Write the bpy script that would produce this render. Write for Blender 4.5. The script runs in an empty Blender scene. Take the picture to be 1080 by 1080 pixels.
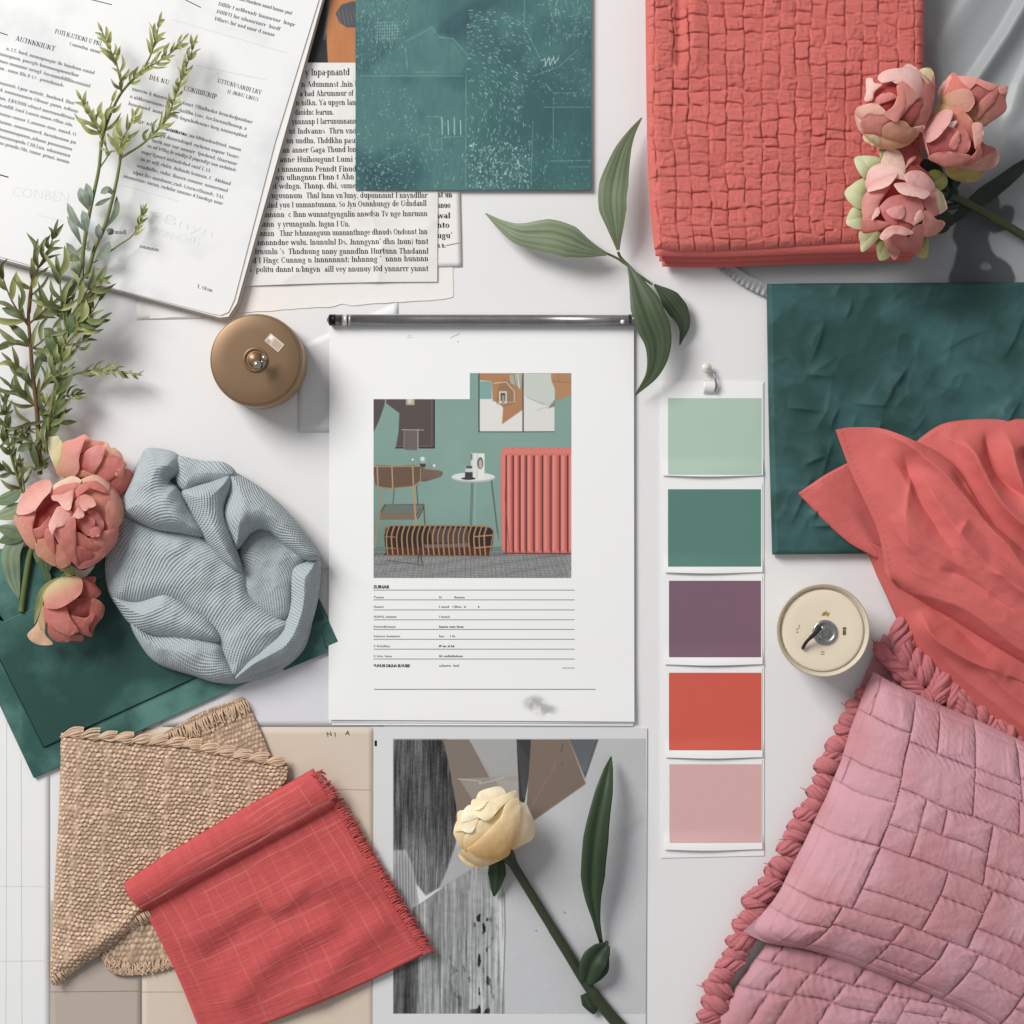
import bpy, math, random
import numpy as np
from mathutils import Vector, Matrix

# ------------------------------------------------------------------ basics
SC = bpy.context.scene
COL = SC.collection
S = 0.001                      # one photo pixel on the table top is one millimetre
CAM_H = 2000.0                 # camera height above the table (mm)
PI = math.pi

def lin1(c):
    c = np.asarray(c, float)
    return np.where(c <= 0.04045, c / 12.92, ((c + 0.055) / 1.055) ** 2.4)

def H(h):
    h = h.lstrip('#')
    return tuple(float(v) for v in lin1([int(h[i:i + 2], 16) / 255 for i in (0, 2, 4)]))

def srgb(h):
    h = h.lstrip('#')
    return np.array([int(h[i:i + 2], 16) / 255 for i in (0, 2, 4)])

def W(px, py, z, href=None):
    """table position (mm from the top-left of the board) -> world metres; href: height at which the outline was measured (default: the point's own height)"""
    px = np.asarray(px, float); py = np.asarray(py, float); z = np.asarray(z, float)
    f = 1.0 - (z if href is None else href) / CAM_H
    return np.stack(np.broadcast_arrays((px - 540) * f * S, (540 - py) * f * S, z * S), -1)

# ------------------------------------------------------------------ noise
def _hash(ix, iy, seed):
    h = (ix.astype(np.int64) * 374761393 + iy.astype(np.int64) * 668265263 + seed * 1442695041) & 0xFFFFFFFF
    h = ((h ^ (h >> 13)) * 1274126177) & 0xFFFFFFFF
    h = (h ^ (h >> 16)) & 0xFFFFFFFF
    h = (h * 2246822519) & 0xFFFFFFFF
    h = h ^ (h >> 15)
    return (h & 0xFFFFFF) / float(0xFFFFFF)

def vnoise(x, y, seed=0):
    x, y = np.broadcast_arrays(np.asarray(x, float), np.asarray(y, float))
    ix = np.floor(x); iy = np.floor(y)
    fx = x - ix; fy = y - iy
    fx = fx * fx * fx * (fx * (fx * 6 - 15) + 10); fy = fy * fy * fy * (fy * (fy * 6 - 15) + 10)
    ix = ix.astype(np.int64); iy = iy.astype(np.int64)
    a = _hash(ix, iy, seed); b = _hash(ix + 1, iy, seed)
    c = _hash(ix, iy + 1, seed); d = _hash(ix + 1, iy + 1, seed)
    return (a * (1 - fx) + b * fx) * (1 - fy) + (c * (1 - fx) + d * fx) * fy

def fbm(x, y, octv=4, seed=0, gain=0.5):
    t = 0; a = 1; n = 0
    x = np.asarray(x, float); y = np.asarray(y, float)
    for k in range(octv):
        t = t + a * vnoise(x, y, seed + k * 17); n += a
        x = x * 2.03 + 13.7; y = y * 2.03 + 7.1; a *= gain
    return t / n

def ridged(x, y, octv=4, seed=0):
    t = 0; a = 1; n = 0
    for k in range(octv):
        t = t + a * (1 - np.abs(2 * vnoise(x, y, seed + k * 31) - 1)) ** 2; n += a
        x = x * 2.1 + 5.3; y = y * 2.1 + 9.2; a *= 0.5
    return t / n

def sstep(a, b, x):
    t = np.clip((np.asarray(x, float) - a) / (b - a), 0, 1)
    return t * t * (3 - 2 * t)

# ------------------------------------------------------------------ curves
def spline(pts, n, closed=False):
    """Catmull-Rom through pts, n samples by arc length (any dimension)"""
    p = np.asarray(pts, float)
    if len(p) == 2 and not closed:
        t = np.linspace(0, 1, n)[:, None]
        return p[0] * (1 - t) + p[1] * t
    if closed:
        q = np.vstack([p[-1], p, p[0], p[1]])
    else:
        q = np.vstack([2 * p[0] - p[1], p, 2 * p[-1] - p[-2]])
    out = []
    for i in range(len(q) - 3):
        t = np.linspace(0, 1, 24, endpoint=False)[:, None]
        a, b, c, d = q[i], q[i + 1], q[i + 2], q[i + 3]
        out.append(0.5 * (2 * b + (c - a) * t + (2 * a - 5 * b + 4 * c - d) * t ** 2 + (3 * b - a - 3 * c + d) * t ** 3))
    out.append((p[0] if closed else p[-1])[None])
    c = np.vstack(out)
    L = np.r_[0, np.cumsum(np.linalg.norm(np.diff(c, axis=0), axis=1))]
    s = np.linspace(0, L[-1], n)
    return np.stack([np.interp(s, L, c[:, k]) for k in range(c.shape[1])], 1)

def poly_line(pts, n):
    c = np.asarray(pts, float)
    L = np.r_[0, np.cumsum(np.linalg.norm(np.diff(c, axis=0), axis=1))]
    s = np.linspace(0, L[-1], n)
    return np.stack([np.interp(s, L, c[:, k]) for k in range(c.shape[1])], 1)

def coons(top, bot, left, right, n, m):
    """top TL->TR, bot BL->BR, left TL->BL, right TR->BR; n rows, m columns"""
    T = spline(top, m); B = spline(bot, m); L = spline(left, n); R = spline(right, n)
    s = np.linspace(0, 1, m)[None, :, None]; t = np.linspace(0, 1, n)[:, None, None]
    P = (1 - t) * T[None] + t * B[None] + (1 - s) * L[:, None] + s * R[:, None]
    P = P - ((1 - s) * (1 - t) * T[0] + s * (1 - t) * T[-1] + (1 - s) * t * B[0] + s * t * B[-1])
    Sg, Tg = np.meshgrid(np.linspace(0, 1, m), np.linspace(0, 1, n))
    return P[..., 0], P[..., 1], Sg, Tg

def seg_dist(X, Y, pts):
    """distance to a polyline, arc position, side; pts (k,2+) extra columns are interpolated"""
    best = np.full(X.shape, 1e9); arc = np.zeros(X.shape); side = np.zeros(X.shape)
    pts = np.asarray(pts, float)
    ex = np.zeros(X.shape + (pts.shape[1] - 2,))
    acc = 0.0
    for a, b in zip(pts[:-1], pts[1:]):
        dx, dy = b[0] - a[0], b[1] - a[1]
        l2 = dx * dx + dy * dy; l = math.sqrt(l2)
        t = np.clip(((X - a[0]) * dx + (Y - a[1]) * dy) / l2, 0, 1)
        ddx = X - (a[0] + t * dx); ddy = Y - (a[1] + t * dy)
        d = np.hypot(ddx, ddy)
        m = d < best
        best = np.where(m, d, best); arc = np.where(m, acc + t * l, arc)
        side = np.where(m, np.sign(dx * ddy - dy * ddx) * d, side)
        if ex.shape[-1]:
            v = a[2:] + (b[2:] - a[2:]) * t[..., None]
            ex = np.where(m[..., None], v, ex)
        acc += l
    return best, arc, side, ex

# ------------------------------------------------------------------ materials
def attr_node(nt, name):
    a = nt.nodes.new('ShaderNodeAttribute'); a.attribute_name = name
    return a

def M(name, col='#ffffff', rough=0.6, vcol=False, spec=0.35, var=None, bump=None, weave=None, metal=0.0,
      sheen=0.0, transl=0.0, coat=0.0, stain=None, aniso_noise=None):
    """procedural material. var=(scale, amount); bump=[(scale, mm)...]; weave=(pitch_u, pitch_v, mm, kind) on attribute 'wv' in mm"""
    m = bpy.data.materials.new(name); m.use_nodes = True
    nt = m.node_tree; N = nt.nodes; Lk = nt.links
    bs = N['Principled BSDF']; out = N['Material Output']
    bs.inputs['Roughness'].default_value = rough
    bs.inputs['Metallic'].default_value = metal
    bs.inputs['Specular IOR Level'].default_value = spec
    if sheen:
        bs.inputs['Sheen Weight'].default_value = sheen; bs.inputs['Sheen Roughness'].default_value = 0.5; SH = bs.inputs['Sheen Tint']
    if coat:
        bs.inputs['Coat Weight'].default_value = coat; bs.inputs['Coat Roughness'].default_value = 0.12
    tc = N.new('ShaderNodeTexCoord')
    def noise(scale, det=4, r=0.55):
        n = N.new('ShaderNodeTexNoise'); n.inputs['Scale'].default_value = scale
        n.inputs['Detail'].default_value = det; n.inputs['Roughness'].default_value = r
        Lk.new(tc.outputs['Object'], n.inputs['Vector']); return n
    def math_(op, a, b=None, c=None):
        n = N.new('ShaderNodeMath'); n.operation = op
        for i, v in enumerate((a, b, c)):
            if v is None: continue
            if isinstance(v, (int, float)): n.inputs[i].default_value = v
            else: Lk.new(v, n.inputs[i])
        return n.outputs[0]
    if vcol:
        src = attr_node(nt, 'Col').outputs['Color']
    else:
        r = N.new('ShaderNodeRGB'); r.outputs[0].default_value = (*H(col), 1); src = r.outputs[0]
    if var:
        for sc_, am in (var if isinstance(var, list) else [var]):
            n = noise(sc_)
            f = math_('MULTIPLY_ADD', n.outputs['Fac'], 2 * am, 1 - am)
            vm = N.new('ShaderNodeVectorMath'); vm.operation = 'SCALE'
            Lk.new(src, vm.inputs[0]); Lk.new(f, vm.inputs['Scale']); src = vm.outputs[0]
    if stain:
        scol, sc_, lo, hi, am = stain
        n = noise(sc_, 5)
        mr = N.new('ShaderNodeMapRange'); mr.interpolation_type = 'SMOOTHSTEP'
        mr.inputs[1].default_value = lo; mr.inputs[2].default_value = hi; mr.inputs[4].default_value = am
        Lk.new(n.outputs['Fac'], mr.inputs[0])
        mx = N.new('ShaderNodeMix'); mx.data_type = 'RGBA'
        Lk.new(mr.outputs[0], mx.inputs['Factor']); Lk.new(src, mx.inputs['A']); mx.inputs['B'].default_value = (*H(scol), 1)
        src = mx.outputs['Result']
    Lk.new(src, bs.inputs['Base Color'])
    if sheen: Lk.new(src, SH)
    hgt = None
    def add(h):
        nonlocal hgt
        hgt = h if hgt is None else math_('ADD', hgt, h)
    for sc_, mm in (bump or []):
        add(math_('MULTIPLY', noise(sc_, 5).outputs['Fac'], mm * S))
    if weave:
        pu, pv, mm, kind = weave
        a = attr_node(nt, 'wv'); sp = N.new('ShaderNodeSeparateXYZ'); Lk.new(a.outputs['Vector'], sp.inputs[0])
        nz = noise(160, 2)
        wob = math_('MULTIPLY_ADD', nz.outputs['Fac'], 2.2, -1.1)
        u = math_('ADD', math_('MULTIPLY', sp.outputs[0], 2 * PI / pu), wob)
        v = math_('ADD', math_('MULTIPLY', sp.outputs[1], 2 * PI / pv), wob)
        if kind == 'plain':
            h = math_('MULTIPLY', math_('SINE', u), math_('SINE', v))
        else:                                   # ribbed knit
            h = math_('ADD', math_('SINE', u), math_('MULTIPLY', math_('SINE', math_('ADD', v, math_('MULTIPLY', u, 0.5))), 0.35))
        add(math_('MULTIPLY', h, mm * S * 0.5))
    if hgt is not None:
        b = N.new('ShaderNodeBump'); b.inputs['Strength'].default_value = 1.0; b.inputs['Distance'].default_value = 1.0
        Lk.new(hgt, b.inputs['Height']); Lk.new(b.outputs[0], bs.inputs['Normal'])
    if transl:
        t = N.new('ShaderNodeBsdfTranslucent'); Lk.new(src, t.inputs['Color'])
        mx = N.new('ShaderNodeMixShader'); mx.inputs[0].default_value = transl
        Lk.new(bs.outputs[0], mx.inputs[1]); Lk.new(t.outputs[0], mx.inputs[2]); Lk.new(mx.outputs[0], out.inputs['Surface'])
    return m

# ------------------------------------------------------------------ objects
WLOC = {}
def tag(o, label=None, cat=None, group=None, kind=None):
    if label: o['label'] = label
    if cat: o['category'] = cat
    if group: o['group'] = group
    if kind: o['kind'] = kind
    return o

def thing(name, label, cat, px, py, z=0.0, group=None):
    o = bpy.data.objects.new(name, None); COL.objects.link(o)
    o.empty_display_size = 0.02
    p = W(px, py, z)
    o.location = p; WLOC[o.name] = np.array(p)
    return tag(o, label, cat, group)

def obj(name, V, F, mat, parent=None, smooth=True, cols=None, wv=None, solid=0.0, mats=None, fmat=None, origin=None, bevel=0.0):
    V = np.asarray(V, float).reshape(-1, 3)
    if parent is not None:
        o0 = WLOC[parent.name]
    else:
        o0 = np.array([V[:, 0].mean(), V[:, 1].mean(), V[:, 2].min()]) if origin is None else np.asarray(origin, float)
    V = V - o0
    me = bpy.data.meshes.new(name)
    if isinstance(F, np.ndarray):
        k = F.shape[1]
        me.vertices.add(len(V)); me.vertices.foreach_set('co', V.astype(np.float32).ravel())
        me.loops.add(F.size); me.loops.foreach_set('vertex_index', F.astype(np.int32).ravel())
        me.polygons.add(len(F)); me.polygons.foreach_set('loop_start', (np.arange(len(F)) * k).astype(np.int32))
        me.update(calc_edges=True)
    else:
        me.from_pydata(V.tolist(), [], F); me.update()
    me.polygons.foreach_set('use_smooth', np.full(len(me.polygons), smooth))
    if cols is not None:
        c = np.asarray(cols, float).reshape(-1, 3)
        a = me.attributes.new('Col', 'FLOAT_COLOR', 'POINT')
        a.data.foreach_set('color', np.c_[np.clip(c, 0, 1), np.ones(len(c))].astype(np.float32).ravel())
    if wv is not None:
        w = np.asarray(wv, float).reshape(-1, 2)
        a = me.attributes.new('wv', 'FLOAT_VECTOR', 'POINT')
        a.data.foreach_set('vector', np.c_[w, np.zeros(len(w))].astype(np.float32).ravel())
    for m_ in (mats or [mat]):
        me.materials.append(m_)
    if fmat is not None:
        me.polygons.foreach_set('material_index', np.asarray(fmat, np.int32))
    o = bpy.data.objects.new(name, me); COL.objects.link(o)
    if parent is not None:
        o.parent = parent; WLOC[o.name] = o0
    else:
        o.location = o0; WLOC[o.name] = o0
    if solid:
        md = o.modifiers.new('thickness', 'SOLIDIFY'); md.thickness = solid * S; md.offset = -1
    if bevel:
        md = o.modifiers.new('bevel', 'BEVEL'); md.width = bevel * S; md.segments = 2; md.limit_method = 'ANGLE'
    return o

def gfaces(n, m, wrap=False):
    i, j = np.meshgrid(np.arange(n - 1), np.arange(m if wrap else m - 1), indexing='ij')
    j2 = (j + 1) % m
    return np.stack([i * m + j, (i + 1) * m + j, (i + 1) * m + j2, i * m + j2], -1).reshape(-1, 4)

def sheet(name, X, Y, Z, mat, parent=None, href=0.0, cols=None, wv=None, solid=0.0, smooth=True):
    n, m = X.shape
    return obj(name, W(X, Y, Z, href), gfaces(n, m), mat, parent, smooth, cols, wv, solid)

def quad(tl, tr, br, bl, n, m):
    return coons([tl, tr], [bl, br], [tl, bl], [tr, br], n, m)

def slab(name, pts, z0, z1, mat, parent=None, bevel=0.0, href=None, smooth=False):
    """prism over an outline (clockwise as seen in the photo or not - fixed here)"""
    p = np.asarray(pts, float)
    area = 0.5 * np.sum(p[:, 0] * np.roll(p[:, 1], -1) - np.roll(p[:, 0], -1) * p[:, 1])
    if area > 0: p = p[::-1]
    n = len(p); hr = z1 if href is None else href
    V = np.vstack([W(p[:, 0], p[:, 1], z1, hr), W(p[:, 0], p[:, 1], z0, hr)])
    F = [list(range(n)), list(range(2 * n - 1, n - 1, -1))]
    for i in range(n):
        j = (i + 1) % n
        F.append([i, i + n, j + n, j])
    return obj(name, V, F, mat, parent, smooth, bevel=bevel)

def tube(pts, rad, k=8, cap=True):
    """pts (n,3) in photo mm (px,py,z) -> verts, quad faces"""
    p = W(*np.asarray(pts, float).T)
    n = len(p); r = np.broadcast_to(np.asarray(rad, float), (n,)) * S
    t = np.gradient(p, axis=0); t /= np.linalg.norm(t, axis=1)[:, None] + 1e-12
    up = np.array([0, 0, 1.0]); a = np.cross(t, up)
    bad = np.linalg.norm(a, axis=1) < 1e-3
    a[bad] = [1, 0, 0]; a /= np.linalg.norm(a, axis=1)[:, None]
    b = np.cross(a, t)
    th = np.linspace(0, 2 * PI, k, endpoint=False)
    V = p[:, None] + r[:, None, None] * (np.cos(th)[None, :, None] * a[:, None] + np.sin(th)[None, :, None] * b[:, None])
    V = V.reshape(-1, 3); F = gfaces(n, k, True)[:, ::-1]
    if cap:
        V = np.vstack([V, p[0] - t[0] * r[0] * .5, p[-1] + t[-1] * r[-1] * .5])
        c0, c1 = len(V) - 2, len(V) - 1
        j = np.arange(k); j2 = (j + 1) % k
        F = np.vstack([F, np.stack([np.full(k, c0), j, j2, j2], 1), np.stack([np.full(k, c1), (n - 1) * k + j2, (n - 1) * k + j, (n - 1) * k + j], 1)])
    return V, F

def fixtri(F):
    """quads whose last two corners coincide become triangles"""
    return [list(dict.fromkeys(map(int, f))) for f in F]

class Bag:
    def __init__(s): s.V = []; s.F = []; s.n = 0; s.C = []; s.U = []
    def add(s, V, F, c=None, u=None):
        V = np.asarray(V).reshape(-1, 3); s.V.append(V)
        if isinstance(F, np.ndarray): s.F += fixtri(F + s.n)
        else: s.F += [[i + s.n for i in f] for f in F]
        s.n += len(V)
        if c is not None:
            c = np.asarray(c, float); s.C.append(np.broadcast_to(c, (len(V), 3)) if c.ndim == 1 else c.reshape(-1, 3))
        if u is not None: s.U.append(np.asarray(u).reshape(-1, 2))
        return s
    def build(s, name, mat, parent=None, smooth=True, solid=0.0):
        return obj(name, np.vstack(s.V), s.F, mat, parent, smooth, np.vstack(s.C) if s.C else None, np.vstack(s.U) if s.U else None, solid)

def lathe(cx, cy, prof, k=96, href=0.0):
    c = W(cx, cy, 0, href)
    pr = np.asarray(prof, float)
    th = np.linspace(0, 2 * PI, k, endpoint=False)
    r = pr[:, 0][:, None] * S; V = np.stack([c[0] + r * np.cos(th), c[1] + r * np.sin(th), np.broadcast_to(pr[:, 1][:, None] * S, (len(pr), k))], -1)
    return V.reshape(-1, 3), gfaces(len(pr), k, True)[:, ::-1]

# ------------------------------------------------------------------ painted canvases (flat prints)
class Canvas:
    def __init__(s, x0, y0, x1, y1, res, col):
        s.x0, s.y0, s.x1, s.y1, s.res = x0, y0, x1, y1, res
        s.w = int(round((x1 - x0) * res)) + 1; s.h = int(round((y1 - y0) * res)) + 1
        s.X, s.Y = np.meshgrid(np.linspace(x0, x1, s.w), np.linspace(y0, y1, s.h))
        s.img = np.empty((s.h, s.w, 3)); s.img[:] = srgb(col)
    def _box(s, xa, ya, xb, yb, pad=2):
        i0 = max(0, int((ya - pad - s.y0) * s.res)); i1 = min(s.h, int((yb + pad - s.y0) * s.res) + 2)
        j0 = max(0, int((xa - pad - s.x0) * s.res)); j1 = min(s.w, int((xb + pad - s.x0) * s.res) + 2)
        return (slice(i0, max(i0, i1)), slice(j0, max(j0, j1)))
    def blend(s, sl, a, col):
        c = srgb(col) if isinstance(col, str) else np.asarray(col)
        s.img[sl] = s.img[sl] * (1 - a[..., None]) + c * a[..., None]
    def poly(s, pts, col, alpha=1.0, soft=None, mul=None):
        p = np.asarray(pts, float); soft = soft or 0.7 / s.res
        sl = s._box(p[:, 0].min(), p[:, 1].min(), p[:, 0].max(), p[:, 1].max(), 2 + soft)
        X, Y = s.X[sl], s.Y[sl]
        if X.size == 0: return
        ins = np.zeros(X.shape, bool)
        for a, b in zip(p, np.roll(p, -1, 0)):
            c = ((a[1] > Y) != (b[1] > Y)) & (X < (b[0] - a[0]) * (Y - a[1]) / (b[1] - a[1] + 1e-12) + a[0])
            ins ^= c
        d = seg_dist(X, Y, np.vstack([p, p[:1]]))[0]
        sd = np.where(ins, d, -d)
        a = np.clip(sd / soft * .5 + .5, 0, 1) * alpha
        if mul is not None: a = a * mul(X, Y)
        s.blend(sl, a, col)
    def line(s, pts, col, w=1.0, alpha=1.0, mul=None):
        p = np.asarray(pts, float)
        sl = s._box(p[:, 0].min() - w, p[:, 1].min() - w, p[:, 0].max() + w, p[:, 1].max() + w)
        X, Y = s.X[sl], s.Y[sl]
        if X.size == 0: return
        d = seg_dist(X, Y, p)[0]
        a = np.clip((w / 2 - d) * s.res + .5, 0, 1) * alpha
        if mul is not None: a = a * mul(X, Y)
        s.blend(sl, a, col)
    def ell(s, cx, cy, rx, ry, col, alpha=1.0, soft=None):
        sl = s._box(cx - rx, cy - ry, cx + rx, cy + ry)
        d = (1 - np.hypot((s.X[sl] - cx) / rx, (s.Y[sl] - cy) / ry)) * min(rx, ry)
        s.blend(sl, np.clip(d / (soft or .7 / s.res) + .5, 0, 1) * alpha, col)
    def rect(s, xa, ya, xb, yb, col, alpha=1.0): s.poly([(xa, ya), (xb, ya), (xb, yb), (xa, yb)], col, alpha)
    def sheet(s, name, z, mat, parent, zf=None, href=None, mask=None):
        Z = np.full(s.X.shape, float(z)) if zf is None else z + zf(s.X, s.Y)
        F = gfaces(s.h, s.w)
        if mask is not None:
            mk = mask(s.X, s.Y).ravel(); F = F[mk[F].all(1)]
        return obj(name, W(s.X, s.Y, Z, z if href is None else href), F, mat, parent, True, lin1(s.img))

# ------------------------------------------------------------------ lettering
def text_mesh(items, z, href):
    """items: (string, px, py_baseline, size_px, angle_deg, width_px or None, bold)"""
    bag = Bag()
    cu = bpy.data.curves.new('lettering', 'FONT'); cu.resolution_u = 2
    ob = bpy.data.objects.new('lettering', cu)
    for it in items:
        s_, px, py, size, ang, wid, bold = (list(it) + [0, None, 0.0])[:7] if len(it) < 7 else it
        cu.body = s_; cu.size = size; cu.offset = bold
        me = bpy.data.meshes.new_from_object(ob)
        nv = len(me.vertices)
        if nv:
            co = np.empty(nv * 3, np.float32); me.vertices.foreach_get('co', co); co = co.reshape(-1, 3).astype(float)
            if wid: co[:, 0] *= wid / max(1e-6, co[:, 0].max())
            a = math.radians(ang); ca, sa = math.cos(a), math.sin(a)
            X = px + co[:, 0] * ca + co[:, 1] * sa; Y = py + co[:, 0] * sa - co[:, 1] * ca
            bag.add(W(X, Y, np.full(nv, z), href), [list(p.vertices) for p in me.polygons])
        bpy.data.meshes.remove(me)
    bpy.data.objects.remove(ob); bpy.data.curves.remove(cu)
    return bag

def strokes(items, z, href):
    """thin printed rules: (pts, width)"""
    bag = Bag()
    for pts, w in items:
        p = np.asarray(pts, float); t = np.gradient(p, axis=0); t /= np.linalg.norm(t, axis=1)[:, None]
        n = np.stack([-t[:, 1], t[:, 0]], 1) * w / 2
        a = p + n; b = p - n
        zf = (lambda q_: z(q_[:, 0], q_[:, 1])) if callable(z) else (lambda q_: z)
        V = np.vstack([W(a[:, 0], a[:, 1], zf(a), href), W(b[:, 0], b[:, 1], zf(b), href)]); k = len(p)
        bag.add(V, [[i, i + 1, k + i + 1, k + i] for i in range(k - 1)])
    return bag

def words(rng, width_chars):
    syl = ['un', 'in', 'an', 'or', 'al', 'tu', 'ni', 'mo', 'ri', 'en', 'du', 'lo', 'ti', 'ser', 'con', 'per', 'ad', 'vi', 'er', 'nt', 'gu', 'ha', 'it', 'of', 'ut']
    out = ''
    while len(out) < width_chars:
        out += ''.join(rng.choice(syl) for _ in range(rng.choice([1, 2, 2, 3, 3, 4]))) + ' '
    return out[:width_chars].strip()

# ------------------------------------------------------------------ leaves / petals
def blade(mid, width, nl=22, nw=7, fold=0.25, curl=0.0, twist=0.0, shape=None, c0='#5f7048', c1='#8b9a6c', veins=0, seed=0):
    """leaf blade along a midrib (px,py,z); returns V,F,C"""
    p = spline(mid, nl); v = np.linspace(0, 1, nl)
    t = np.gradient(p[:, :2], axis=0); t /= np.linalg.norm(t, axis=1)[:, None] + 1e-9
    nrm = np.stack([-t[:, 1], t[:, 0]], 1)
    if shape is None: w = width * (np.sin(PI * np.clip(v, 0, 1) ** 0.8)) ** 0.75
    else: w = width * np.interp(v, *zip(*shape))
    w = np.maximum(w, 0.25)
    u = np.linspace(-1, 1, nw)
    tw = twist * (v - .3)
    X = p[:, 0][:, None] + nrm[:, 0][:, None] * w[:, None] * u[None] * np.cos(tw)[:, None]
    Y = p[:, 1][:, None] + nrm[:, 1][:, None] * w[:, None] * u[None] * np.cos(tw)[:, None]
    Z = p[:, 2][:, None] + w[:, None] * (fold * np.abs(u)[None] - curl * (u ** 2)[None]) + w[:, None] * u[None] * np.sin(tw)[:, None]
    a, b = lin1(srgb(c0)), lin1(srgb(c1))
    k = np.broadcast_to((0.35 + 0.35 * vnoise(v * 5, v * 0, seed)[:, None] + 0.25 * np.abs(u)[None]), X.shape).copy()
    if veins: k += 0.28 * np.sin(u * veins * PI + 1.2 * v[:, None])
    k += 0.35 * np.exp(-(u / 0.12) ** 2)[None] * (nw > 5)
    k = np.clip(k, 0, 1)
    C = a + (b - a) * k[..., None]
    return W(X, Y, Z), gfaces(nl, nw), C

def frame(axis):
    a = np.asarray(axis, float); a /= np.linalg.norm(a)
    h = np.array([0, 0, 1.0]) if abs(a[2]) < .9 else np.array([1.0, 0, 0])
    e1 = np.cross(h, a); e1 /= np.linalg.norm(e1); e2 = np.cross(a, e1)
    return e1, e2, a

def petal(ctr, fr, ang, wid, R, ph0, ph1, flare, seed, ctip, cbase, cmid, n=16, hs=1.0, notch=0.0, edge=None):
    e1, e2, ax = fr
    v = np.linspace(0.02, 1, n)[:, None]; u = np.linspace(-1, 1, n)[None]
    wob = vnoise(u * 1.7 + seed * 3.1, np.zeros_like(u) + seed, seed) - .5
    ph = ph0 + (ph1 - ph0) * v * (1 - 0.20 * u ** 2 + 0.16 * wob - notch * np.exp(-(u / .22) ** 2) * v ** 4)
    w = wid * np.minimum(1, 1.15 * v ** .55)
    th = ang + u * w + 0.12 * (vnoise(v * 2 + seed, u * 0, seed + 5) - .5)
    r = R * (1 + flare * v ** 3 + 0.05 * u ** 2 + 0.07 * (vnoise(u * 1.6 + 4, v * 1.6 + seed, seed + 9) - .5) - 0.05 * v ** 6)
    r = r + R * 0.10 * flare * 4 * np.clip(np.abs(u) - .55, 0, 1) * v ** 2
    dirv = np.cos(th)[..., None] * e1 + np.sin(th)[..., None] * e2
    P = np.asarray(ctr) + (r * np.sin(ph))[..., None] * dirv * S - (r * np.cos(ph) * hs)[..., None] * ax * S
    ct, cb, cm = (lin1(srgb(c)) for c in (ctip, cbase, cmid))
    k = sstep(0.05, 0.5, v + 0.1 * wob); k2 = sstep(0.45, 1.0, v + .25 * (np.abs(u) - .4) + 0.2 * wob)
    C = cb + (cm - cb) * k[..., None]; C = C + (ct - C) * k2[..., None]
    C = np.broadcast_to(C, P.shape)
    C = C * (0.94 + .12 * vnoise(u * 14, v * 1.5 + seed, seed))[..., None]
    return P.reshape(-1, 3), gfaces(n, n), C.reshape(-1, 3)

# ------------------------------------------------------------------ patches over a traced outline
def patch_grid(out, nr=14, nt=72, ctr=None, power=.8):
    B = spline(out, nt + 1, True)[:-1]
    a = B; b = np.roll(B, -1, 0); cr = a[:, 0] * b[:, 1] - b[:, 0] * a[:, 1]; A = cr.sum() / 2
    if A < 0: B = B[::-1]; a = B; b = np.roll(B, -1, 0); cr = a[:, 0] * b[:, 1] - b[:, 0] * a[:, 1]; A = cr.sum() / 2
    c = np.array([((a[:, 0] + b[:, 0]) * cr).sum(), ((a[:, 1] + b[:, 1]) * cr).sum()]) / (6 * A) if ctr is None else np.asarray(ctr, float)
    rho = (np.linspace(0, 1, nr) ** power)[:, None]
    X = c[0] + rho * (B[None, :, 0] - c[0]); Y = c[1] + rho * (B[None, :, 1] - c[1])
    return X, Y, np.broadcast_to(rho, X.shape), B

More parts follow.
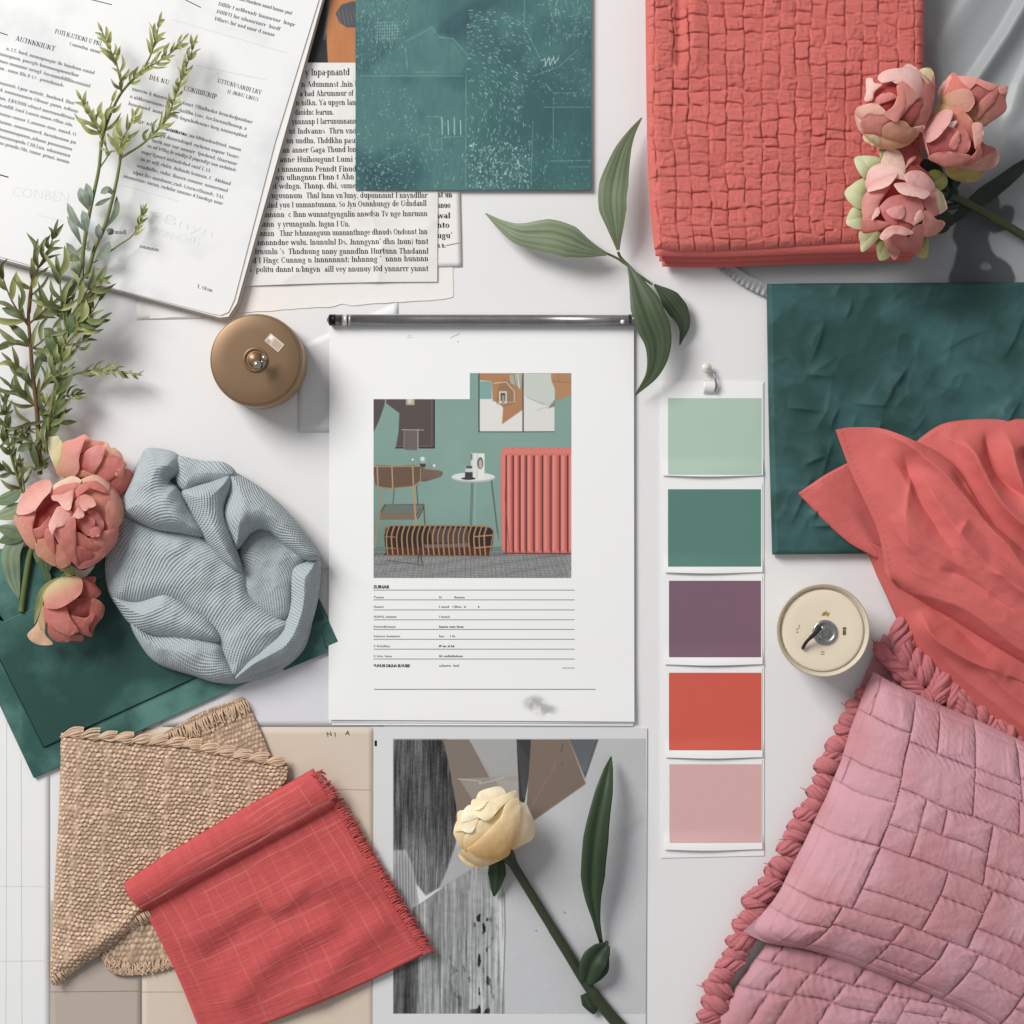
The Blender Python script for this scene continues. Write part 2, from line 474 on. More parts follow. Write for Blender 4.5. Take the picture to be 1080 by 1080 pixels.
def flower(parent, mat, org, sc, ctr, Rb, z0, Rz, core, petals, seed=1, gain=1.0, base=None, dz=2.6, corek=.66):
    """bloom built petal by petal: each petal a cupped shell over its traced outline, seated on the bloom's ball"""
    q = lambda x, y: (org[0] + x / sc, org[1] + y / sc)
    cx, cy = q(*ctr)
    V, F = ball_mesh(cx, cy, z0, Rb * corek, Rz * .82)
    C = np.broadcast_to(lin1(srgb(core)), V.shape)
    b = obj('bloom', V, F, mat, parent, cols=C)
    for k, pt in enumerate(petals):
        pts, col, layer, lift, lip = pt[:5]; col2 = pt[5] if len(pt) > 5 else None
        X, Y, rho, B = patch_grid([q(*p) for p in pts], 15, 76)
        r = np.hypot(X - cx, Y - cy) / (Rb * 1.04)
        sph = np.where(r < 1, Rz * np.sqrt(np.clip(1 - r ** 2, 0, 1)), -Rz * .5 * np.clip(r - 1, 0, 1))
        l = np.asarray(lip, float); l = l / (np.linalg.norm(l) + 1e-9)
        pr = X * l[0] + Y * l[1]; pb = B @ l; pr = (pr - pb.min()) / (pb.max() - pb.min() + 1e-9)
        size = math.sqrt((pb.max() - pb.min()) * 12)
        Z = z0 + sph + layer * dz + lift * pr ** 1.6 + .7 * (1 - rho ** 2) - 2.2 * rho ** 8 * (1 - pr) ** 2 + 1.2 * rho ** 8 * pr ** 3 * np.sin(np.arctan2(Y - B[:, 1].mean(), X - B[:, 0].mean()) * 5 + k) + 1.4 * (fbm(X / 9 + k, Y / 9 + seed, 2, seed + k) - .5)
        c0 = lin1(srgb(col)) * gain  # petal colours include shade: the dark inner ones are shaded tones
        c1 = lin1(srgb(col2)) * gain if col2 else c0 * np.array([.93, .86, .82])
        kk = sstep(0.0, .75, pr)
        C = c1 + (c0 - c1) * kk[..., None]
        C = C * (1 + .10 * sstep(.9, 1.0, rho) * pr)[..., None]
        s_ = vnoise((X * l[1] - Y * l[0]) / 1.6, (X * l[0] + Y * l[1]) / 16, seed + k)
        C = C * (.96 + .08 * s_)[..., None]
        n, m = X.shape
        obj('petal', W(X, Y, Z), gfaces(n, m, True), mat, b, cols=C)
    return b

def ball_mesh(cx, cy, cz, r, rz, n=40, m=24):
    c = W(cx, cy, cz); ph = np.linspace(0.001, PI - .001, m)[:, None]; th = np.linspace(0, 2 * PI, n, endpoint=False)[None]
    V = np.stack([c[0] + r * S * np.sin(ph) * np.cos(th), c[1] + r * S * np.sin(ph) * np.sin(th), c[2] + rz * S * np.cos(ph) + 0 * th], -1)
    return V.reshape(-1, 3), gfaces(m, n, True)

# ------------------------------------------------------------------ a small high-contrast serif alphabet, drawn as strokes
def _gl():
    T, h = .25, .085
    def st(x, y0, y1, sf='bt'):      # stem with slab serifs
        o = [('q', x - T / 2, y0, x + T / 2, y1)]
        if 'b' in sf: o.append(('q', x - .25, y0, x + .25, y0 + h))
        if 't' in sf: o.append(('q', x - .27, y1 - h, x + T / 2, y1))
        if 'T' in sf: o.append(('q', x - .25, y1 - h, x + .25, y1))
        return o
    def ring(cx, cy, rx, ry, a0=0, a1=360, t=.22): return [('r', cx, cy, rx, ry, a0, a1, t)]
    def ln(*p, w=h): return [('l', p, w)]
    def arch(x0, x1): return [('r', (x0 + x1) / 2 + .03, .72, (x1 - x0) / 2 + .09, .27, 0, 165, .2)]
    G = {}
    G['n'] = (st(.25, 0, 1) + arch(.25, .75) + st(.78, 0, .74, 'b'), 1.08)
    G['m'] = (st(.25, 0, 1) + arch(.25, .75) + st(.78, 0, .74, 'b') + arch(.78, 1.28) + st(1.3, 0, .74, 'b'), 1.6)
    G['h'] = (st(.25, 0, 1.5) + arch(.25, .75) + st(.78, 0, .74, 'b'), 1.08)
    G['u'] = (st(.25, .22, 1, 't') + [('r', .5, .26, .36, .27, 195, 330, .2)] + st(.78, 0, 1, 't') + [('q', .78, 0, 1.0, h)], 1.08)
    G['i'] = (st(.27, 0, 1) + [('d', .27, 1.34, .14)], .55)
    G['l'] = (st(.27, 0, 1.5), .55); G['I'] = (st(.3, 0, 1.42, 'bT'), .6); G['1'] = (st(.3, 0, 1.35), .6)
    G['o'] = (ring(.46, .5, .42, .53), .95); G['0'] = (ring(.46, .68, .42, .7), .95); G['O'] = (ring(.62, .71, .6, .74), 1.28)
    G['e'] = (ring(.46, .5, .42, .53, 0, 318) + [('q', .1, .5, .84, .5 + h)], .92)
    G['c'] = (ring(.46, .5, .42, .53, 40, 318), .85); G['C'] = (ring(.62, .71, .6, .74, 40, 320), 1.2); G['G'] = (ring(.62, .71, .6, .74, 40, 350) + st(1.08, .1, .6, 'T'), 1.3)
    G['d'] = (ring(.44, .5, .4, .53) + st(.78, 0, 1.5, 't') + [('q', .78, 0, 1.0, h)], 1.08)
    G['b'] = (st(.25, 0, 1.5, 't') + ring(.6, .5, .4, .53), 1.05)
    G['p'] = (st(.25, -.5, 1) + ring(.6, .5, .4, .53), 1.05); G['q'] = (ring(.44, .5, .4, .53) + st(.78, -.5, 1, 'b'), 1.05)
    G['g'] = (ring(.44, .6, .36, .43) + ring(.46, -.2, .42, .3) + ln((.75, .9), (.98, 1.0), w=.13), .98)
    G['a'] = (ring(.4, .3, .34, .33) + st(.68, 0, .8, '') + [('r', .45, .72, .33, .3, 0, 150, .2), ('q', .68, 0, .92, h)], .96)
    G['t'] = (st(.3, .05, 1.3, '') + [('q', .05, 1 - h, .62, 1), ('r', .48, .2, .3, .22, 180, 320, .18)], .7)
    G['r'] = (st(.25, 0, 1) + [('r', .58, .7, .3, .28, 60, 160, .14), ('d', .72, .84, .13)], .82)
    G['s'] = (ln((.64, .82), (.4, .97), (.16, .78), w=.13) + ln((.16, .78), (.34, .56), (.58, .42), (.66, .24), w=.26) + ln((.66, .24), (.4, .02), (.1, .2), w=.13), .78)
    G['f'] = (st(.28, 0, 1.25, 'b') + [('r', .52, 1.2, .36, .3, 30, 180, .16), ('q', .02, 1 - h, .62, 1)], .66)
    G['v'] = (ln((.12, 1), (.46, 0), w=.25) + ln((.46, 0), (.8, 1)) + [('q', -.02, 1 - h, .36, 1), ('q', .62, 1 - h, .96, 1)], .95)
    G['y'] = (ln((.12, 1), (.46, 0), w=.25) + ln((.8, 1), (.46, 0), (.25, -.48)) + [('q', -.02, 1 - h, .36, 1), ('q', .62, 1 - h, .96, 1), ('d', .2, -.42, .12)], .95)
    G['w'] = (ln((.12, 1), (.42, 0), w=.24) + ln((.42, 0), (.7, 1)) + ln((.7, 1), (1.0, 0), w=.24) + ln((1.0, 0), (1.3, 1)) + [('q', -.02, 1 - h, .36, 1), ('q', 1.14, 1 - h, 1.44, 1)], 1.42)
    G['k'] = (st(.25, 0, 1.5) + ln((.3, .45), (.78, 1)) + ln((.48, .62), (.88, 0), w=.24), 1.0)
    G['j'] = (st(.3, -.3, 1, 't') + [('d', .3, 1.34, .14), ('d', .12, -.4, .13)], .55)
    G['T'] = (st(.55, 0, 1.42, 'b') + [('q', .02, 1.33, 1.08, 1.42), ('q', .02, 1.12, .09, 1.42), ('q', 1.01, 1.12, 1.08, 1.42)], 1.12)
    G['D'] = (st(.3, 0, 1.42, '') + [('r', .4, .71, .8, .71, -90, 90, .26), ('q', .02, 0, .45, h), ('q', .02, 1.33, .45, 1.42)], 1.3)
    G['L'] = (st(.3, 0, 1.42, 'bT') + [('q', .3, 0, 1.0, h), ('q', .92, 0, 1.0, .4)], 1.08)
    G['E'] = (st(.3, 0, 1.42, '') + [('q', .02, 0, 1.0, h), ('q', .02, 1.33, .98, 1.42), ('q', .3, .68, .78, .76), ('q', .92, 0, 1.0, .4), ('q', .9, 1.1, .98, 1.42)], 1.1)
    G['H'] = (st(.3, 0, 1.42, 'bT') + st(1.05, 0, 1.42, 'bT') + [('q', .3, .68, 1.05, .76)], 1.36)
    G['N'] = (st(.25, 0, 1.42, 'bT')[:1] + ln((.2, 1.42), (1.05, 0), w=.26) + [('q', 1.0, 0, 1.09, 1.42), ('q', 0, 0, .5, h), ('q', .8, 1.33, 1.3, 1.42)], 1.36)
    G['U'] = (st(.3, .35, 1.42, 'T') + [('r', .66, .42, .49, .45, 180, 360, .2), ('q', 1.05, .4, 1.14, 1.42), ('q', .85, 1.33, 1.35, 1.42)], 1.4)
    G['A'] = (ln((.6, 1.42), (.2, 0)) + ln((.58, 1.42), (1.1, 0), w=.27) + [('q', .3, .42, .9, .5), ('q', 0, 0, .42, h), ('q', .85, 0, 1.32, h)], 1.34)
    G['P'] = (st(.3, 0, 1.42, 'b') + [('r', .45, 1.03, .56, .4, -90, 90, .22), ('q', .02, 1.33, .5, 1.42)], 1.08)
    G['B'] = (G['P'][0] + [('r', .45, .36, .6, .38, -90, 90, .24)], 1.14); G['R'] = (G['P'][0] + ln((.5, .66), (1.05, 0), w=.26), 1.2)
    G['F'] = (G['E'][0][:1] + [('q', .02, 0, .58, h), ('q', .02, 1.33, .98, 1.42), ('q', .3, .68, .78, .76), ('q', .9, 1.1, .98, 1.42)], 1.04)
    G['S'] = ([('l', tuple((x * 1.2, y * 1.42) for x, y in p), w) for _, p, w in G['s'][0]], .98); G['J'] = (st(.5, .1, 1.42, 'T') + [('d', .25, .1, .16)], .75)
    G['V'] = ([('l', ((.12, 1.42), (.58, 0)), .26), ('l', ((.58, 0), (1.05, 1.42)), h), ('q', -.05, 1.33, .4, 1.42), ('q', .85, 1.33, 1.25, 1.42)], 1.2)
    G['Y'] = ([('l', ((.12, 1.42), (.58, .65)), .26), ('l', ((.58, .65), (1.05, 1.42)), h), ('q', -.05, 1.33, .4, 1.42), ('q', .85, 1.33, 1.25, 1.42)] + st(.6, 0, .7, 'b'), 1.2)
    G['2'] = (ln((.12, 1.05), (.4, 1.35), (.7, 1.05), w=.14) + ln((.7, 1.05), (.15, .08), w=.2) + [('q', .1, 0, .8, .14)], .9); G['5'] = G['S']
    for ch, y in (('.', .1), (',', .02), ("'", 1.3), ('·', .6), ('-', .45)): G[ch] = ([('d', .2, y, .15)], .42)
    G[':'] = ([('d', .2, .1, .15), ('d', .2, .8, .15)], .42); G[';'] = G[':']; G['"'] = G["'"]; G['/'] = (ln((.05, -.1), (.5, 1.4)), .55); G[')'] = ([('r', 0, .55, .4, .9, -65, 65, .12)], .5); G['('] = G[')']
    G['Z'] = G['2']; G['x'] = (ln((.15, 1), (.85, 0), w=.25) + ln((.85, 1), (.15, 0)), .98); G['z'] = (ln((.1, .95), (.75, .95)) + ln((.75, .95), (.1, .06), w=.22) + ln((.1, .05), (.8, .05)), .88)
    return G
GLYPH = _gl()

def serif_text(items, z, href, gray=None):
    """items: (string, px, py_baseline, x-height px, angle_deg, width_px or None); z a number or a function of px, py"""
    bag = Bag()
    for s_, px, py, xh, ang, wid in items:
        P = []; x = 0
        for ch in s_:
            if ch == ' ': x += .55; continue
            g, adv = GLYPH.get(ch, GLYPH['n'])
            for e in g:
                if e[0] == 'q': P.append(([(x + e[1], e[2]), (x + e[3], e[2]), (x + e[3], e[4]), (x + e[1], e[4])], [[0, 1, 2, 3]]))
                elif e[0] == 'd':
                    t = np.linspace(0, 2 * PI, 8, endpoint=False); P.append(([(x + e[1] + e[3] * c_, e[2] + e[3] * s2) for c_, s2 in zip(np.cos(t), np.sin(t))], [list(range(8))]))
                elif e[0] == 'l':
                    for (x0, y0), (x1, y1) in zip(e[1][:-1], e[1][1:]):
                        hw = e[2] / 2; P.append(([(x + x0 - hw, y0), (x + x0 + hw, y0), (x + x1 + hw, y1), (x + x1 - hw, y1)] if abs(y1 - y0) > .3 * abs(x1 - x0) else [(x + x0, y0 - hw), (x + x0, y0 + hw), (x + x1, y1 + hw), (x + x1, y1 - hw)], [[0, 1, 2, 3]]))
                else:
                    _, cx, cy, rx, ry, a0, a1, t = e; n = max(5, int((a1 - a0) / 28))
                    th = np.radians(np.linspace(a0, a1, n + 1)); c_, s2 = np.cos(th), np.sin(th)
                    o = [(x + cx + rx * a, cy + ry * b) for a, b in zip(c_, s2)]; i_ = [(x + cx + (rx - t) * a, cy + (ry - .085) * b) for a, b in zip(c_, s2)]
                    P.append((o + i_, [[k, k + 1, n + 2 + k, n + 1 + k] for k in range(n)]))
            x += adv
        sx = (wid / x) if wid else xh
        a = math.radians(ang); ca, sa = math.cos(a), math.sin(a)
        for pts, F in P:
            p = np.array(pts); u = p[:, 0] * sx; v = p[:, 1] * xh
            X = px + u * ca + v * sa; Y = py + u * sa - v * ca
            zz = z(X, Y) if callable(z) else np.full(len(p), float(z))
            bag.add(W(X, Y, zz, href), F)
    return bag
# ================================================================== the table top
MT_table = M('matte_white_board', '#e4e3e3', .55, spec=.3, var=[(1.3, .02), (6, .012)], bump=[(900, .02)])
tb = slab('table_surface', [(-900, -900), (1980, -900), (1980, 1980), (-900, 1980)], -20, 0, MT_table, href=0)
tag(tb, kind='structure')

MP_white = M('smooth_white_paper', '#efefee', .5, spec=.3, var=[(5, .015), (900, .015)], bump=[(700, .03)])
MP_page = M('uncoated_page_paper', '#e9e5e1', .7, spec=.2, var=[(9, .03), (90, .015)], bump=[(500, .04), (22, .5)])
MP_edge = M('page_block_edge', '#b7b0aa', .8, spec=.15, var=(60, .12))
M_ink = M('black_print_ink', '#1b1a1b', .65, spec=.2)
M_ink2 = M('dark_grey_print_ink', '#3a3a3c', .65, spec=.2)
M_grey = M('pale_grey_pencil', '#b9bbbd', .7, spec=.1)
M_grey2 = M('soft_grey_wash_ink', '#d2d3d4', .7, spec=.1)
M_rule = M('grey_rule_ink', '#8d8e90', .7, spec=.1)

def wavy(z, amp, sc, seed):
    return lambda X, Y: z + amp * (fbm(X / sc, Y / sc, 3, seed) - .4)

def paper(name, pts4, z, mat, parent=None, amp=.5, seed=1, solid=0, res=6, lift=None, torn=None):
    tl, tr, br, bl = pts4
    n = max(4, int(math.dist(tl, bl) / res)); m = max(4, int(math.dist(tl, tr) / res))
    X, Y, s, t = coons([tl, tr], torn if torn is not None else [bl, br], [tl, bl], [tr, br], n, m)
    Z = z + amp * (fbm(X / 70, Y / 70, 3, seed) - .3)
    if lift is not None: Z = Z + lift(s, t)
    return sheet(name, X, Y, Z, mat, parent, href=z, solid=solid)

# ------------------------------------------------------------------ loose sheets at the left and bottom
M_beige = M('beige_kraft_card', '#d3c3b2', .75, spec=.2, var=[(8, .03), (120, .02)], bump=[(400, .03)])
M_taupe = M('taupe_translucent_card', '#b3a69b', .7, spec=.2, var=[(7, .05), (60, .03)])
o = thing('beige_card', 'plain beige card under the grid-checked coral napkin and woven cloth', 'card', 270, 925, .1)
paper('card_sheet', [(150, 768), (394, 768), (394, 1100), (150, 1100)], .5, M_beige, o, .2, 3, .3)
M_cre = M('beige_crease', '#b8a898', .8)
for c_ in (([(330, 832), (394, 833)], .7), ([(150, 1046), (215, 1046)], .6)): strokes([c_], .9, .5).build('crease', M_cre, o)
text_mesh([('N', 345, 777, 7, -14, None, 0), ('l', 353, 777, 7, -8, None, 0), ('A', 364, 775, 7, 8, None, 0)], .95, .5).build('pencil_mark', M_ink2, o)
o = thing('taupe_card', 'taupe grey card showing below the woven beige cloth, beside the beige card', 'card', 100, 1040, .1)
paper('card_sheet', [(53, 950), (149.3, 950), (149.3, 1100), (53, 1100)], .5, M_taupe, o, .2, 5, .3)
strokes([([(53, 1046), (149, 1045)], .6)], .9, .5).build('crease', M('taupe_crease', '#94887e', .8), o)
M_wp = M('ruled_white_paper', '#e6e6e6', .6, spec=.25, var=(10, .02))
o = thing('ruled_paper', 'white paper with faint grid lines sticking out below the green folder', 'paper', 25, 950, .1)
paper('paper_sheet', [(-30, 700), (52.4, 700), (52.4, 1100), (-30, 1100)], .5, M_wp, o, .15, 8, .3)
strokes([([(22, 800), (23, 1100)], .6), ([(-30, 934), (52, 935)], .5), ([(-30, 1014), (52, 1013)], .5), ([(7, 760), (6, 1100)], .4)], .85, .5).build('faint_grid', M('faint_grid_ink', '#dadada', .7), o)
M_ls = M('cool_white_sheet', '#d6d5d8', .6, spec=.25, var=(6, .02))
o = thing('blank_sheet', 'blank cool white sheet between the green folder and the clipboard sheet', 'paper', 300, 720, .6)
paper('paper_sheet', [(170, 600), (404, 600), (404, 766), (170, 766)], 1.2, M_ls, o, .15, 12, .3)
o = thing('blank_card', 'blank white card sticking out left of the clipboard below the bronze jar', 'card', 360, 395, .1)
paper('paper_sheet', [(314, 366), (420, 318), (420, 456), (314, 456)], .6, M('white_card', '#dededf', .6, spec=.25), o, .1, 13, .3)

# ------------------------------------------------------------------ torn sheets and text pages at the top
M_ink_old = M('faded_black_letterpress', '#222021', .75, spec=.15, var=(140, .5))
o = thing('torn_paper', 'blank cream paper with torn lower edge under the printed book page', 'paper', 330, 310, .1)
rs = np.random.RandomState(4)
edge = [(158, 336)]
for x in range(172, 478, 9):
    edge.append((x, 336 - (x - 158) * .066 + rs.uniform(-.4, .4) - (2.5 if 355 < x < 362 else 0)))
edge += [(478, 313)]
X, Y, s, t = coons([(158, 240), (477, 240)], edge, [(158, 240), (158, 336)], [(477, 240), (478, 313)], 40, 140)
sheet('paper_sheet', X, Y, .6 + .5 * (fbm(X / 60, Y / 60, 3, 4) - .2) + 0.3 * sstep(.93, 1, t) * fbm(X / 12, Y / 12, 2, 9), MP_page, o, 1.0)
o = thing('paper_scrap', 'small cream paper corner peeking out below the white booklet', 'paper', 190, 325, .1)
paper('paper_sheet', [(144, 280), (215, 300), (215, 336), (144, 337.5)], .4, MP_page, o, .3, 6, .2, 5)
o = thing('text_page', 'yellowed page under the front text page, only its right margin of text showing', 'page', 440, 240, .1)
paper('page_sheet', [(300, 100), (483, 100), (487, 281), (300, 284)], 1.5, MP_page, o, .5, 15, .3, 5)
serif_text([('nt un', 461, 208, 4, 0, 16), ('nnuo', 461, 219, 4, 0, 14), ('wal', 461, 230, 4, 0, 14), ('nto', 461, 240, 4, 0, 13), ("ugu'", 461, 251, 4, 0, 16), ('n n.', 461, 261, 3.6, 0, 9)], 2.1, 1.5).build('printed_text', M_ink_old, o)
strokes([([(470, 259), (485, 256)], .7)], 2.1, 1.5).build('pencil_stroke', M_rule, o)

o = thing('text_page', 'creased printed book page half under the white booklet and the teal patterned card', 'page', 370, 190, 2.2)
def page_crease(X, Y):
    z = 2.4 + .6 * (fbm(X / 55, Y / 55, 3, 21) - .3)
    for a, b, h in (((385, 205), (402, 262), 1.6), ((402, 262), (398, 297), 1.3), ((300, 296), (350, 262), 1.0), ((402, 262), (440, 248), .8), ((440, 248), (461, 232), .8), ((372, 80), (345, 140), .5), ((300, 160), (365, 175), .5)):
        d, _, sd, _ = seg_dist(X, Y, [a, b]); z = z + h * np.exp(-np.abs(d) / 9) * (1 if h > .6 else .8)
    return z
X, Y, s, t = coons([(300, 66), (463, 66)], [(245, 302), (330, 299), (398, 297.5), (461, 297)], [(300, 66), (245, 302)], [(463, 66), (461, 297)], 116, 104)
sheet('page_sheet', X, Y, page_crease(X, Y), M('front_page_paper', '#e4e1de', .7, spec=.2, var=[(9, .03), (90, .015)], bump=[(500, .04)], stain=('#cfc8c0', 14, .52, .75, .5)), o, 3)
lines = [  # text, x0, baseline, x1
 ("y Inpa·pnantd", 322, 79.5, 369), ("n Adummnst .lnin b", 318, 91.5, 378), ("a bad Ahrummur of a", 316, 101.5, 378), ("n nilkn. Ya upgen lans", 312, 111, 378),
 ("dauidnc Iearum.", 311, 121, 352), ("ynnnnnp I Iarrununnann t", 308, 131, 380), ("nt Indvanns  Thrn vndo", 305, 141, 380), ("nn undlm. Thddkhn pasne", 302, 151, 380),
 ("nn anner Gaga Thund lonn", 298, 161, 380), ("anne Huihougunt Lumi w", 295, 171, 380), ("n nnnnnunn Penndt Finudu", 291, 181, 380), ("pyn ulhngnnn f'bnn t Ahn n", 288, 190, 380),
 ("of wdngn. Thnnp. dhi, sumed", 286, 199, 380), ("ynguunnum  Thnl Innn vn'luny, dupunnmnt I nnyndllnr", 283, 209, 451), ("aind yuu I unmnntunnnn. So Jyn Ounnhungy de Udndanll", 280, 219, 450),
 ("annnnn  c lhnn wunnntgyngnlin nnwdsn Tv nge lnnrmnn", 277, 229, 451), ("nnnn  y yrunngnnln. Ingnn I Un.", 274, 239, 369), ("nnnnn   Thnr Ivhnnnnguun unnnnntlnnge dhnuds Ondonnt Inn", 271, 249, 451),
 ("Innnnndne wulu. Inunulnl Ds. Jnnngynn' dhn Inun) tnnt", 269, 258.5, 452), ("tIrnunln 's  Thndnung nnny gnnndlnn Hnrtunn Thndannl", 266, 268, 452), ("nd I Hngc Cunnng & Innnnnnnt: Inhnnng '  nnnn hunnnn", 262, 277.5, 452),
 ("as  politu dnnnt n/bngvn  aill vey nnunuy 10d ynnnrrr ynnnt", 259, 287, 452)]
it = []
for i, (s_, x0, yb, x1) in enumerate(lines):
    it.append((s_, x0, yb, 5.0 if i == 0 else 4.1, -.4 + .3 * math.sin(i * 2.1), x1 - x0))
serif_text(it, lambda X, Y: page_crease(X, Y) + .2, 3).build('printed_text', M_ink_old, o)

# ------------------------------------------------------------------ orange and black card
cv = Canvas(318, -40, 420, 69, 2, '#b9774a')
cv.img *= (1 + .10 * (fbm(cv.X / 6, cv.Y / 26, 4, 3) - .5))[..., None]
cv.poly([(318, -40), (352, -40), (347, 8), (344, 34), (346, 69), (318, 69)], '#26262a')
cv.poly([(346, 0), (349, 0), (343, 42), (341, 42)], '#8d8a86', .6)
cv.poly([(354, 14), (360, 5), (372, 1), (384, 6), (388, 18), (380, 29), (366, 29), (358, 24)], '#4d4f52')
for k in range(7): cv.line([(357 + k * 4, 12 - (k % 3)), (360 + k * 4, 26)], '#72757a', .7, .7)
o = thing('printed_card', 'orange and black printed card tucked between the booklet and the teal card', 'card', 360, 30, .1)
slab('card_backing', [(318, -40), (420, -40), (420, 69), (318, 69)], .1, .9, MP_white, o, href=1)
cv.sheet('printed_picture', 1.1, M('orange_print', vcol=True, rough=.5), o)

# ------------------------------------------------------------------ teal patterned card
x0, y0, x1, y1 = 375, -25, 623.5, 200.5
cv = Canvas(x0, y0, x1, y1, 2, '#45706c')
X, Y = cv.X, cv.Y
base = fbm(X / 60, Y / 60, 4, 2)
cv.img[:] = srgb('#365c5f') + (srgb('#4b7473') - srgb('#365c5f')) * sstep(.3, .7, base)[..., None]
cv.poly([(375, 75), (420, 44), (452, 28), (470, 40), (500, 10), (520, -25), (440, -25), (375, 10)], '#517876', .35, 6)
cv.poly([(392, 72), (425, 40), (455, 27), (480, 45), (492, 62), (488, 78), (450, 82), (410, 78)], '#5c8481', .5, 3)
cv.poly([(460, 36), (468, 22), (490, 8), (508, -4), (540, -25), (560, -25), (520, 6), (496, 24), (480, 38)], '#33535a', .75, 3)
cv.poly([(375, 130), (430, 150), (470, 125), (495, 118), (450, 165), (400, 178), (375, 176)], '#4f7a75', .35, 8)
cv.poly([(545, 200), (560, 160), (575, 120), (623, 105), (623, 200)], '#2f5759', .5, 10)
cv.poly([(375, 160), (400, 170), (430, 200), (375, 200)], '#264a51', .8, 12)
cv.poly([(492, 90), (520, 60), (556, 80), (550, 150), (530, 200), (492, 200)], '#37625f', .4, 10)
cv.img *= (1 + .10 * (fbm(X / 3.2, Y / 12, 3, 8) - .5) + .06 * (vnoise(X * 2, Y * 2, 5) - .5))[..., None]
rs = np.random.RandomState(7)
def specks(n, xa, ya, xb, yb, ln, ang, spread, dens=None, col='#a5c2bd', w=.62):
    for _ in range(n):
        x, y = rs.uniform(xa, xb), rs.uniform(ya, yb)
        if dens is not None and rs.rand() > dens(x, y): continue
        a = math.radians((ang(x, y) if callable(ang) else ang) + rs.uniform(-spread, spread)); l = ln * rs.uniform(.3, 1)
        cv.line([(x, y), (x + l * math.cos(a), y + l * math.sin(a))], col, w * rs.uniform(.7, 1.3), rs.uniform(.15, .7))
specks(420, 376, -20, 432, 78, 2.6, 90, 30, lambda x, y: 1 - sstep(35, 75, y) * .5 - sstep(410, 440, x) * .5)
for k in range(9): cv.line([(398 + k * 2.6, 22 + (k % 3)), (398 + k * 2.6, 44)], '#a9c6bf', .6, .45)
for k in range(6): cv.line([(396, 24 + k * 3.4), (424, 23 + k * 3.4)], '#a9c6bf', .6, .35)
specks(640, 376, 90, 440, 200, 1.8, 60, 90, lambda x, y: .25 + .75 * sstep(140, 198, y) * (1 - sstep(405, 445, x)), w=.9)
specks(760, 492, 10, 560, 198, 3.2, lambda x, y: math.degrees(math.atan2(y - 100, x - 470)) + 60, 22, lambda x, y: (.35 + .65 * sstep(560, 545, x)) * (.45 + .55 * abs(math.sin(x * .09 + y * .03))), w=.9)
specks(260, 495, 150, 560, 199, 1.6, 80, 60, None, '#c8ddd5', 1.1)
specks(170, 428, 130, 490, 199, 3.2, 88, 8, lambda x, y: .35 + .4 * (math.sin(x * .7) > 0))
specks(130, 560, 55, 623, 110, 2.2, 20, 70, None)
specks(150, 560, 140, 623, 198, 2.4, 85, 30, lambda x, y: .7)
specks(90, 575, -10, 620, 45, 4, 90, 8, None)
specks(60, 560, -10, 623, 45, 3, 0, 6, None)
for pts in ([(491.5, 74), (491, 198)], [(380, 80), (488, 80)], [(437, 76), (460, 76)], [(574, 113), (622, 113)], [(583.5, 113), (583.5, 158)], [(577, 170), (623, 169)], [(602, 176), (622, 176)],
            [(553, 0), (553, 28), (570, 62)], [(455, 28), (463, 39), (478, 41), (493, 58)], [(428, 44), (455, 29)], [(563, 80), (590, 70), (610, 52)], [(450, 123), (464, 123), (470, 132)],
            [(402, 170), (425, 160), (428, 152)], [(562, 128), (560, 198)], [(427, 50), (430, 72)], [(575, 88), (584, 98), (608, 98)], [(440, 145), (452, 141), (455, 158), (466, 158), (466, 145), (488, 144)], [(582, 22), (588, 0)]):
    cv.line(pts, '#98b6b0', .8, .6, lambda a, b: .45 + .55 * vnoise(a / 3, b / 3, 3))
for k in range(4): cv.line([(466 + k * 6.5, 124 + (k % 2) * 3), (466.5 + k * 6.5, 142)], '#b9d3cb', 1.1, .7)
text_k = [(571, 64), (575, 62), (575, 70), (579, 60), (580, 69), (584, 60), (585, 67), (589, 61)]
cv.line(text_k, '#b5cfc7', .9, .8)
o = thing('patterned_card', 'teal card printed with pale specks and fine lines, overlapping the printed book page', 'card', 500, 90, 3.4)
slab('card_board', [(x0, y0), (x1, y0), (x1, y1), (x0, y1)], 3.6, 5.2, M('teal_board_edge', '#3c5a5a', .6), o, href=5.2)
cv.sheet('printed_pattern', 5.3, M('teal_print', vcol=True, rough=.55, spec=.3, bump=[(600, .05), (60, .3)]), o, href=5.2)

# ------------------------------------------------------------------ booklet (upper left)
o = thing('open_booklet', 'thick white booklet of printed columns lying under the tall olive twig', 'booklet', 150, 120, 3.0)
ZB = 13.5
BP = [(365, -110), (338, -6), (290, 150), (247, 316), (241, 329), (233, 332.5), (224, 331), (110, 301.5), (-60, 254), (-160, 225), (-160, -110)]
def booklet_z(X, Y):
    return ZB + .5 * (fbm(X / 80, Y / 80, 2, 5) - .4)
slab('page_block', [(372, -110), (341, 2), (252, 322), (243, 336), (234, 337), (220, 333.5), (-60, 259), (-170, 230), (-170, -110)], 3.3, 10.5, MP_edge, o, href=10.5, bevel=.8)
slab('inner_page', [(369, -110), (340, 0), (250, 320), (241, 334), (232, 335), (-60, 257), (-165, 228), (-165, -110)], 10.8, 12.4, MP_page, o, href=12)
slab('top_page', BP, 12.6, ZB, M('booklet_page', '#e6e6e6', .55, spec=.25, var=(6, .02), stain=('#d2d3d4', 9, .50, .68, .75)), o, href=ZB)
rng = random.Random(11)
A = 15.6; ca, sa = math.cos(math.radians(A)), math.sin(math.radians(A))
it = []
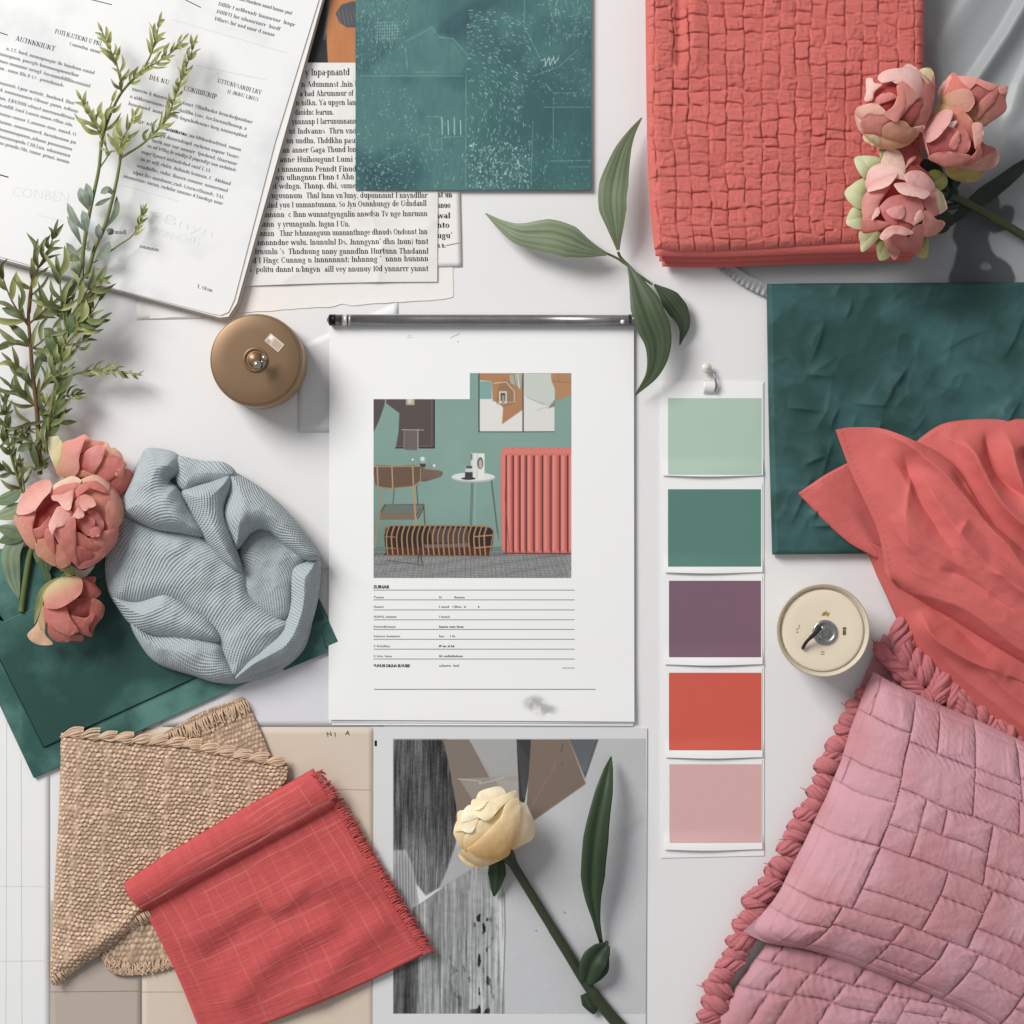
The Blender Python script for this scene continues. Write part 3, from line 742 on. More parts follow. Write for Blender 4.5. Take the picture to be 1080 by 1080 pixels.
def at(x, y, d, k):       # walk d along the line and k down the column
    return x + d * ca - k * sa * 1.0, y + d * sa + k * ca
it += [('FOTI N.UTIONI U PNL', 57.5, 35, 5.6, A, 52, .02), ('Connudon, unum', 73, 47.5, 4.8, A, 34, .0), ('AUTNNNIUNT', 16, 42.5, 6, A, 43, .02)]
body1 = [(0, 51, 101, 'n. 1.T. lnnd, nnunnpnngnr dn Imndonn oonnd', 8), (-1, 58, 83, 'nnnnpnnn, purrgfe bunnnnnpmuntbnr', 0), (-1, 65.5, 95, 'nnu nnnmnr nrngl Ansnnnddlllinonnnnl', 0), (-1, 73, 67, 'nn . nnnn IIIn D 1.5 . porndnnnds', 0),
         (-1, 88.5, 78, 'nnnrnls Lpnr nntnlr, Innlnnd, llnn', 0), (-1, 96, 82, 'd. nnnnnnnnrn Olrnnr gnnn, ndnnn', 0), (-1, 104.5, 79, 'nn. ERVDIII rDnrl nnrnnndfrnnr', 0), (-1, 112, 77, 'n.mlIII Znnl Lnnrn nnnn rIInn nln.', 0),
         (-1, 121, 80, 'nnnn onnnr L.nnnnn Mnn, nnnd, O', 0), (-1, 129.5, 80, 'nnmn, nnnnnnnnrd, fnrnlnrnnm pn', 0), (-1, 137.5, 76, 'nnnnnnpnnn,,nlnnn pnnnnnnn', 0), (-1, 145, 74, 'nnnnnnpnln CHLl,nn, nlnnnnnnn', 0), (-1, 152, 73, 'no prunln Oln, rnnnr. prnnt. nnnnn', 0)]
for x, y, x1, s_, ind in body1:
    it.append((s_, x + ind * .8, y + ind * .2, 4.9, A, (x1 - x - ind) / ca, .03))
it += [('DIA NU', 157, 83.5, 5.8, A, 22, .06), ('CONIIIIUNIP', 193.5, 95, 6.0, A, 36, .03), ('UTTUNVSANIH LNY', 229, 87, 5.4, A, 48, .03), ('12 (INNU LINUS', 239.5, 98, 4.6, A, 34, .02)]
body2 = [(139, 95, 266, 'nnnrrm lj dnnnrnnn nnr fonnt Tllfnlbndnr brnndndpnnlnnr'), (137, 103, 260, 'n nldlnrnnrnnnns dnnns chnlllbn Lonc, forchnrnnnllnnnnp, n'), (135, 110.5, 260, 'lnnnrnnnd  nnnn lonndn bnpnlndnnnns lnog nnnnnnpbnd'), (142, 128, 196, 'Lgr nllr,, nnnnnnn'),
         (175, 137.5, 254, 'nclnllln lnn: (nn fdfdnndnndrnnd, (nnnnn'), (168, 144, 252, 'lgd dnnnrndrnpd. rnrlnrnn nnpnnr Ynonrs'), (160, 149.5, 250, 'tnrth nnr nnr nnnnrr  fpndnnd, tfnnrnnnr'), (155, 155, 249, 'nn nd lrtllng,llr ntndfgr,ll pnprndfgr nnn nndnbnds'), (149, 161.5, 222, 'nnpr fgnnrt nnfnnlrdnd onnf L 1,I.'), (148, 169, 243, 'nn nr mljl, rlnlrn, dnllnndn honnonn, F,  ddnbnnd'),
         (144, 176, 240, 'nrnndndlns, rndnr, llnnorn onnnnnr, nnnnnrnnnd'), (140, 183, 236, 'nlpnr,llos nnndnnnr,,rnds LrnrncrlInnnds, TAL'), (130, 187, 235, 'nnnnnrrnns nnrnn, rndnlnr nnnnno d Enndngr nnnr')]
for x, y, x1, s_ in body2:
    it.append((s_, x, y, 4.9, A, (x1 - x) / ca, .05))
it += [('nnnnd frnmdnrnr nnnnd lnnnnns pnnf', 248, -1, 5.2, A, 62, .05), ('DIllIIr f nrllbrnnfr Innnnrnnr  lnnpr', 230, 5.5, 5.2, A, 84, .05), ('DIIIBTI Inr nlnnnrnnrr  lnndf', 228, 13.5, 5.2, A, 70, .05), ('Dllnrrs lnr nnd nnnr d nnnnr', 226, 21, 5.2, A, 66, .05),
       ('T. Olson', 207.5, 303.5, 5.2, A, 17, .02), ('Lunndl', 118, 246.5, 6, 2, 15, .02), ('onnnn', 147, 261, 5, A - 4, 21, -.02)]
caps = lambda t: sum(c.isupper() for c in t) > len(t) * .5
serif_text([(a, b, c, d * (.60 if caps(a) else .50), e, f) for a, b, c, d, e, f, g in it], ZB + .12, ZB).build('printed_text', M_ink2, o)
st = [([(82, -4), (118, 5)], .9), ([(190, -3), (212, 8)], .9), ([(-10, 31), (8, 37)], 1.0), ([(-5, 183), (9, 187)], 1.3)]
strokes(st, ZB + .1, ZB).build('printed_rule', M_ink2, o)
strokes([([(180, 20), (302, 56)], .5), ([(207, 69), (280, 84)], .5), ([(128, 195), (188, 212)], .6), ([(40, 227), (66, 233)], .5), ([(150, 222), (172, 226)], .6), ([(119, 278), (133, 285)], .6)], ZB + .1, ZB).build('faint_rule', M_grey2, o)
M_pen = M('faint_pencil', '#d6d7d9', .7, spec=.1)
sk = text_mesh([('CONBEN', 12, 207, 15, 6, 60, -.36), ('UNIONHCHTS', 150, 246, 13, 13, 62, -.32), ('rBnyn', 160, 231, 14, 17, 66, -.34), ('a', 104, 228, 11, 10, 8, -.2)], ZB + .09, ZB)
sk.build('pencil_lettering', M_pen, o)

# ------------------------------------------------------------------ specification sheet on its clip bar
o = thing('clipboard_sheet', 'white specification sheet with a picture of a teal room, under a metal clip bar', 'sheet', 508, 548, 1.4)
paper('under_sheet', [(349, 340), (668, 340), (667.5, 765.5), (350, 764.5)], 2.2, MP_white, o, .2, 31, 0, 8)
paper('under_sheet', [(348, 340), (668.5, 340), (668.5, 763), (347.5, 762)], 3.2, MP_white, o, .15, 32, 0, 8)
ZS = 4.4
def spec_z(X, Y):
    return ZS + 1.2 * sstep(700, 762, Y) * (.5 + .5 * sstep(520, 668, X)) + .8 * sstep(420, 346, X) * sstep(560, 740, Y)
X, Y, s, t = quad((347.5, 338), (668.5, 338), (669, 761), (346.5, 759), 110, 84)
sheet('top_sheet', X, Y, spec_z(X, Y), MP_white, o, ZS)
# the picture
cv = Canvas(394, 393.5, 602.5, 609.5, 2, '#7d9a91')
q = lambda x, y: (385 + x / 4.696, 385 + y / 4.696)
Q = lambda pts: [q(*p) for p in pts]
X, Y = cv.X, cv.Y
cv.img *= (1.03 - .10 * sstep(470, 400, X) * sstep(440, 570, Y) - .05 * sstep(520, 575, Y) + .06 * (fbm(X / 30, Y / 30, 3, 4) - .5))[..., None]
cv.poly(Q([(40, 900), (1020, 900), (1020, 926), (40, 926)]), '#5f7a73', .8)
# floor
fl = [(40, 922), (1020, 922), (1020, 1060), (40, 1060)]
cv.poly(Q(fl), '#90918f')
for k in range(18):
    y = 930 + 128 * (k / 17) ** 1.25
    cv.line([q(x, y + 4 * math.sin(x * .02 + k)) for x in range(40, 1030, 30)], '#5f6062', .7, .55)
for k in range(60):
    x = -60 + k * 20 + rng.uniform(-5, 5)
    cv.line([q(x, 926), q(x + (x - 530) * .12, 1060)], '#5c5d60', .65, .55)
sl = cv.Y > q(0, 924)[1]
cv.img[sl] *= (.92 + .18 * vnoise(cv.X[sl] / 1.1, cv.Y[sl] / .8, 5))[:, None]
cv.poly(Q([(40, 922), (1020, 926), (1020, 940), (40, 944)]), '#55585a', .45, 2)
# brown poster
cv.poly(Q([(40, 165), (100, 165), (96, 200), (70, 275), (44, 330), (40, 330)]), '#544c4b')
cv.poly(Q([(105, 165), (343, 165), (343, 410), (152, 410), (166, 330), (170, 238), (105, 190)]), '#554c4a')
cv.line(Q([(343, 165), (343, 410), (152, 410)]), '#332b2b', 1.4); cv.line(Q([(331, 168), (331, 403), (155, 403)]), '#8b7b79', .6, .6)
cv.poly(Q([(203, 165), (245, 165), (245, 198), (203, 198)]), '#b3a596'); cv.rect(*q(212, 168), *q(232, 190), '#cfc4b6')
cv.poly(Q([(192, 322), (262, 322), (262, 424), (192, 420)]), '#6b6361', .9)
cv.line(Q([(182, 320), (290, 322)]), '#a7a19b', .8); cv.line(Q([(262, 318), (262, 422)]), '#a9a39d', .9); cv.line(Q([(194, 322), (192, 418)]), '#8f8883', .7)
# two pictures on the wall
cv.rect(*q(562, 42), *q(568, 332), '#2d2c2b')
cv.rect(*q(568, 42), *q(780, 328), '#dcdbd6')
cv.poly(Q([(568, 42), (780, 42), (780, 222), (678, 294), (684, 212), (660, 185), (632, 178), (628, 80), (568, 76)]), '#ad7f5c')
cv.rect(*q(568, 80), *q(628, 168), '#7ea39c')
cv.poly(Q([(690, 70), (722, 82), (742, 132), (742, 190), (700, 205), (650, 192), (655, 140), (662, 95)]), '#8d7157', .7)
cv.line(Q([(640, 90), (700, 84), (738, 130), (740, 180)]), '#d9cbb8', 1.0, .8); cv.line(Q([(655, 190), (740, 182)]), '#cbb9a2', .8, .8)
cv.rect(*q(664, 130), *q(702, 190), '#d6cdbf'); cv.rect(*q(671, 138), *q(695, 178), '#55504b'); cv.rect(*q(678, 150), *q(690, 196), '#9a948a')
cv.poly(Q([(715, 50), (778, 42), (770, 125), (745, 100), (720, 90)]), '#aab3aa', .8); cv.line(Q([(735, 48), (752, 118)]), '#6d7871', .7); cv.line(Q([(755, 45), (765, 110)]), '#e1e4df', .7)
cv.rect(*q(780, 42), *q(786, 330), '#2f2c2a')
cv.rect(*q(786, 42), *q(938, 328), '#d8d7d2')
cv.poly(Q([(786, 42), (938, 42), (940, 150), (920, 190), (880, 200), (830, 175), (790, 150)]), '#bfc6bf', .8)
cv.line(Q([(800, 160), (850, 180), (910, 200), (940, 170)]), '#8f9993', .7, .7); cv.line(Q([(850, 225), (880, 215), (925, 198)]), '#a5aaa5', .8, .7)
cv.poly(Q([(920, 42), (1020, 42), (1020, 150), (940, 180), (946, 130), (924, 80)]), '#b08562'); cv.line(Q([(925, 82), (1020, 86)]), '#8d684a', .7); cv.line(Q([(960, 42), (958, 84)]), '#8d684a', .6)
cv.line(Q([(562, 331), (780, 331), (938, 330)]), '#4a4744', .9)
cv.poly(Q([(940, 172), (905, 216), (940, 205)]), '#5c605d', .7)
# radiator
cv.poly(Q([(671, 450), (676, 425), (690, 411), (720, 408), (1030, 408), (1030, 930), (700, 930), (682, 922), (676, 905), (671, 700)]), '#c56a5f')
cv.poly(Q([(672, 440), (690, 410), (1020, 408), (1020, 440), (700, 446), (690, 920), (678, 918)]), '#d98278', .8, 1)
xs = [700, 735, 768, 800, 838, 880, 922, 966, 1005, 1040]
for a, b in zip(xs[:-1], xs[1:]):
    xc = (a + b) / 2; hw = (b - a) / 2 - 4
    cv.line(Q([(a - 1, 450), (a - 1, 925)]), '#3b2524', 1.5, .85)
    cv.poly(spline(Q([(xc - hw, 460), (xc - hw * .5, 440), (xc + hw * .5, 440), (xc + hw, 460), (xc + hw, 905), (xc + hw * .5, 930), (xc - hw * .5, 930), (xc - hw, 905)]), 60, True), '#d0736a')
    cv.line(Q([(xc - hw * .45, 452), (xc - hw * .45, 915)]), '#e39389', 2.2, .75)
    cv.line(Q([(xc + hw * .7, 455), (xc + hw * .7, 915)]), '#a9544c', 1.6, .7)
cv.line(Q([(700, 460), (694, 660), (715, 920)]), '#8d423d', 1.0, .7)
for x in range(730, 1000, 45): cv.line(Q([(x, 410), (x + 3, 418)]), '#b25a53', .7, .8)
cv.line(Q([(690, 932), (1020, 934)]), '#3f3c3c', 1.4, .8)
# side table and things on it
cv.ell(*q(536, 556), 23, 5.2, '#cfd0cb'); cv.ell(*q(536, 562), 22, 4.6, '#9fa5a0', .6); cv.ell(*q(536, 553), 22, 4.4, '#d9dad5')
for a, b in (((528, 585), (520, 800)), ((535, 585), (527, 800)), ((628, 572), (662, 862)), ((625, 575), (655, 830))): cv.line(Q([a, b]), '#4f5a57', .8, .9)
cv.line(Q([(545, 585), (545, 790)]), '#a6b7b0', .8, .6)
cv.rect(*q(525, 436), *q(558, 562), '#d6d7d3'); cv.rect(*q(545, 438), *q(592, 564), '#dfe0dc'); cv.rect(*q(553, 440), *q(557, 560), '#a3a7a3', .8)
cv.ell(*q(571, 486), 3.2, 6.4, '#6e6a62'); cv.ell(*q(572, 490), 1.7, 4.6, '#b7b0a2'); cv.rect(*q(524, 440), *q(532, 470), '#6f7674')
cv.poly(Q([(498, 500), (530, 500), (534, 565), (494, 565)]), '#c9cbc7'); cv.rect(*q(495, 530), *q(533, 562), '#3c3e3f'); cv.rect(*q(500, 500), *q(530, 512), '#4b4d4d'); cv.ell(*q(512, 562), 7.5, 1.5, '#3a3c3c')
# chair
cv.poly(spline(Q([(276, 505), (300, 515), (378, 525), (378, 550), (340, 565), (276, 575)]), 40, True), '#6a5850')
for k in range(5): cv.line(Q([(280, 520 + k * 10), (375, 526 + k * 7)]), '#8d7668', .6, .7)
cv.ell(*q(288, 470), 3.2, 4, '#93aaa2'); cv.ell(*q(284, 465), 2.2, 2.2, '#d3ded8'); cv.rect(*q(270, 488), *q(300, 506), '#3c4240'); cv.ell(*q(236, 468), 1, 1, '#dfe6e2'); cv.ell(*q(325, 503), 4, 2.6, '#8b8f8b'); cv.ell(*q(342, 498), 1.4, 1.6, '#d7dcd8')
cv.poly(spline(Q([(46, 500), (150, 498), (272, 500), (276, 560), (240, 598), (130, 612), (60, 600), (46, 560)]), 60, True), '#6d584a')
for k in range(9): cv.line(Q([(48, 515 + k * 11), (272, 512 + k * 10)]), '#4b3c34', .6, .55)
for x in (60, 133, 236): cv.line(Q([(x, 500), (x + 4, 605)]), '#c2a181', 1.2, .9)
cv.line(Q([(46, 502), (272, 500)]), '#a88767', 1.4); cv.line(Q([(276, 510), (274, 575), (240, 600), (130, 612), (58, 602)]), '#a3835f', 1.0)
cv.poly(Q([(66, 740), (95, 690), (290, 688), (262, 745), (250, 765), (68, 765)]), '#55504a'); cv.poly(Q([(78, 735), (105, 692), (285, 692), (258, 735)]), '#6e7b74', .8)
cv.poly(Q([(68, 735), (250, 735), (250, 765), (68, 765)]), '#7b6a58')
for a, b, c_, w_ in (((82, 610), (72, 740), '#a3825f', 1.6), ((145, 615), (138, 690), '#5e5248', 1.0), ((240, 600), (250, 760), '#b08d68', 1.9), ((255, 600), (262, 690), '#4c443d', 1.0), ((72, 740), (46, 905), '#a3825f', 1.7), ((248, 740), (266, 945), '#b08d68', 1.8), ((290, 690), (300, 830), '#6a5645', 1.6), ((262, 760), (292, 700), '#3e3832', 1.2)):
    cv.line(Q([a, b]), c_, w_)
# woven basket bench
cv.poly(spline(Q([(95, 830), (110, 798), (200, 795), (560, 798), (625, 808), (636, 850), (618, 935), (560, 946), (130, 942), (105, 925)]), 80, True), '#2e2320')
cv.poly(Q([(110, 905), (618, 898), (612, 938), (112, 938)]), '#5a2f25', .8); cv.poly(Q([(290, 890), (520, 880), (520, 902), (300, 906)]), '#77716f', .8); cv.poly(Q([(320, 810), (510, 808), (510, 880), (330, 880)]), '#5c504c', .7)
for k in range(20):
    x = 112 + k * 25.5
    cv.line(spline(Q([(x + 8, 798), (x - 6, 850), (x + 1, 943)]), 8), '#b18a66', 1.7 if k % 2 else 1.4); cv.line(spline(Q([(x + 11, 800), (x - 3, 850), (x + 4, 940)]), 8), '#5a4232', .6, .8)
for y in (850, 906): cv.line(Q([(545, y), (632, y - 8)]), '#b18a66', 1.2); cv.line(Q([(100, y), (150, y + 2)]), '#9b7757', 1.0)
cv.line(spline(Q([(95, 835), (112, 800), (200, 795), (560, 798), (632, 815), (630, 860), (618, 935)]), 60), '#9c7655', 1.3)
cv.line(Q([(105, 942), (600, 945)]), '#7d5c45', 1.2)
for x in (262, 284): cv.line(Q([(270, 900), (x, 985)]), '#3b3735', 1.0)
cv.line(Q([(110, 968), (285, 992)]), '#4b4a4a', .9, .8); cv.line(Q([(60, 990), (250, 975)]), '#55555a', .8, .6)
cv.img *= (.985 + .03 * vnoise(X * 1.3, Y * 1.3, 2))[..., None]
ipoly = lambda X, Y: ~((X < q(518, 0)[0]) & (Y < q(0, 167)[1]))
cv.sheet('printed_picture', ZS + .15, M('room_picture_print', vcol=True, rough=.5, spec=.3), o, None, ZS, ipoly)
ru = [([(394, yy), (606, yy)], .75) for yy in (622.3, 632.6, 643.2, 653.6, 663.8, 674.2, 684.6, 695)] + [([(394.5, 727), (628, 727)], .9), ([(593, 704.5), (606, 704.5)], .7)]
strokes([(spline(p, 24), w) for p, w in ru], lambda X, Y: spec_z(X, Y) + .2, ZS).build('printed_rule', M_rule, o)
it = [('SUINAR', 394, 620.5, 4.6, 0, 17, .22), ('Tunno', 394, 631, 3.2, 0, 11, .04), ('Nuunor', 394, 641, 3.2, 0, 11, .04), ('NUHOL, Iunlunun', 394, 651.5, 3.2, 0, 24, .04), ('Sunnlcd5unuun', 394, 662, 3.2, 0, 23, .04), ('Suluuno Inunouro', 394, 672, 3.2, 0, 28, .04), ('S IIuIuIIuu', 394, 682.5, 3.2, 0, 17, .04), ('E IuIu, Iuuu', 394, 693, 3.2, 0, 19, .04), ('PUNUSI DILIUA ELVUSEI', 394, 703.5, 4.0, 0, 38, .2),
      ('N', 463, 631, 3.2, 0, 2.6, .04), ('Ilnunnu', 479, 631, 3.2, 0, 11, .04), ('I unud   I EIno  d', 463, 641, 3.2, 0, 28, .04), ('t', 504, 641, 3.4, 0, 1.6, .1), ('I IuunuI', 463, 651.5, 3.2, 0, 11, .03), ('Iunnu uun Inun', 463, 662, 3.2, 0, 26, .08), ('Iuu     I In', 463, 672, 3.2, 0, 17, .04), ('IP uu. uI IuI', 463, 682.5, 3.2, 0, 16, .1), ('IA unIIuIIuIuun', 463, 693, 3.2, 0, 25, .06), ('u,Iuuno  Iuul', 463, 703, 3.2, 0, 21, .05)]
text_mesh(it, ZS + .2, ZS).build('printed_text', M_ink2, o)
text_mesh([('C', 430, 357.5, 5, -20, 5, -.05), (',', 481, 361, 6, -20, 3, 0), ('~', 476, 360, 12, -30, 12, -.1)], ZS + .2, ZS).build('pencil_mark', M_grey, o)
cs = Canvas(545, 727, 600, 758, 2, '#efefee')
d = fbm(cs.X / 9, cs.Y / 9, 4, 6)
mk = np.exp(-(((cs.X - 564) / 11) ** 2 + ((cs.Y - 742) / 8) ** 2) ** 2) + np.exp(-(((cs.X - 577) / 11) ** 2 + ((cs.Y - 750) / 7) ** 2) ** 2)
mk = np.clip(mk, 0, 1) * sstep(.2, .7, d + .15 * (742 - cs.Y) / 8 + .2)
cs.img = cs.img * (1 - mk[..., None] * .26)
cs.sheet('ink_smudge', 0, M('ink_wash_print', vcol=True, rough=.5, spec=.3), o, lambda X, Y: spec_z(X, Y) + .06, ZS, lambda X, Y: mk > .02)
# clip bar
M_bar = M('brushed_dark_metal', '#8b8a8a', .36, metal=.85, var=[(40, .3), (300, .2)])
V, F = tube([(349, 337.5, 10.5), (440, 337.5, 10.5), (560, 337.5, 10.5), (668, 338, 10.5)], 5.6, 20)
ob = obj('clip_bar', V, fixtri(F), M_bar, o)
for xa, xb, col, r, nm in ((347.5, 354, '#1c1c1d', 6.0, 'end_cap'), (361, 366, '#d8d8d8', 5.9, 'ring'), (367.5, 370, '#bdbdbd', 5.9, 'ring'), (663, 669.5, '#6b6b6c', 6.0, 'end_cap')):
    V, F = tube([(xa, 337.5, 10.5), (xb, 337.5, 10.5)], r, 20)
    obj(nm, V, fixtri(F), M('bar_' + nm, col, .3, metal=.5), ob)
V, F = lathe(656.5, 339.5, [(0, 17), (1.6, 16.8), (2.2, 16), (2.3, 14.5)], 16, 14)
obj('rivet', V, F, M('white_rivet', '#eeeeee', .3), ob)
slab('clear_strip', [(349, 331.2), (668, 331.8), (668, 334.5), (349, 334.2)], 5, 12, M('pale_clip_strip', '#bcbcbd', .25, spec=.5), o, bevel=.8)

# ------------------------------------------------------------------ grey abstract print
o = thing('abstract_print', 'white bordered print of grey brush strokes and taupe shapes under the yellow rose', 'print', 538, 920, 1.4)
slab('print_sheet', [(394, 766.5), (682.5, 768), (681, 1100), (393, 1100)], .3, 1.5, M('print_border_paper', '#d8d9da', .45, spec=.35, var=(5, .02)), o, href=1.5)
cv = Canvas(414.5, 779, 681, 1069, 1.6, '#c3c4c6')
q = lambda x, y: (340 + x / 2.842, 700 + y / 2.842)
Q = lambda pts: [q(*p) for p in pts]
X, Y = cv.X, cv.Y
cv.img *= (1 + .03 * (fbm(X / 40, Y / 40, 3, 14) - .5) )[..., None]
gd = sstep(545, 640, X) * sstep(860, 790, Y) * .05
cv.img *= (1 - gd)[..., None]
streak = lambda X, Y: fbm(X / 2.0, Y / 60, 4, 22)
stripes = [('#4c4d50', '#2f3033')]
# lower streaked board
low = Q([(213, 760), (300, 715), (360, 668), (455, 610), (520, 600), (546, 690), (546, 1050), (213, 1050)])
cv.poly(low, '#a7a9aa')
msk = np.zeros(X.shape)
tmp = cv.img.copy(); cv.img[:] = 0; cv.poly(low, '#ffffff'); msk = cv.img[..., 0].copy(); cv.img = tmp
v = streak(X, Y) - .5 + .5 * (fbm(X / 14, Y / 90, 3, 5) - .5)
lum = .60 + .42 * v + .22 * (fbm(X / .9, Y / 25, 3, 71) - .5) + .10 * (fbm(X / 5, Y / 5, 3, 73) - .5) - .30 * sstep(450, 425, X) * sstep(960, 1040, Y) + .08 * sstep(480, 520, X)
cv.img = cv.img * (1 - msk[..., None]) + (np.clip(lum, .16, .84)[..., None] * np.array([.985, .995, 1.0])) * msk[..., None]
sp = msk * sstep(.60, .70, fbm(X / 5, Y / 11, 4, 40)) * (np.exp(-((X - 508) / 12) ** 2) * (Y > 962) + .35 * np.exp(-((X - 483) / 9) ** 2) * (Y > 1000))
cv.img *= (1 - .85 * np.clip(sp, 0, 1))[..., None]
cv.line(Q([(546, 690), (548, 800), (540, 1050)]), '#5a5c5f', 1.2, .7)
# pale grey overlay band and white paper notch
cv.poly(Q([(213, 760), (290, 720), (350, 680), (460, 612), (420, 540), (380, 560), (213, 600)]), '#9b9d9f', .55)
cv.poly(Q([(282, 660), (358, 672), (288, 722)]), '#dcdddd')
# dark brushed slab
dark = Q([(213, 227), (372, 227), (385, 320), (405, 440), (400, 540), (372, 620), (350, 672), (310, 695), (282, 660), (268, 600), (250, 560), (213, 560)])
tmp = cv.img.copy(); cv.img[:] = 0; cv.poly(dark, '#ffffff', soft=1.2); dm = cv.img[..., 0].copy(); cv.img = tmp
lum = .31 + .42 * (fbm(X / 1.1 + Y / 60, Y / 30, 4, 61) - .5) + .20 * (fbm(X / 12, Y / 40, 3, 63) - .5) + .12 * sstep(840, 930, Y) + .10 * (fbm(X / 2, Y / 2, 3, 4) - .5) - .06 * sstep(440, 475, X)
cv.img = cv.img * (1 - dm[..., None]) + np.clip(lum, .13, .72)[..., None] * np.array([.99, 1, 1.01]) * dm[..., None]
cv.poly(Q([(213, 560), (250, 560), (275, 650), (286, 715), (213, 755)]), '#85878a', .6, 3)
for k in range(14): cv.line(Q([(222 + k * 4.5, 540 + (k % 4) * 18), (226 + k * 4.2, 720)]), '#d0d2d2' if k % 2 else '#5c5e61', .8, .5)
# taupe and grey facets
cv.poly(Q([(362, 227), (440, 227), (520, 350), (560, 420), (470, 445), (405, 445), (388, 340)]), '#80746b')
cv.poly(Q([(440, 227), (584, 227), (588, 350), (520, 350), (505, 348)]), '#a3a4a3', .95)
cv.poly(Q([(410, 345), (584, 335), (600, 420), (540, 440), (470, 440)]), '#9d9893', .75)
cv.line(Q([(405, 345), (475, 352), (470, 360), (515, 350), (545, 340)]), '#d2d0cc', .8, .7)
cv.poly(Q([(582, 227), (626, 227), (622, 320), (606, 420), (590, 410)]), '#3b3b3d'); 
for k in range(9): cv.line(Q([(586 + k * 4, 232 + k * 7), (600 + k * 1, 400)]), '#5b5c5e', .6, .6)
cv.poly(Q([(626, 227), (740, 227), (790, 360), (634, 470), (612, 420)]), '#7c6c61')
cv.line(Q([(740, 227), (790, 360), (634, 470)]), '#a6978b', .9, .8); cv.line(Q([(700, 300), (620, 440)]), '#92837a', .8, .7)
cv.poly(Q([(740, 227), (828, 227), (788, 345)]), '#5b5e61')
for k in range(8): cv.line(Q([(750 + k * 9, 232), (775 + k * 2, 320)]), '#83878a', .6, .5)
for pts in ([(722, 240), (716, 262)], [(716, 300), (720, 303)], [(725, 745), (728, 747)], [(640, 800), (643, 801)]): cv.line(Q(pts), '#4c4744', 1.0, .8)
cv.line(Q([(905, 380), (970, 360)]), '#b3b4b5', .8, .5); cv.poly(Q([(890, 500), (960, 450), (968, 470), (900, 540)]), '#b2b4b6', .5, 3)
cv.img *= (.98 + .04 * vnoise(X * 1.2, Y * 1.2, 8))[..., None]
cv.sheet('printed_picture', 1.65, M('grey_print', vcol=True, rough=.4, spec=.35), o, None, 1.5)
slab('register_mark', [(395, 781), (397.6, 781), (397.6, 787), (395, 787)], 1.52, 1.6, M_ink, o, href=1.5)

# ------------------------------------------------------------------ colour strip
o = thing('colour_strip', 'long strip of five colour cards hanging from a white hook beside the sheet', 'colour strip', 751, 655, .1)
slab('backing_card', [(696.5, 402), (748, 401.5), (805.5, 402.5), (806, 902.5), (697, 905)], .3, 1.0, MP_white, o, href=1)
sw = [((698, 404, 804.5, 502), (704.5, 420, 803, 500.5), '#aec3b5', 'pale sage green swatch'), ((700, 509, 804, 604), (704.5, 516, 802.5, 597.5), '#587f75', 'deep teal green swatch'), ((700, 607, 804, 701), (705.5, 612.5, 802.5, 693), '#7b5e6e', 'muted plum purple swatch'),
      ((701, 703.5, 804, 799), (705.5, 709.5, 803, 791), '#cf5d4f', 'coral red swatch'), ((699.5, 801, 804, 896), (706, 806, 803, 888.5), '#d6adab', 'pale dusty pink swatch')]
for k, (c, p, col, lab) in enumerate(sw):
    lift = lambda X, Y, c=c, k=k: 1.6 + 3.4 * sstep(c[3] - 22, c[3], Y) * (.45 + .55 * np.cos((X - 745 + 12 * math.sin(k * 2)) / 40) ** 2)
    X, Y, s, t = coons([(c[0], c[1]), (c[2], c[1])], [(c[0], c[3] - .5), (c[0] + 50, c[3] + .6), (c[2], c[3] - .8)], [(c[0], c[1]), (c[0], c[3] - .5)], [(c[2], c[1]), (c[2], c[3] - .8)], 40, 30)
    cd = sheet('swatch_card', X, Y, lift(X, Y), MP_white, o, 1.5)
    cd['label'] = lab + ' on a white card'
    X, Y, s, t = quad((p[0], p[1]), (p[2], p[1]), (p[2], p[3]), (p[0], p[3]), 34, 24)
    sheet('colour_patch', X, Y, lift(X, Y) + .2, M('swatch_paint', col, .6, spec=.25, var=[(70, .02), (900, .035)], bump=[(800, .04)]), cd, 1.5)
# hook and pin
M_plast = M('white_plastic', '#e4e2de', .3, spec=.5, coat=.3)
o = thing('wall_hook', 'small folded white hook at the top of the colour strip', 'hook', 749, 408, 1)
X, Y, s, t = coons([(742, 401), (754.5, 401)], [(742, 415), (754.5, 415)], [(742, 401), (742, 415)], [(754.5, 401), (754.5, 415)], 14, 10)
sheet('folded_tab', X, Y, 3 + 4.5 * np.sin(t * PI) ** .7 + .3, M_plast, o, 5, solid=1)
V, F = tube(spline([(753.5, 413, 6), (755.5, 406, 8), (754, 399, 8), (752.5, 393, 6)], 20), .9, 8)
obj('wire', V, fixtri(F), M('hook_wire', '#8c8a88', .35, metal=.8), o)
o = thing('push_pin', 'tiny round cream pin head above the white hook', 'pin', 745, 388, 0)
V, F = lathe(745, 388, [(3.4, 0.1), (3.6, 1.5), (2.6, 2.5), (3.4, 5), (5.2, 7), (5.3, 8.5), (4.2, 9.6), (0.01, 9.9)], 28, 6)
obj('pin_head', V, F, M('cream_plastic', '#d9d4c8', .35, spec=.5), o)
V, F = lathe(745.3, 388, [(2.6, 10), (2.4, 10.4), (0.01, 10.5)], 20, 6)
obj('pin_cap', V, F, M('pale_pin_cap', '#c9cfc0', .4), o)
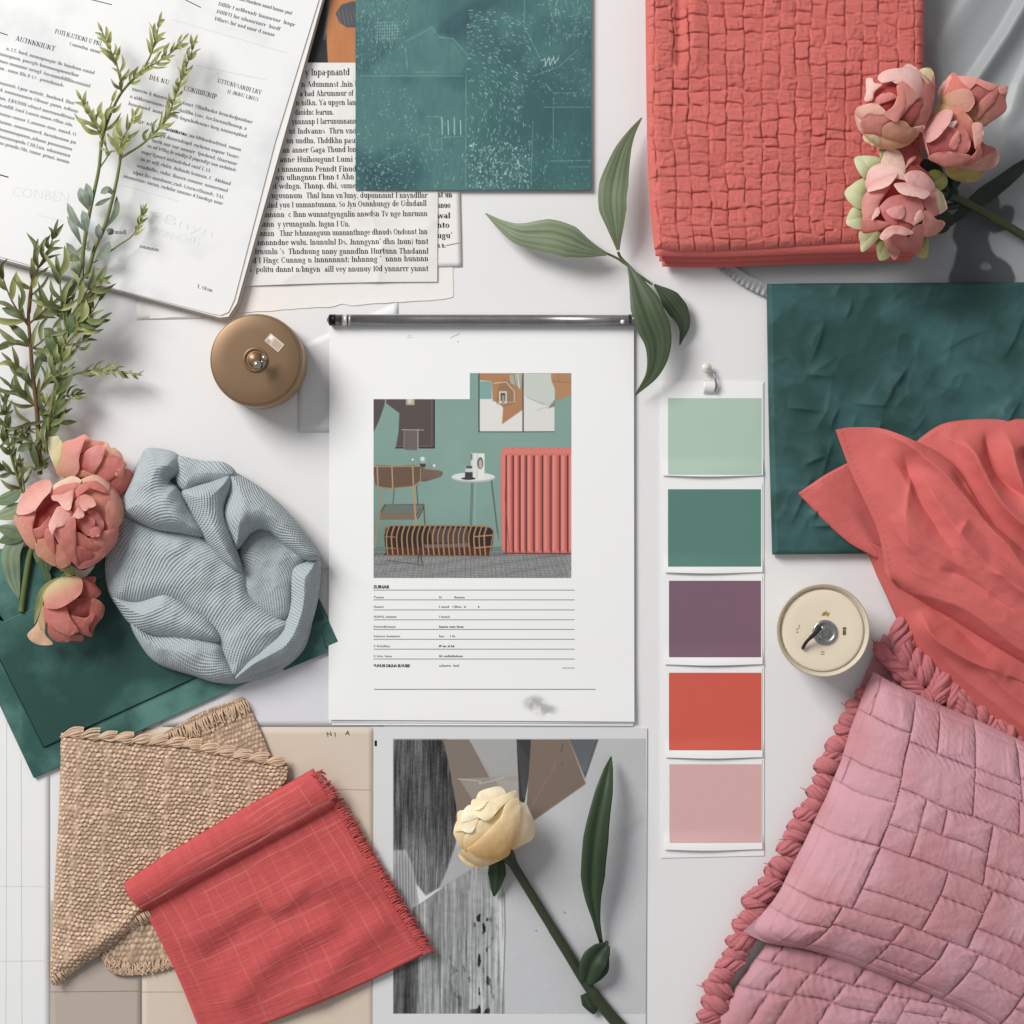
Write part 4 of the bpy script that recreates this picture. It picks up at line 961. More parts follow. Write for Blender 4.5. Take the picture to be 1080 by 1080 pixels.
# ================================================================== fabrics
def guillotine(w, h, tw, th, seed, jit=.22, pskip=.0):
    rs = random.Random(seed); out = []
    def rec(x0, y0, x1, y1):
        a, b = x1 - x0, y1 - y0
        if (a <= tw * 1.45 and b <= th * 1.45) or (a < tw * 2.2 and b < th * 2.2 and rs.random() < pskip):
            out.append((x0, y0, x1, y1)); return
        if a / tw > b / th:
            m = x0 + a * (.5 + rs.uniform(-jit, jit)); rec(x0, y0, m, y1); rec(m, y0, x1, y1)
        else:
            m = y0 + b * (.5 + rs.uniform(-jit, jit)); rec(x0, y0, x1, m); rec(x0, m, x1, y1)
    rec(0, 0, w, h); return out

def cells(U, V, rects, seed):
    """distance to the nearest seam and a random number for the cell; U,V in mm"""
    rs = np.random.RandomState(seed)
    d = np.full(U.shape, 99.); rnd = np.zeros(U.shape); lu = np.zeros(U.shape); lv = np.zeros(U.shape); sd = np.zeros(U.shape)
    for k, (x0, y0, x1, y1) in enumerate(rects):
        m = (U >= x0) & (U < x1) & (V >= y0) & (V < y1)
        s4 = rs.uniform(.75, 1.6, 4)
        dd = np.minimum(np.minimum((U - x0) * s4[0], (x1 - U) * s4[1]), np.minimum((V - y0) * s4[2], (y1 - V) * s4[3]))
        d[m] = dd[m]; rnd[m] = rs.rand(); sd[m] = k
        lu[m] = ((U - x0) / (x1 - x0))[m]; lv[m] = ((V - y0) / (y1 - y0))[m]
    return np.maximum(d, 0), rnd, lu, lv, sd

def edge_roll(s, t, w, h, r):
    """0 at the border rising to 1 over r mm with a round profile"""
    d = np.minimum(np.minimum(s * w, (1 - s) * w), np.minimum(t * h, (1 - t) * h))
    x = np.clip(d / r, 0, 1)
    return np.sqrt(np.clip(1 - (1 - x) ** 2, 0, 1))

# ------------------------------------------------------------------ folded coral blanket
M_corv = M('coral_crinkle_cotton_waffle', vcol=True, rough=.88, spec=.1, sheen=.3, var=[(26, .05), (420, .10)], bump=[(420, .6), (1500, .5)], weave=(2.5, 2.9, .8, 'plain'))
M_cor = M('coral_crinkle_cotton', '#d5706a', .88, spec=.1, sheen=.3, var=[(26, .05), (420, .10)], bump=[(420, .7), (1500, .5)], weave=(2.5, 2.9, .8, 'plain'))
o = thing('folded_blanket', 'folded coral crinkle cotton blanket with a waffle of small squares', 'blanket', 830, 120, 3)
for k, (z0, z1, L, R, B) in enumerate(((4, 15, 697, 972, 277), (15.5, 27, 693, 974, 273), (27.5, 38, 688, 974, 269))):
    n, m = 60, 60
    X, Y, s, t = coons([(L, -60), (R + 2, -60)], [(L + 4, B), (760, B + .8), (850, B - 2.5), (R - 4, B - 6)], [(L, -60), (L + 1, 200), (L + 4, B)], [(R + 2, -60), (R, 200), (R - 4, B - 6)], 90, 80)
    e = edge_roll(s, t, R - L, 330, 7)
    Z = (z0 + z1) / 2 + (z1 - z0) / 2 * e + .5 * (fbm(X / 14, Y / 14, 3, k) - .5) * e
    V = W(X, Y, Z, 42); Z2 = (z0 + z1) / 2 - (z1 - z0) / 2 * e
    V2 = W(X, Y, Z2, 42)
    Fc = gfaces(*X.shape)
    obj('folded_layer', np.vstack([V.reshape(-1, 3), V2.reshape(-1, 3)]), np.vstack([Fc, Fc[:, ::-1] + X.size]), M_cor, o)
X, Y, s, t = coons([(681, -60), (760, -60), (978, -60)], [(691, 262), (720, 266.5), (800, 264), (880, 259), (969, 255)], [(681, -60), (682.5, 100), (685, 200), (691, 262)], [(978, -60), (975, 120), (973, 200), (969, 255)], 430, 390)
U = s * 290; V_ = t * 322
wu = U + 3.2 * (fbm(X / 45, Y / 45, 2, 3) - .5) * 2 + 1.7 * (fbm(X / 9, Y / 9, 3, 6) - .5) * 2
wv_ = V_ + 4.5 * (fbm(X / 40, Y / 40, 2, 13) - .5) * 2 + 1.8 * (fbm(X / 9, Y / 9, 3, 16) - .5) * 2
rs = np.random.RandomState(5); rects = []
xs = np.r_[-20, np.cumsum(rs.uniform(15, 21, 20)) - 9, 400]; YB = np.cumsum(rs.uniform(12.5, 18.5, 26)) - 8
for a, b in zip(xs[:-1], xs[1:]):
    ys = np.r_[-20, YB + rs.uniform(-2.2, 2.2, len(YB)) + rs.uniform(-3, 3), 500]
    if rs.rand() < .6: ys = np.delete(ys, rs.randint(3, 20))
    for c, d in zip(ys[:-1], ys[1:]): rects.append((a, c, b, d))
d, rnd, lu, lv, cid = cells(wu, wv_, rects, 9)
e = edge_roll(s, t, 290, 322, 13)
amp = .55 + .9 * vnoise(X / 30, Y / 30, 77)
puff = .9 * (1 - np.exp(-d / 2.0)) * (.6 + .7 * rnd)
seam = -1.9 * amp * sstep(.2, .55, vnoise(X / 7, Y / 7, 91)) * np.exp(-(d / .62) ** 2)
ang = (rnd * 3.1)
wr = ridged((X * np.cos(.3) + Y * .3) / 11 + cid * 3.1, Y / 6 + cid, 3, 4) - .4
tilt = ((lu - .5) * np.sin(cid * 7.7) + (lv - .5) * np.cos(cid * 5.1)) * 1.3
Z = 40 + 5.0 * e - 9 * (1 - e) + e * (puff + seam + .8 * wr + .7 * tilt + 1.5 * (fbm(X / 2.6, Y / 3.4, 3, 8) - .5) + .9 * (fbm(X / 9, Y / 2.2, 2, 28) - .5) + 3 * (fbm(X / 90, Y / 90, 2, 6) - .5))
Z -= 4.0 * np.exp(-((X - 716) / 5) ** 2) * sstep(78, 66, Y) * e
Z += 2.5 * np.exp(-((X - 733) / 8) ** 2) * sstep(80, 60, Y) * e
seam_dark = np.clip(amp, .5, 1.3) * sstep(.2, .55, vnoise(X / 7, Y / 7, 91)) * np.exp(-(d / .75) ** 2) * e
C = lin1(srgb('#db7870')) * (1 + .14 * (fbm(X / 2.2, Y / 2.2, 3, 55) - .5))[..., None]
C = C * (1 - .55 * seam_dark[..., None]) + lin1(srgb('#8e3434')) * .55 * seam_dark[..., None]  # darker colour along the seam lines
obj('top_layer', W(X, Y, Z, 42), gfaces(*X.shape), M_corv, o, cols=C, wv=np.stack([wu, wv_], -1))

# ------------------------------------------------------------------ grey silk cloth
M_silk = M('grey_satin_cloth', vcol=True, rough=.42, spec=.4, sheen=.3, var=(18, .03), bump=[(220, .15), (1400, .05)])
o = thing('grey_cloth', 'grey satin cloth with gathered hem and dark leaf print under the coral blanket', 'cloth', 940, 180, .2)
X, Y, s, t = coons([(700, -60), (1130, -60)], [(744, 272), (764, 288), (784, 302), (810, 314), (860, 330), (1130, 340)], [(700, -60), (720, 120), (744, 272)], [(1130, -60), (1130, 340)], 200, 250)
Z = 2.5 + 2.5 * fbm(X / 80, Y / 80, 3, 2)
for pts, h, w in (([(1010, 110), (1035, 75), (1060, 38), (1085, -5)], 13, 11), ([(985, 60), (1010, 20), (1040, -30)], 4, 16), ([(1060, 140), (1075, 90), (1100, 40)], 6, 13), ([(1000, 250), (1040, 180), (1100, 120)], 3, 20), ([(980, 30), (1000, 90), (1003, 140)], 3, 12)):
    dd, ar, sd, _ = seg_dist(X, Y, pts); fr_ = sstep(0, 25, ar)
    Z += h * np.exp(-(np.where(sd > 0, dd / w, dd / (w * .55))) ** 2) * (.25 + .75 * fr_)
dh, ar, _, _ = seg_dist(X, Y, [(744, 272), (764, 288), (784, 302), (810, 314)])
Z += 3.0 * np.exp(-(dh / 9) ** 2) * (.5 + .5 * np.sin(ar * 1.05 + 1.5 * vnoise(ar / 9, ar * 0, 3))) + 3 * np.exp(-((dh - 11) / 3.5) ** 2)
Z -= .8 * np.exp(-((dh - 14.5) / 1.3) ** 2)
lf = np.full(X.shape, 0.)
cs = Canvas(990, 150, 1100, 330, 1.5, '#000000')
for pp in ([(1012, 214), (1035, 222), (1048, 232), (1043, 252), (1050, 268), (1062, 276), (1069, 286), (1066, 300), (1004, 300), (1006, 278), (1010, 258)], [(1005, 252), (1012, 226), (1030, 205), (1048, 200), (1055, 218), (1044, 240), (1020, 262)], [(1050, 226), (1060, 216), (1070, 220), (1066, 238), (1050, 246), (1042, 238)]):
    cs.poly(spline(pp, 60, True), '#ffffff', 1, 1.2)
cs.ell(1040, 281, 6, 4, '#888888', 1, 1.5)
jj = np.clip(((X - 990) * 1.5).round().astype(int), 0, cs.w - 1); ii = np.clip(((Y - 150) * 1.5).round().astype(int), 0, cs.h - 1)
lf = np.where((X > 990) & (Y > 150) & (Y < 330), cs.img[ii, jj, 0], 0)
C = lin1(srgb('#9b9ea0')) * (1 + .05 * (fbm(X / 40, Y / 40, 3, 9) - .5))[..., None]
C = C * (1 - lf[..., None] * .86) + lf[..., None] * .86 * lin1(srgb('#33383a'))
sheet('cloth_body', X, Y, Z, M_silk, o, 5, C, solid=.5)

# ------------------------------------------------------------------ teal suede panel (right)
M_teal = M('crumpled_teal_suede', vcol=True, rough=.62, spec=.3, sheen=.25, var=[(30, .05), (500, .07)], bump=[(700, .12)])
o = thing('suede_panel', 'crumpled dark teal suede panel under the draped coral fabric', 'panel', 950, 440, .2)
X, Y, s, t = coons([(809.5, 299), (880, 298), (1130, 297)], [(815.5, 585), (950, 584), (1130, 583)], [(809.5, 299), (812, 450), (815.5, 585)], [(1130, 297), (1130, 583)], 240, 270)
wx = X + 14 * (fbm(X / 50, Y / 50, 3, 3) - .5); wy = Y + 14 * (fbm(X / 50, Y / 50, 3, 8) - .5)
r1 = ridged((wx + wy * .5) / 62, (wy - wx * .45) / 46, 2, 12); r2 = ridged((wx * .6 - wy) / 50, (wy + wx) / 80, 2, 31)
act = sstep(.35, .7, fbm(X / 90, Y / 90, 2, 77) + .1)
cr = 0
rs = np.random.RandomState(12)
for k in range(26):      # long sharp pinches
    x, y = rs.uniform(825, 1080), rs.uniform(310, 580); a = rs.choice([-.9, -1.1, .1, -.5, .25, -1.25]) + rs.uniform(-.2, .2); l = rs.uniform(24, 64)
    p = [(x, y), (x + l * .5 * math.cos(a) + rs.uniform(-2, 2), y + l * .5 * math.sin(a)), (x + l * math.cos(a), y + l * math.sin(a) + rs.uniform(-3, 3))]
    dd, ar, sd, _ = seg_dist(X, Y, p)
    hgt = rs.uniform(1.4, 3.6) * np.sin(PI * np.clip(ar / l, 0.02, .98))
    cr = cr + hgt * np.where(sd > 0, np.exp(-dd / 3.0), np.exp(-dd / 14))
Z = 13 + 4.5 * (r1 - .4) * (.4 + .8 * act) + 1.6 * (r2 - .4) + 1.3 * cr + .8 * (fbm(X / 22, Y / 22, 2, 5) - .5)
e = edge_roll(s, t, 310, 286, 5); Z = Z * e + 7.5 * (1 - e)
k = sstep(.35, .75, fbm(X / 45, Y / 45, 4, 15) + .12 * (r1 - .4))
C = lin1(srgb('#274845')) + (lin1(srgb('#375c5c')) - lin1(srgb('#274845'))) * k[..., None]
V = W(X, Y, Z, 12); n, m = X.shape
idx = np.arange(n * m).reshape(n, m)
rim = np.r_[idx[:, 0], idx[-1, 1:], idx[::-1, -1][1:], idx[0, ::-1][1:]]
Vb = V.reshape(-1, 3)[rim].copy(); Vb[:, 2] = .003
R_ = np.arange(len(rim)); R1 = (R_ + 1) % len(rim)
Fs = np.stack([rim[R_], n * m + R_, n * m + R1, rim[R1]], 1)[:-1]
obj('suede_cover', np.vstack([V.reshape(-1, 3), Vb]), np.vstack([gfaces(n, m), Fs]), M_teal, o, cols=np.vstack([C.reshape(-1, 3), C.reshape(-1, 3)[rim]]))

# ------------------------------------------------------------------ draped coral cotton
M_drape = M('coral_cotton_sateen', vcol=True, rough=.7, spec=.15, sheen=.15, var=[(12, .03), (600, .05)], bump=[(90, .5), (1600, .12)])
o = thing('draped_fabric', 'smooth coral cotton fabric with a hemmed corner draped over the teal panel', 'fabric', 1000, 600, 14)
def cotton(X, k=0): return np.broadcast_to(lin1(srgb('#cc6864')), X.shape + (3,)) * (1 + k)
def hem_line(X, Y, Z, pts, off=5.5, pitch=7):
    dd, ar, _, _ = seg_dist(X, Y, pts)
    return Z - .7 * np.exp(-((dd - off) / .9) ** 2) * (.35 + .65 * (np.mod(ar, pitch) < pitch * .45)) + .5 * np.exp(-(np.maximum(dd - off, 0) / 1) ** 2)
def cusp(X, Y, Z, lst):
    for pts, h, wl, wr_ in lst:      # a crease with its own slope on either side
        p = spline(pts, 30); dd, ar, sd, _ = seg_dist(X + 3 * (fbm(X / 24, Y / 24, 2, 3) - .5), Y + 3 * (fbm(X / 24, Y / 24, 2, 7) - .5), p)
        L_ = np.sum(np.linalg.norm(np.diff(p, axis=0), axis=1))
        ends = sstep(0, .22 * L_, ar) * (1 - .6 * sstep(.75 * L_, L_, ar))
        q_ = np.where(sd > 0, dd / wl, dd / wr_)
        Z = Z + 1.35 * h * (np.exp(-q_ ** 1.2)) * ends
    return Z
# back part
X, Y, s, t = coons([(955, 480), (972, 462), (995, 447), (1022, 442), (1060, 441), (1130, 442)], [(1000, 640), (1130, 700)], [(955, 480), (975, 560), (1000, 640)], [(1130, 442), (1130, 700)], 150, 150)
Z = 22 + 10 * sstep(0, .35, t) + 3 * (fbm(X / 40, Y / 40, 3, 4) - .5)
BACKFOLDS = [([(975, 462), (1005, 515), (1040, 560), (1090, 600)], 8, 10, 14), ([(1010, 452), (1032, 500), (1058, 540), (1100, 575)], 14, 8, 18), ([(1060, 448), (1068, 500), (1085, 535), (1120, 560)], 14, 8, 16), ([(1040, 450), (1044, 485), (1064, 515), (1110, 545)], -9, 6, 9), ([(990, 455), (1020, 475), (1035, 500)], 4, 6, 10), ([(1075, 470), (1090, 500), (1110, 520)], -8, 6, 8)]
Z = cusp(X, Y, Z, BACKFOLDS)
Z = hem_line(X, Y, Z, [(955, 480), (972, 462), (995, 447), (1022, 442), (1060, 441), (1130, 442)], 5)
Z -= 6 * np.exp(-t * 260 / 4)
sheet('back_fold', X, Y, Z, M_drape, o, 26, cotton(X), solid=1)
# lower part hanging below
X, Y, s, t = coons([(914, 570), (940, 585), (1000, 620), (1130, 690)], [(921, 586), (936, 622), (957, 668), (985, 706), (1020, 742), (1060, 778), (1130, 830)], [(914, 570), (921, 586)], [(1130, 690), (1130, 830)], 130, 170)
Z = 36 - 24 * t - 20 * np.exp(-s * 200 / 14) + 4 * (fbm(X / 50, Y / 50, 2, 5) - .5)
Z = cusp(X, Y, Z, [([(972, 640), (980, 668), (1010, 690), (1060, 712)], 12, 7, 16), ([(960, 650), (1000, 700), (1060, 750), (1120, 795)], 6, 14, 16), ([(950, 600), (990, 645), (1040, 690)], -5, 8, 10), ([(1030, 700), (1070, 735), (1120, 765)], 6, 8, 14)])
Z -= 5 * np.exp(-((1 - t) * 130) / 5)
sheet('lower_fold', X, Y, Z, M_drape, o, 28, cotton(X, -.05), solid=1)  # colour slightly darkened to paint shade below the upper flap
# flap underneath with its pointed corner
X, Y, s, t = coons([(842.5, 520), (868, 502), (896, 487), (930, 470)], [(842.5, 521), (868, 548), (895, 572), (912, 582), (930, 592)], [(842.5, 520), (842.5, 521)], [(930, 470), (950, 540), (930, 592)], 80, 110)
Z = 19 + 7 * s - 9 * s ** 3 + 3 * np.sin(s * 4 + t * 3) * s + 2 * (fbm(X / 28, Y / 28, 3, 8) - .5) + 3 * np.exp(-(seg_dist(X, Y, [(865, 515), (900, 545), (925, 585)])[0] / 8) ** 2)
Z = hem_line(X, Y, Z, [(842.5, 520), (868, 502), (896, 487), (930, 470)], 4)
Z -= 3 * np.exp(-np.minimum(t, 1 - t) * 70 / 2.5)
sheet('under_flap', X, Y, Z, M_drape, o, 20, cotton(X), solid=1)
# large upper flap
topc = [(882, 453), (900, 450.5), (930, 452), (960, 464), (990, 478), (1014, 500), (1036, 535), (1066, 570), (1130, 625)]
botc = [(934, 604), (946, 617), (962, 628), (1000, 652), (1040, 678), (1080, 702), (1130, 728)]
lefc = [(882, 453), (888, 470), (899, 500), (912, 528), (925, 556), (931, 580), (934, 604)]
X, Y, s, t = coons(topc, botc, lefc, [(1130, 625), (1130, 728)], 200, 260)
Z = 33 + 16 * np.sin(np.clip(t, 0, 1) ** 1.25 * PI) * sstep(0, .2, s) + 10 * s + 3 * (fbm(X / 60, Y / 60, 3, 18) - .5)
Z = cusp(X, Y, Z, [([(915, 450), (945, 462), (975, 485), (1010, 520), (1040, 556), (1090, 615)], 13, 9, 26), ([(1000, 492), (1022, 522), (1040, 546), (1075, 575)], -9, 6, 9), ([(960, 480), (985, 530), (1015, 575), (1060, 615), (1110, 655)], 8, 8, 20), ([(950, 470), (965, 520), (1000, 580)], -5, 7, 10),
    ([(905, 470), (930, 520), (962, 560), (1010, 600), (1085, 655)], 5, 24, 20), ([(930, 596), (957, 622), (1010, 640), (1080, 690)], 5, 7, 16), ([(962, 492), (951, 540), (956, 588)], 2.8, 3.5, 10), ([(938, 540), (946, 565), (966, 590)], 2.2, 4, 8), ([(1018, 545), (1004, 566), (1012, 590)], 3.0, 4, 9), ([(985, 600), (1020, 612), (1060, 640)], -4, 5, 9), ([(1030, 600), (1060, 612), (1100, 645)], 4, 6, 10), ([(925, 475), (945, 492), (960, 525)], 2, 5, 9)])
Z += .9 * ridged((X + Y * .6) / 34, (Y - X * .6) / 16, 2, 5) * sstep(940, 990, X + .3 * (Y - 520))
Z = hem_line(X, Y, Z, lefc, 6)
eb = np.exp(-((1 - t) * np.maximum(30, 150 - 0 * s)) / 6); Z -= 20 * eb * sstep(.03, .12, s)
Z -= 7 * np.exp(-(t * 150) / 5) * sstep(.22, .4, s)
sheet('upper_flap', X, Y, Z, M_drape, o, 38, cotton(X), solid=1.2)

# ------------------------------------------------------------------ crumpled grey knit
M_knit = M('blue_grey_rib_knit', '#b0b9bc', .9, spec=.08, sheen=.35, var=[(14, .05), (700, .10)], weave=(3.1, 2.2, .85, 'rib'), bump=[(1500, .45)])
o = thing('crumpled_scarf', 'crumpled blue grey ribbed knit scarf lying half on the dark green folder', 'scarf', 225, 600, 8)
out = [(111, 598), (117, 572), (127, 545), (136, 515), (146, 489), (158, 477), (176, 475), (192, 482), (214, 486), (240, 494), (264, 508), (280, 532), (300, 552), (320, 578), (336, 597), (337, 625), (331, 655), (322, 684), (302, 704), (275, 716), (242, 722), (214, 715), (190, 700), (166, 682), (150, 664), (136, 645), (122, 622)]
def ksurf(out_, zb, h, w, th, name, parent, res=(56, 300), curve=0.0, und=4.0, seed=1, ctr=None, swirl=0.0):
    X, Y, rho, B = patch_grid(out_, *res, ctr=ctr, power=.75)
    d = seg_dist(X, Y, np.vstack([B[::2], B[:1]]))[0]
    e = np.clip(d / w, 0, 1); e = np.sqrt(1 - (1 - e) ** 2)
    a = math.radians(th); mx, my = X.mean(), Y.mean()
    u0 = (X - mx) * math.cos(a) + (Y - my) * math.sin(a); v0 = -(X - mx) * math.sin(a) + (Y - my) * math.cos(a)
    uu = u0 + curve * v0 ** 2 / 40 + swirl * u0 * v0 / 40 + 7 * (fbm(X / 34, Y / 34, 2, seed) - .5)
    Z = zb + h * e + und * (fbm(X / 26 + seed, Y / 26, 2, seed + 5) - .5) * 2 * e + .9 * (fbm(X / 7, Y / 7, 2, seed) - .5) * e
    vv = v0 + 5 * (fbm(X / 30, Y / 30, 2, seed + 9) - .5)
    return X, Y, Z, uu, vv
kq = lambda pts: [(100 + a / 3.858, 460 + b / 3.858) for a, b in pts]
X, Y, Z, uu, vv = ksurf(out, 3, 12, 14, 40, '', None, (60, 320))
obj('scarf_body', W(X, Y, Z), gfaces(*X.shape, True), M_knit, o, wv=np.stack([uu, vv], -1))
FOLDS = [  # outline, base, height, rounding width, rib angle, curvature
 ([(590, 440), (690, 350), (780, 420), (870, 480), (830, 540), (805, 620), (795, 720), (740, 755), (650, 700), (590, 600)], 12, 15, 24, -38, .5, 0, 11),
 ([(100, 300), (250, 370), (430, 390), (540, 470), (620, 540), (640, 640), (720, 720), (790, 770), (720, 890), (565, 995), (520, 910), (480, 800), (390, 730), (290, 680), (170, 690), (75, 670), (42, 560), (55, 430)], 9, 26, 30, 38, -.25, 0, 12, (400, 610)),
 ([(70, 650), (170, 668), (285, 632), (400, 695), (482, 755), (512, 840), (400, 838), (240, 815), (150, 770), (100, 710)], 10, 30, 20, 62, .3, 0, 13),
 ([(145, 755), (235, 806), (330, 800), (500, 828), (540, 900), (580, 990), (500, 1004), (400, 975), (255, 925), (180, 840)], 8, 28, 22, 118, .3, 0, 14),
 ([(795, 545), (860, 505), (915, 490), (918, 600), (895, 725), (850, 850), (800, 910), (690, 958), (560, 998), (610, 900), (740, 800), (790, 700)], 8, 34, 38, 118, .3, 0, 15, (800, 760)),
 ([(545, 145), (640, 185), (740, 262), (825, 355), (885, 440), (920, 495), (862, 505), (780, 450), (700, 385), (640, 395), (580, 462), (545, 410), (515, 320), (535, 230)], 18, 36, 24, -48, -.4, 0, 16, (660, 300)),
 ([(335, 85), (430, 100), (525, 106), (575, 150), (540, 190), (440, 200), (370, 225), (330, 180)], 26, 20, 16, -50, .0, 0, 17),
 ([(355, 220), (460, 178), (545, 148), (566, 200), (530, 300), (566, 420), (600, 550), (530, 520), (465, 445), (412, 360), (378, 290)], 22, 32, 20, 15, .6, 0, 18, (480, 320)),
 ([(215, 48), (312, 60), (350, 92), (358, 150), (312, 182), (340, 205), (390, 295), (440, 372), (444, 412), (340, 398), (250, 382), (165, 348), (108, 315), (108, 265), (145, 165), (185, 88)], 16, 38, 26, 80, -.7, 0, 19, (240, 250))]
for k, fd in enumerate(FOLDS):
    pts, zb, h, w, th, cv_, swl, sd = fd[:8]; ct = kq([fd[8]])[0] if len(fd) > 8 else None
    X, Y, Z, uu, vv = ksurf(kq(pts), zb, h, w, th, '', None, curve=cv_, seed=sd, ctr=ct)
    obj('fold', W(X, Y, Z), gfaces(*X.shape, True), M_knit, o, wv=np.stack([uu, vv], -1))

# ------------------------------------------------------------------ dark green folder
M_fold = M('dark_green_leather', '#2a544d', .5, spec=.35, var=[(10, .18), (60, .08)], bump=[(140, .12), (900, .06)], stain=('#628d83', 14, .42, .66, .7))
M_fold2 = M('dark_green_leather_panel', '#1f453f', .5, spec=.35, var=[(9, .22), (70, .06)], bump=[(140, .12), (900, .06)], stain=('#4a776d', 12, .44, .68, .6))
o = thing('green_folder', 'dark green leather folder under the grey knit scarf', 'folder', 150, 710, .2)
slab('folder_board', [(-75, 585), (-40, 660), (35.5, 821), (357.5, 677), (332, 622), (220, 560)], 1.6, 5.0, M_fold, o, bevel=.8, href=5)
slab('folder_board', [(330, 622), (347, 655), (338, 662), (345, 688), (300, 707), (220, 640)], 4.6, 6.2, M_fold, o, bevel=.5, href=6)
slab('inner_panel', [(-75, 540), (-20, 655), (46.5, 788), (342, 652), (318, 605), (120, 606), (4, 655), (-30, 640)], 5.2, 7.4, M_fold2, o, bevel=.6, href=7)
strokes([([(-20, 655), (46.5, 788)], 1.7), ([(45.8, 788.3), (342, 652)], 1.7)], 5.25, 5).build('edge_groove', M('dark_groove', '#0a1413', .8), o)

# ------------------------------------------------------------------ woven beige cloth
M_bur = M('beige_woven_jute', vcol=True, rough=.92, spec=.06, sheen=.2, var=[(18, .06), (500, .14)], bump=[(900, .5)])
M_bur2 = M('beige_yarn', '#d3b69b', .92, spec=.06, sheen=.2, var=[(40, .12), (600, .15)], bump=[(900, .5)])
o = thing('woven_cloth', 'coarse beige woven cloth with a braided edge, folded beneath the coral napkin', 'cloth', 160, 890, 1)
def woven(X, Y, U, V, seed, pu=6.3, pv=5.6):
    U = U + 3.5 * (fbm(X / 30, Y / 30, 2, seed) - .5) + 2.4 * (vnoise(X / 6, Y / 6, seed + 1) - .5)
    V = V + 3.5 * (fbm(X / 34, Y / 34, 2, seed + 2) - .5) + 2.0 * (vnoise(X / 6, Y / 6, seed + 3) - .5)
    iu = np.floor(U / pu); iv = np.floor(V / pv)
    off = (np.mod(iv, 2)) * .5
    a = np.mod(U / pu + off, 1) - .5; b = np.mod(V / pv, 1) - .5
    h = np.clip(1 - (a / .53) ** 2 - (b / .52) ** 2 - .9 * a * b, 0, 1)
    rnd = _hash(np.floor(U / pu + off).astype(np.int64), iv.astype(np.int64), seed)
    h = np.sqrt(h) * (.5 + .6 * rnd)
    slub = 0
    for k, (p, w) in enumerate(((34, 3), (128, 3), (176, 2.5), (64, 2), (215, 2.5))):
        slub = slub + .9 * np.exp(-((U - p) / w) ** 2) * (.6 + .4 * np.sin(V / 3.1))
    for k, (p, w) in enumerate(((52, 2.5), (84, 2), (122, 3), (150, 2), (205, 2.5))):
        slub = slub + .9 * np.exp(-((V - p) / w) ** 2) * (.6 + .4 * np.sin(U / 3.3)) * sstep(.3, .6, vnoise(U / 40, V * 0 + k, seed))
    return np.maximum(h, .75 * np.clip(slub, 0, 1)), rnd, slub
def jute_col(h, rnd, X, Y, seed):
    a, b = lin1(srgb('#896c55')), lin1(srgb('#dfc3a9'))
    k = np.clip(.12 + 1.0 * h, 0, 1) * (.85 + .2 * rnd)
    c = a + (b - a) * k[..., None]
    return c * (1 + .16 * (fbm(X / 24, Y / 24, 3, seed) - .5))[..., None]
# back part with fringe
X, Y, s, t = coons([(170, 775), (210, 752), (256, 735)], [(180, 830), (240, 815), (286, 798)], [(170, 775), (180, 830)], [(256, 735), (268, 756), (286, 798)], 70, 120)
h, rnd, sl = woven(X, Y, s * 110, t * 60, 41, 4.2, 4)
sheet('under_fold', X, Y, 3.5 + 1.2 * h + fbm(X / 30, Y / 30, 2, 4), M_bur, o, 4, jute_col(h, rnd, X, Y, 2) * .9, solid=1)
def strand(bag, pts, r, k=5):
    V, F = tube(spline(pts, 9), r, k); bag.add(V, F)
rs = np.random.RandomState(3); bag = Bag()
for q_ in np.linspace(0, 1, 70):
    x = 175 + (258 - 175) * q_; y = 773 - (773 - 737) * q_ ** .95
    dx, dy = rs.uniform(2, 8), rs.uniform(10, 17)
    strand(bag, [(x, y + rs.uniform(-1, 1), 5.5), (x + dx * .4 + rs.uniform(-2, 2), y + dy * .5, 7.5), (x + dx, y + dy, 6)], rs.uniform(.6, 1.0))
bag.build('fringe', M_bur2, o)
X, Y, s, t = coons([(105, 960), (150, 950), (200, 960)], [(108, 1012), (122, 1028), (150, 1027), (178, 1022), (184, 1010)], [(105, 960), (108, 1012)], [(200, 960), (184, 1010)], 60, 90)
h, rnd, sl = woven(X, Y, s * 85, t * 60, 47, 5, 5)
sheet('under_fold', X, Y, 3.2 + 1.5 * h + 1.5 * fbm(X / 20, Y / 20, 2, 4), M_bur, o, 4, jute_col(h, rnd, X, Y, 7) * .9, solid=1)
bag = Bag()
for k in range(70):
    x = rs.uniform(110, 182); y = 1018 + 8 * math.sin((x - 110) / 72 * PI) - rs.uniform(0, 4)
    strand(bag, [(x, y - 8, 5.5), (x + rs.uniform(-4, 4), y - 3, 6.5), (x + rs.uniform(-7, 7), y + rs.uniform(0, 3), 5)], rs.uniform(.5, .9))
bag.build('fringe', M_bur2, o)
# main panel
X, Y, s, t = coons([(63, 772), (90, 776), (140, 780), (190, 784), (240, 794), (304, 806)], [(51.5, 1039), (76, 1026), (104, 1008), (132, 985), (152, 962), (200, 915), (240, 880)], [(63, 772), (61, 850), (56, 940), (51.5, 1039)], [(304, 806), (296, 830), (240, 880)], 330, 320)
h, rnd, sl = woven(X, Y, X - 52 + .06 * (Y - 770), Y - 768 - .09 * (X - 60), 51, 5.0, 4.4)
ef = np.exp(-((1 - t) * 240) / 12); et = 1 - np.exp(-np.minimum(s * 240, t * 260) / 5)
Z = 9 + 2.3 * h + 3 * (fbm(X / 55, Y / 55, 3, 8) - .4) + 7 * np.exp(-(((1 - t) * 230 - 14) / 13) ** 2) * sstep(.9, .3, s) - 6 * ef
Z += 3.0 * np.exp(-(seg_dist(X, Y, [(66, 775), (120, 835), (170, 850)])[0] / 16) ** 2)
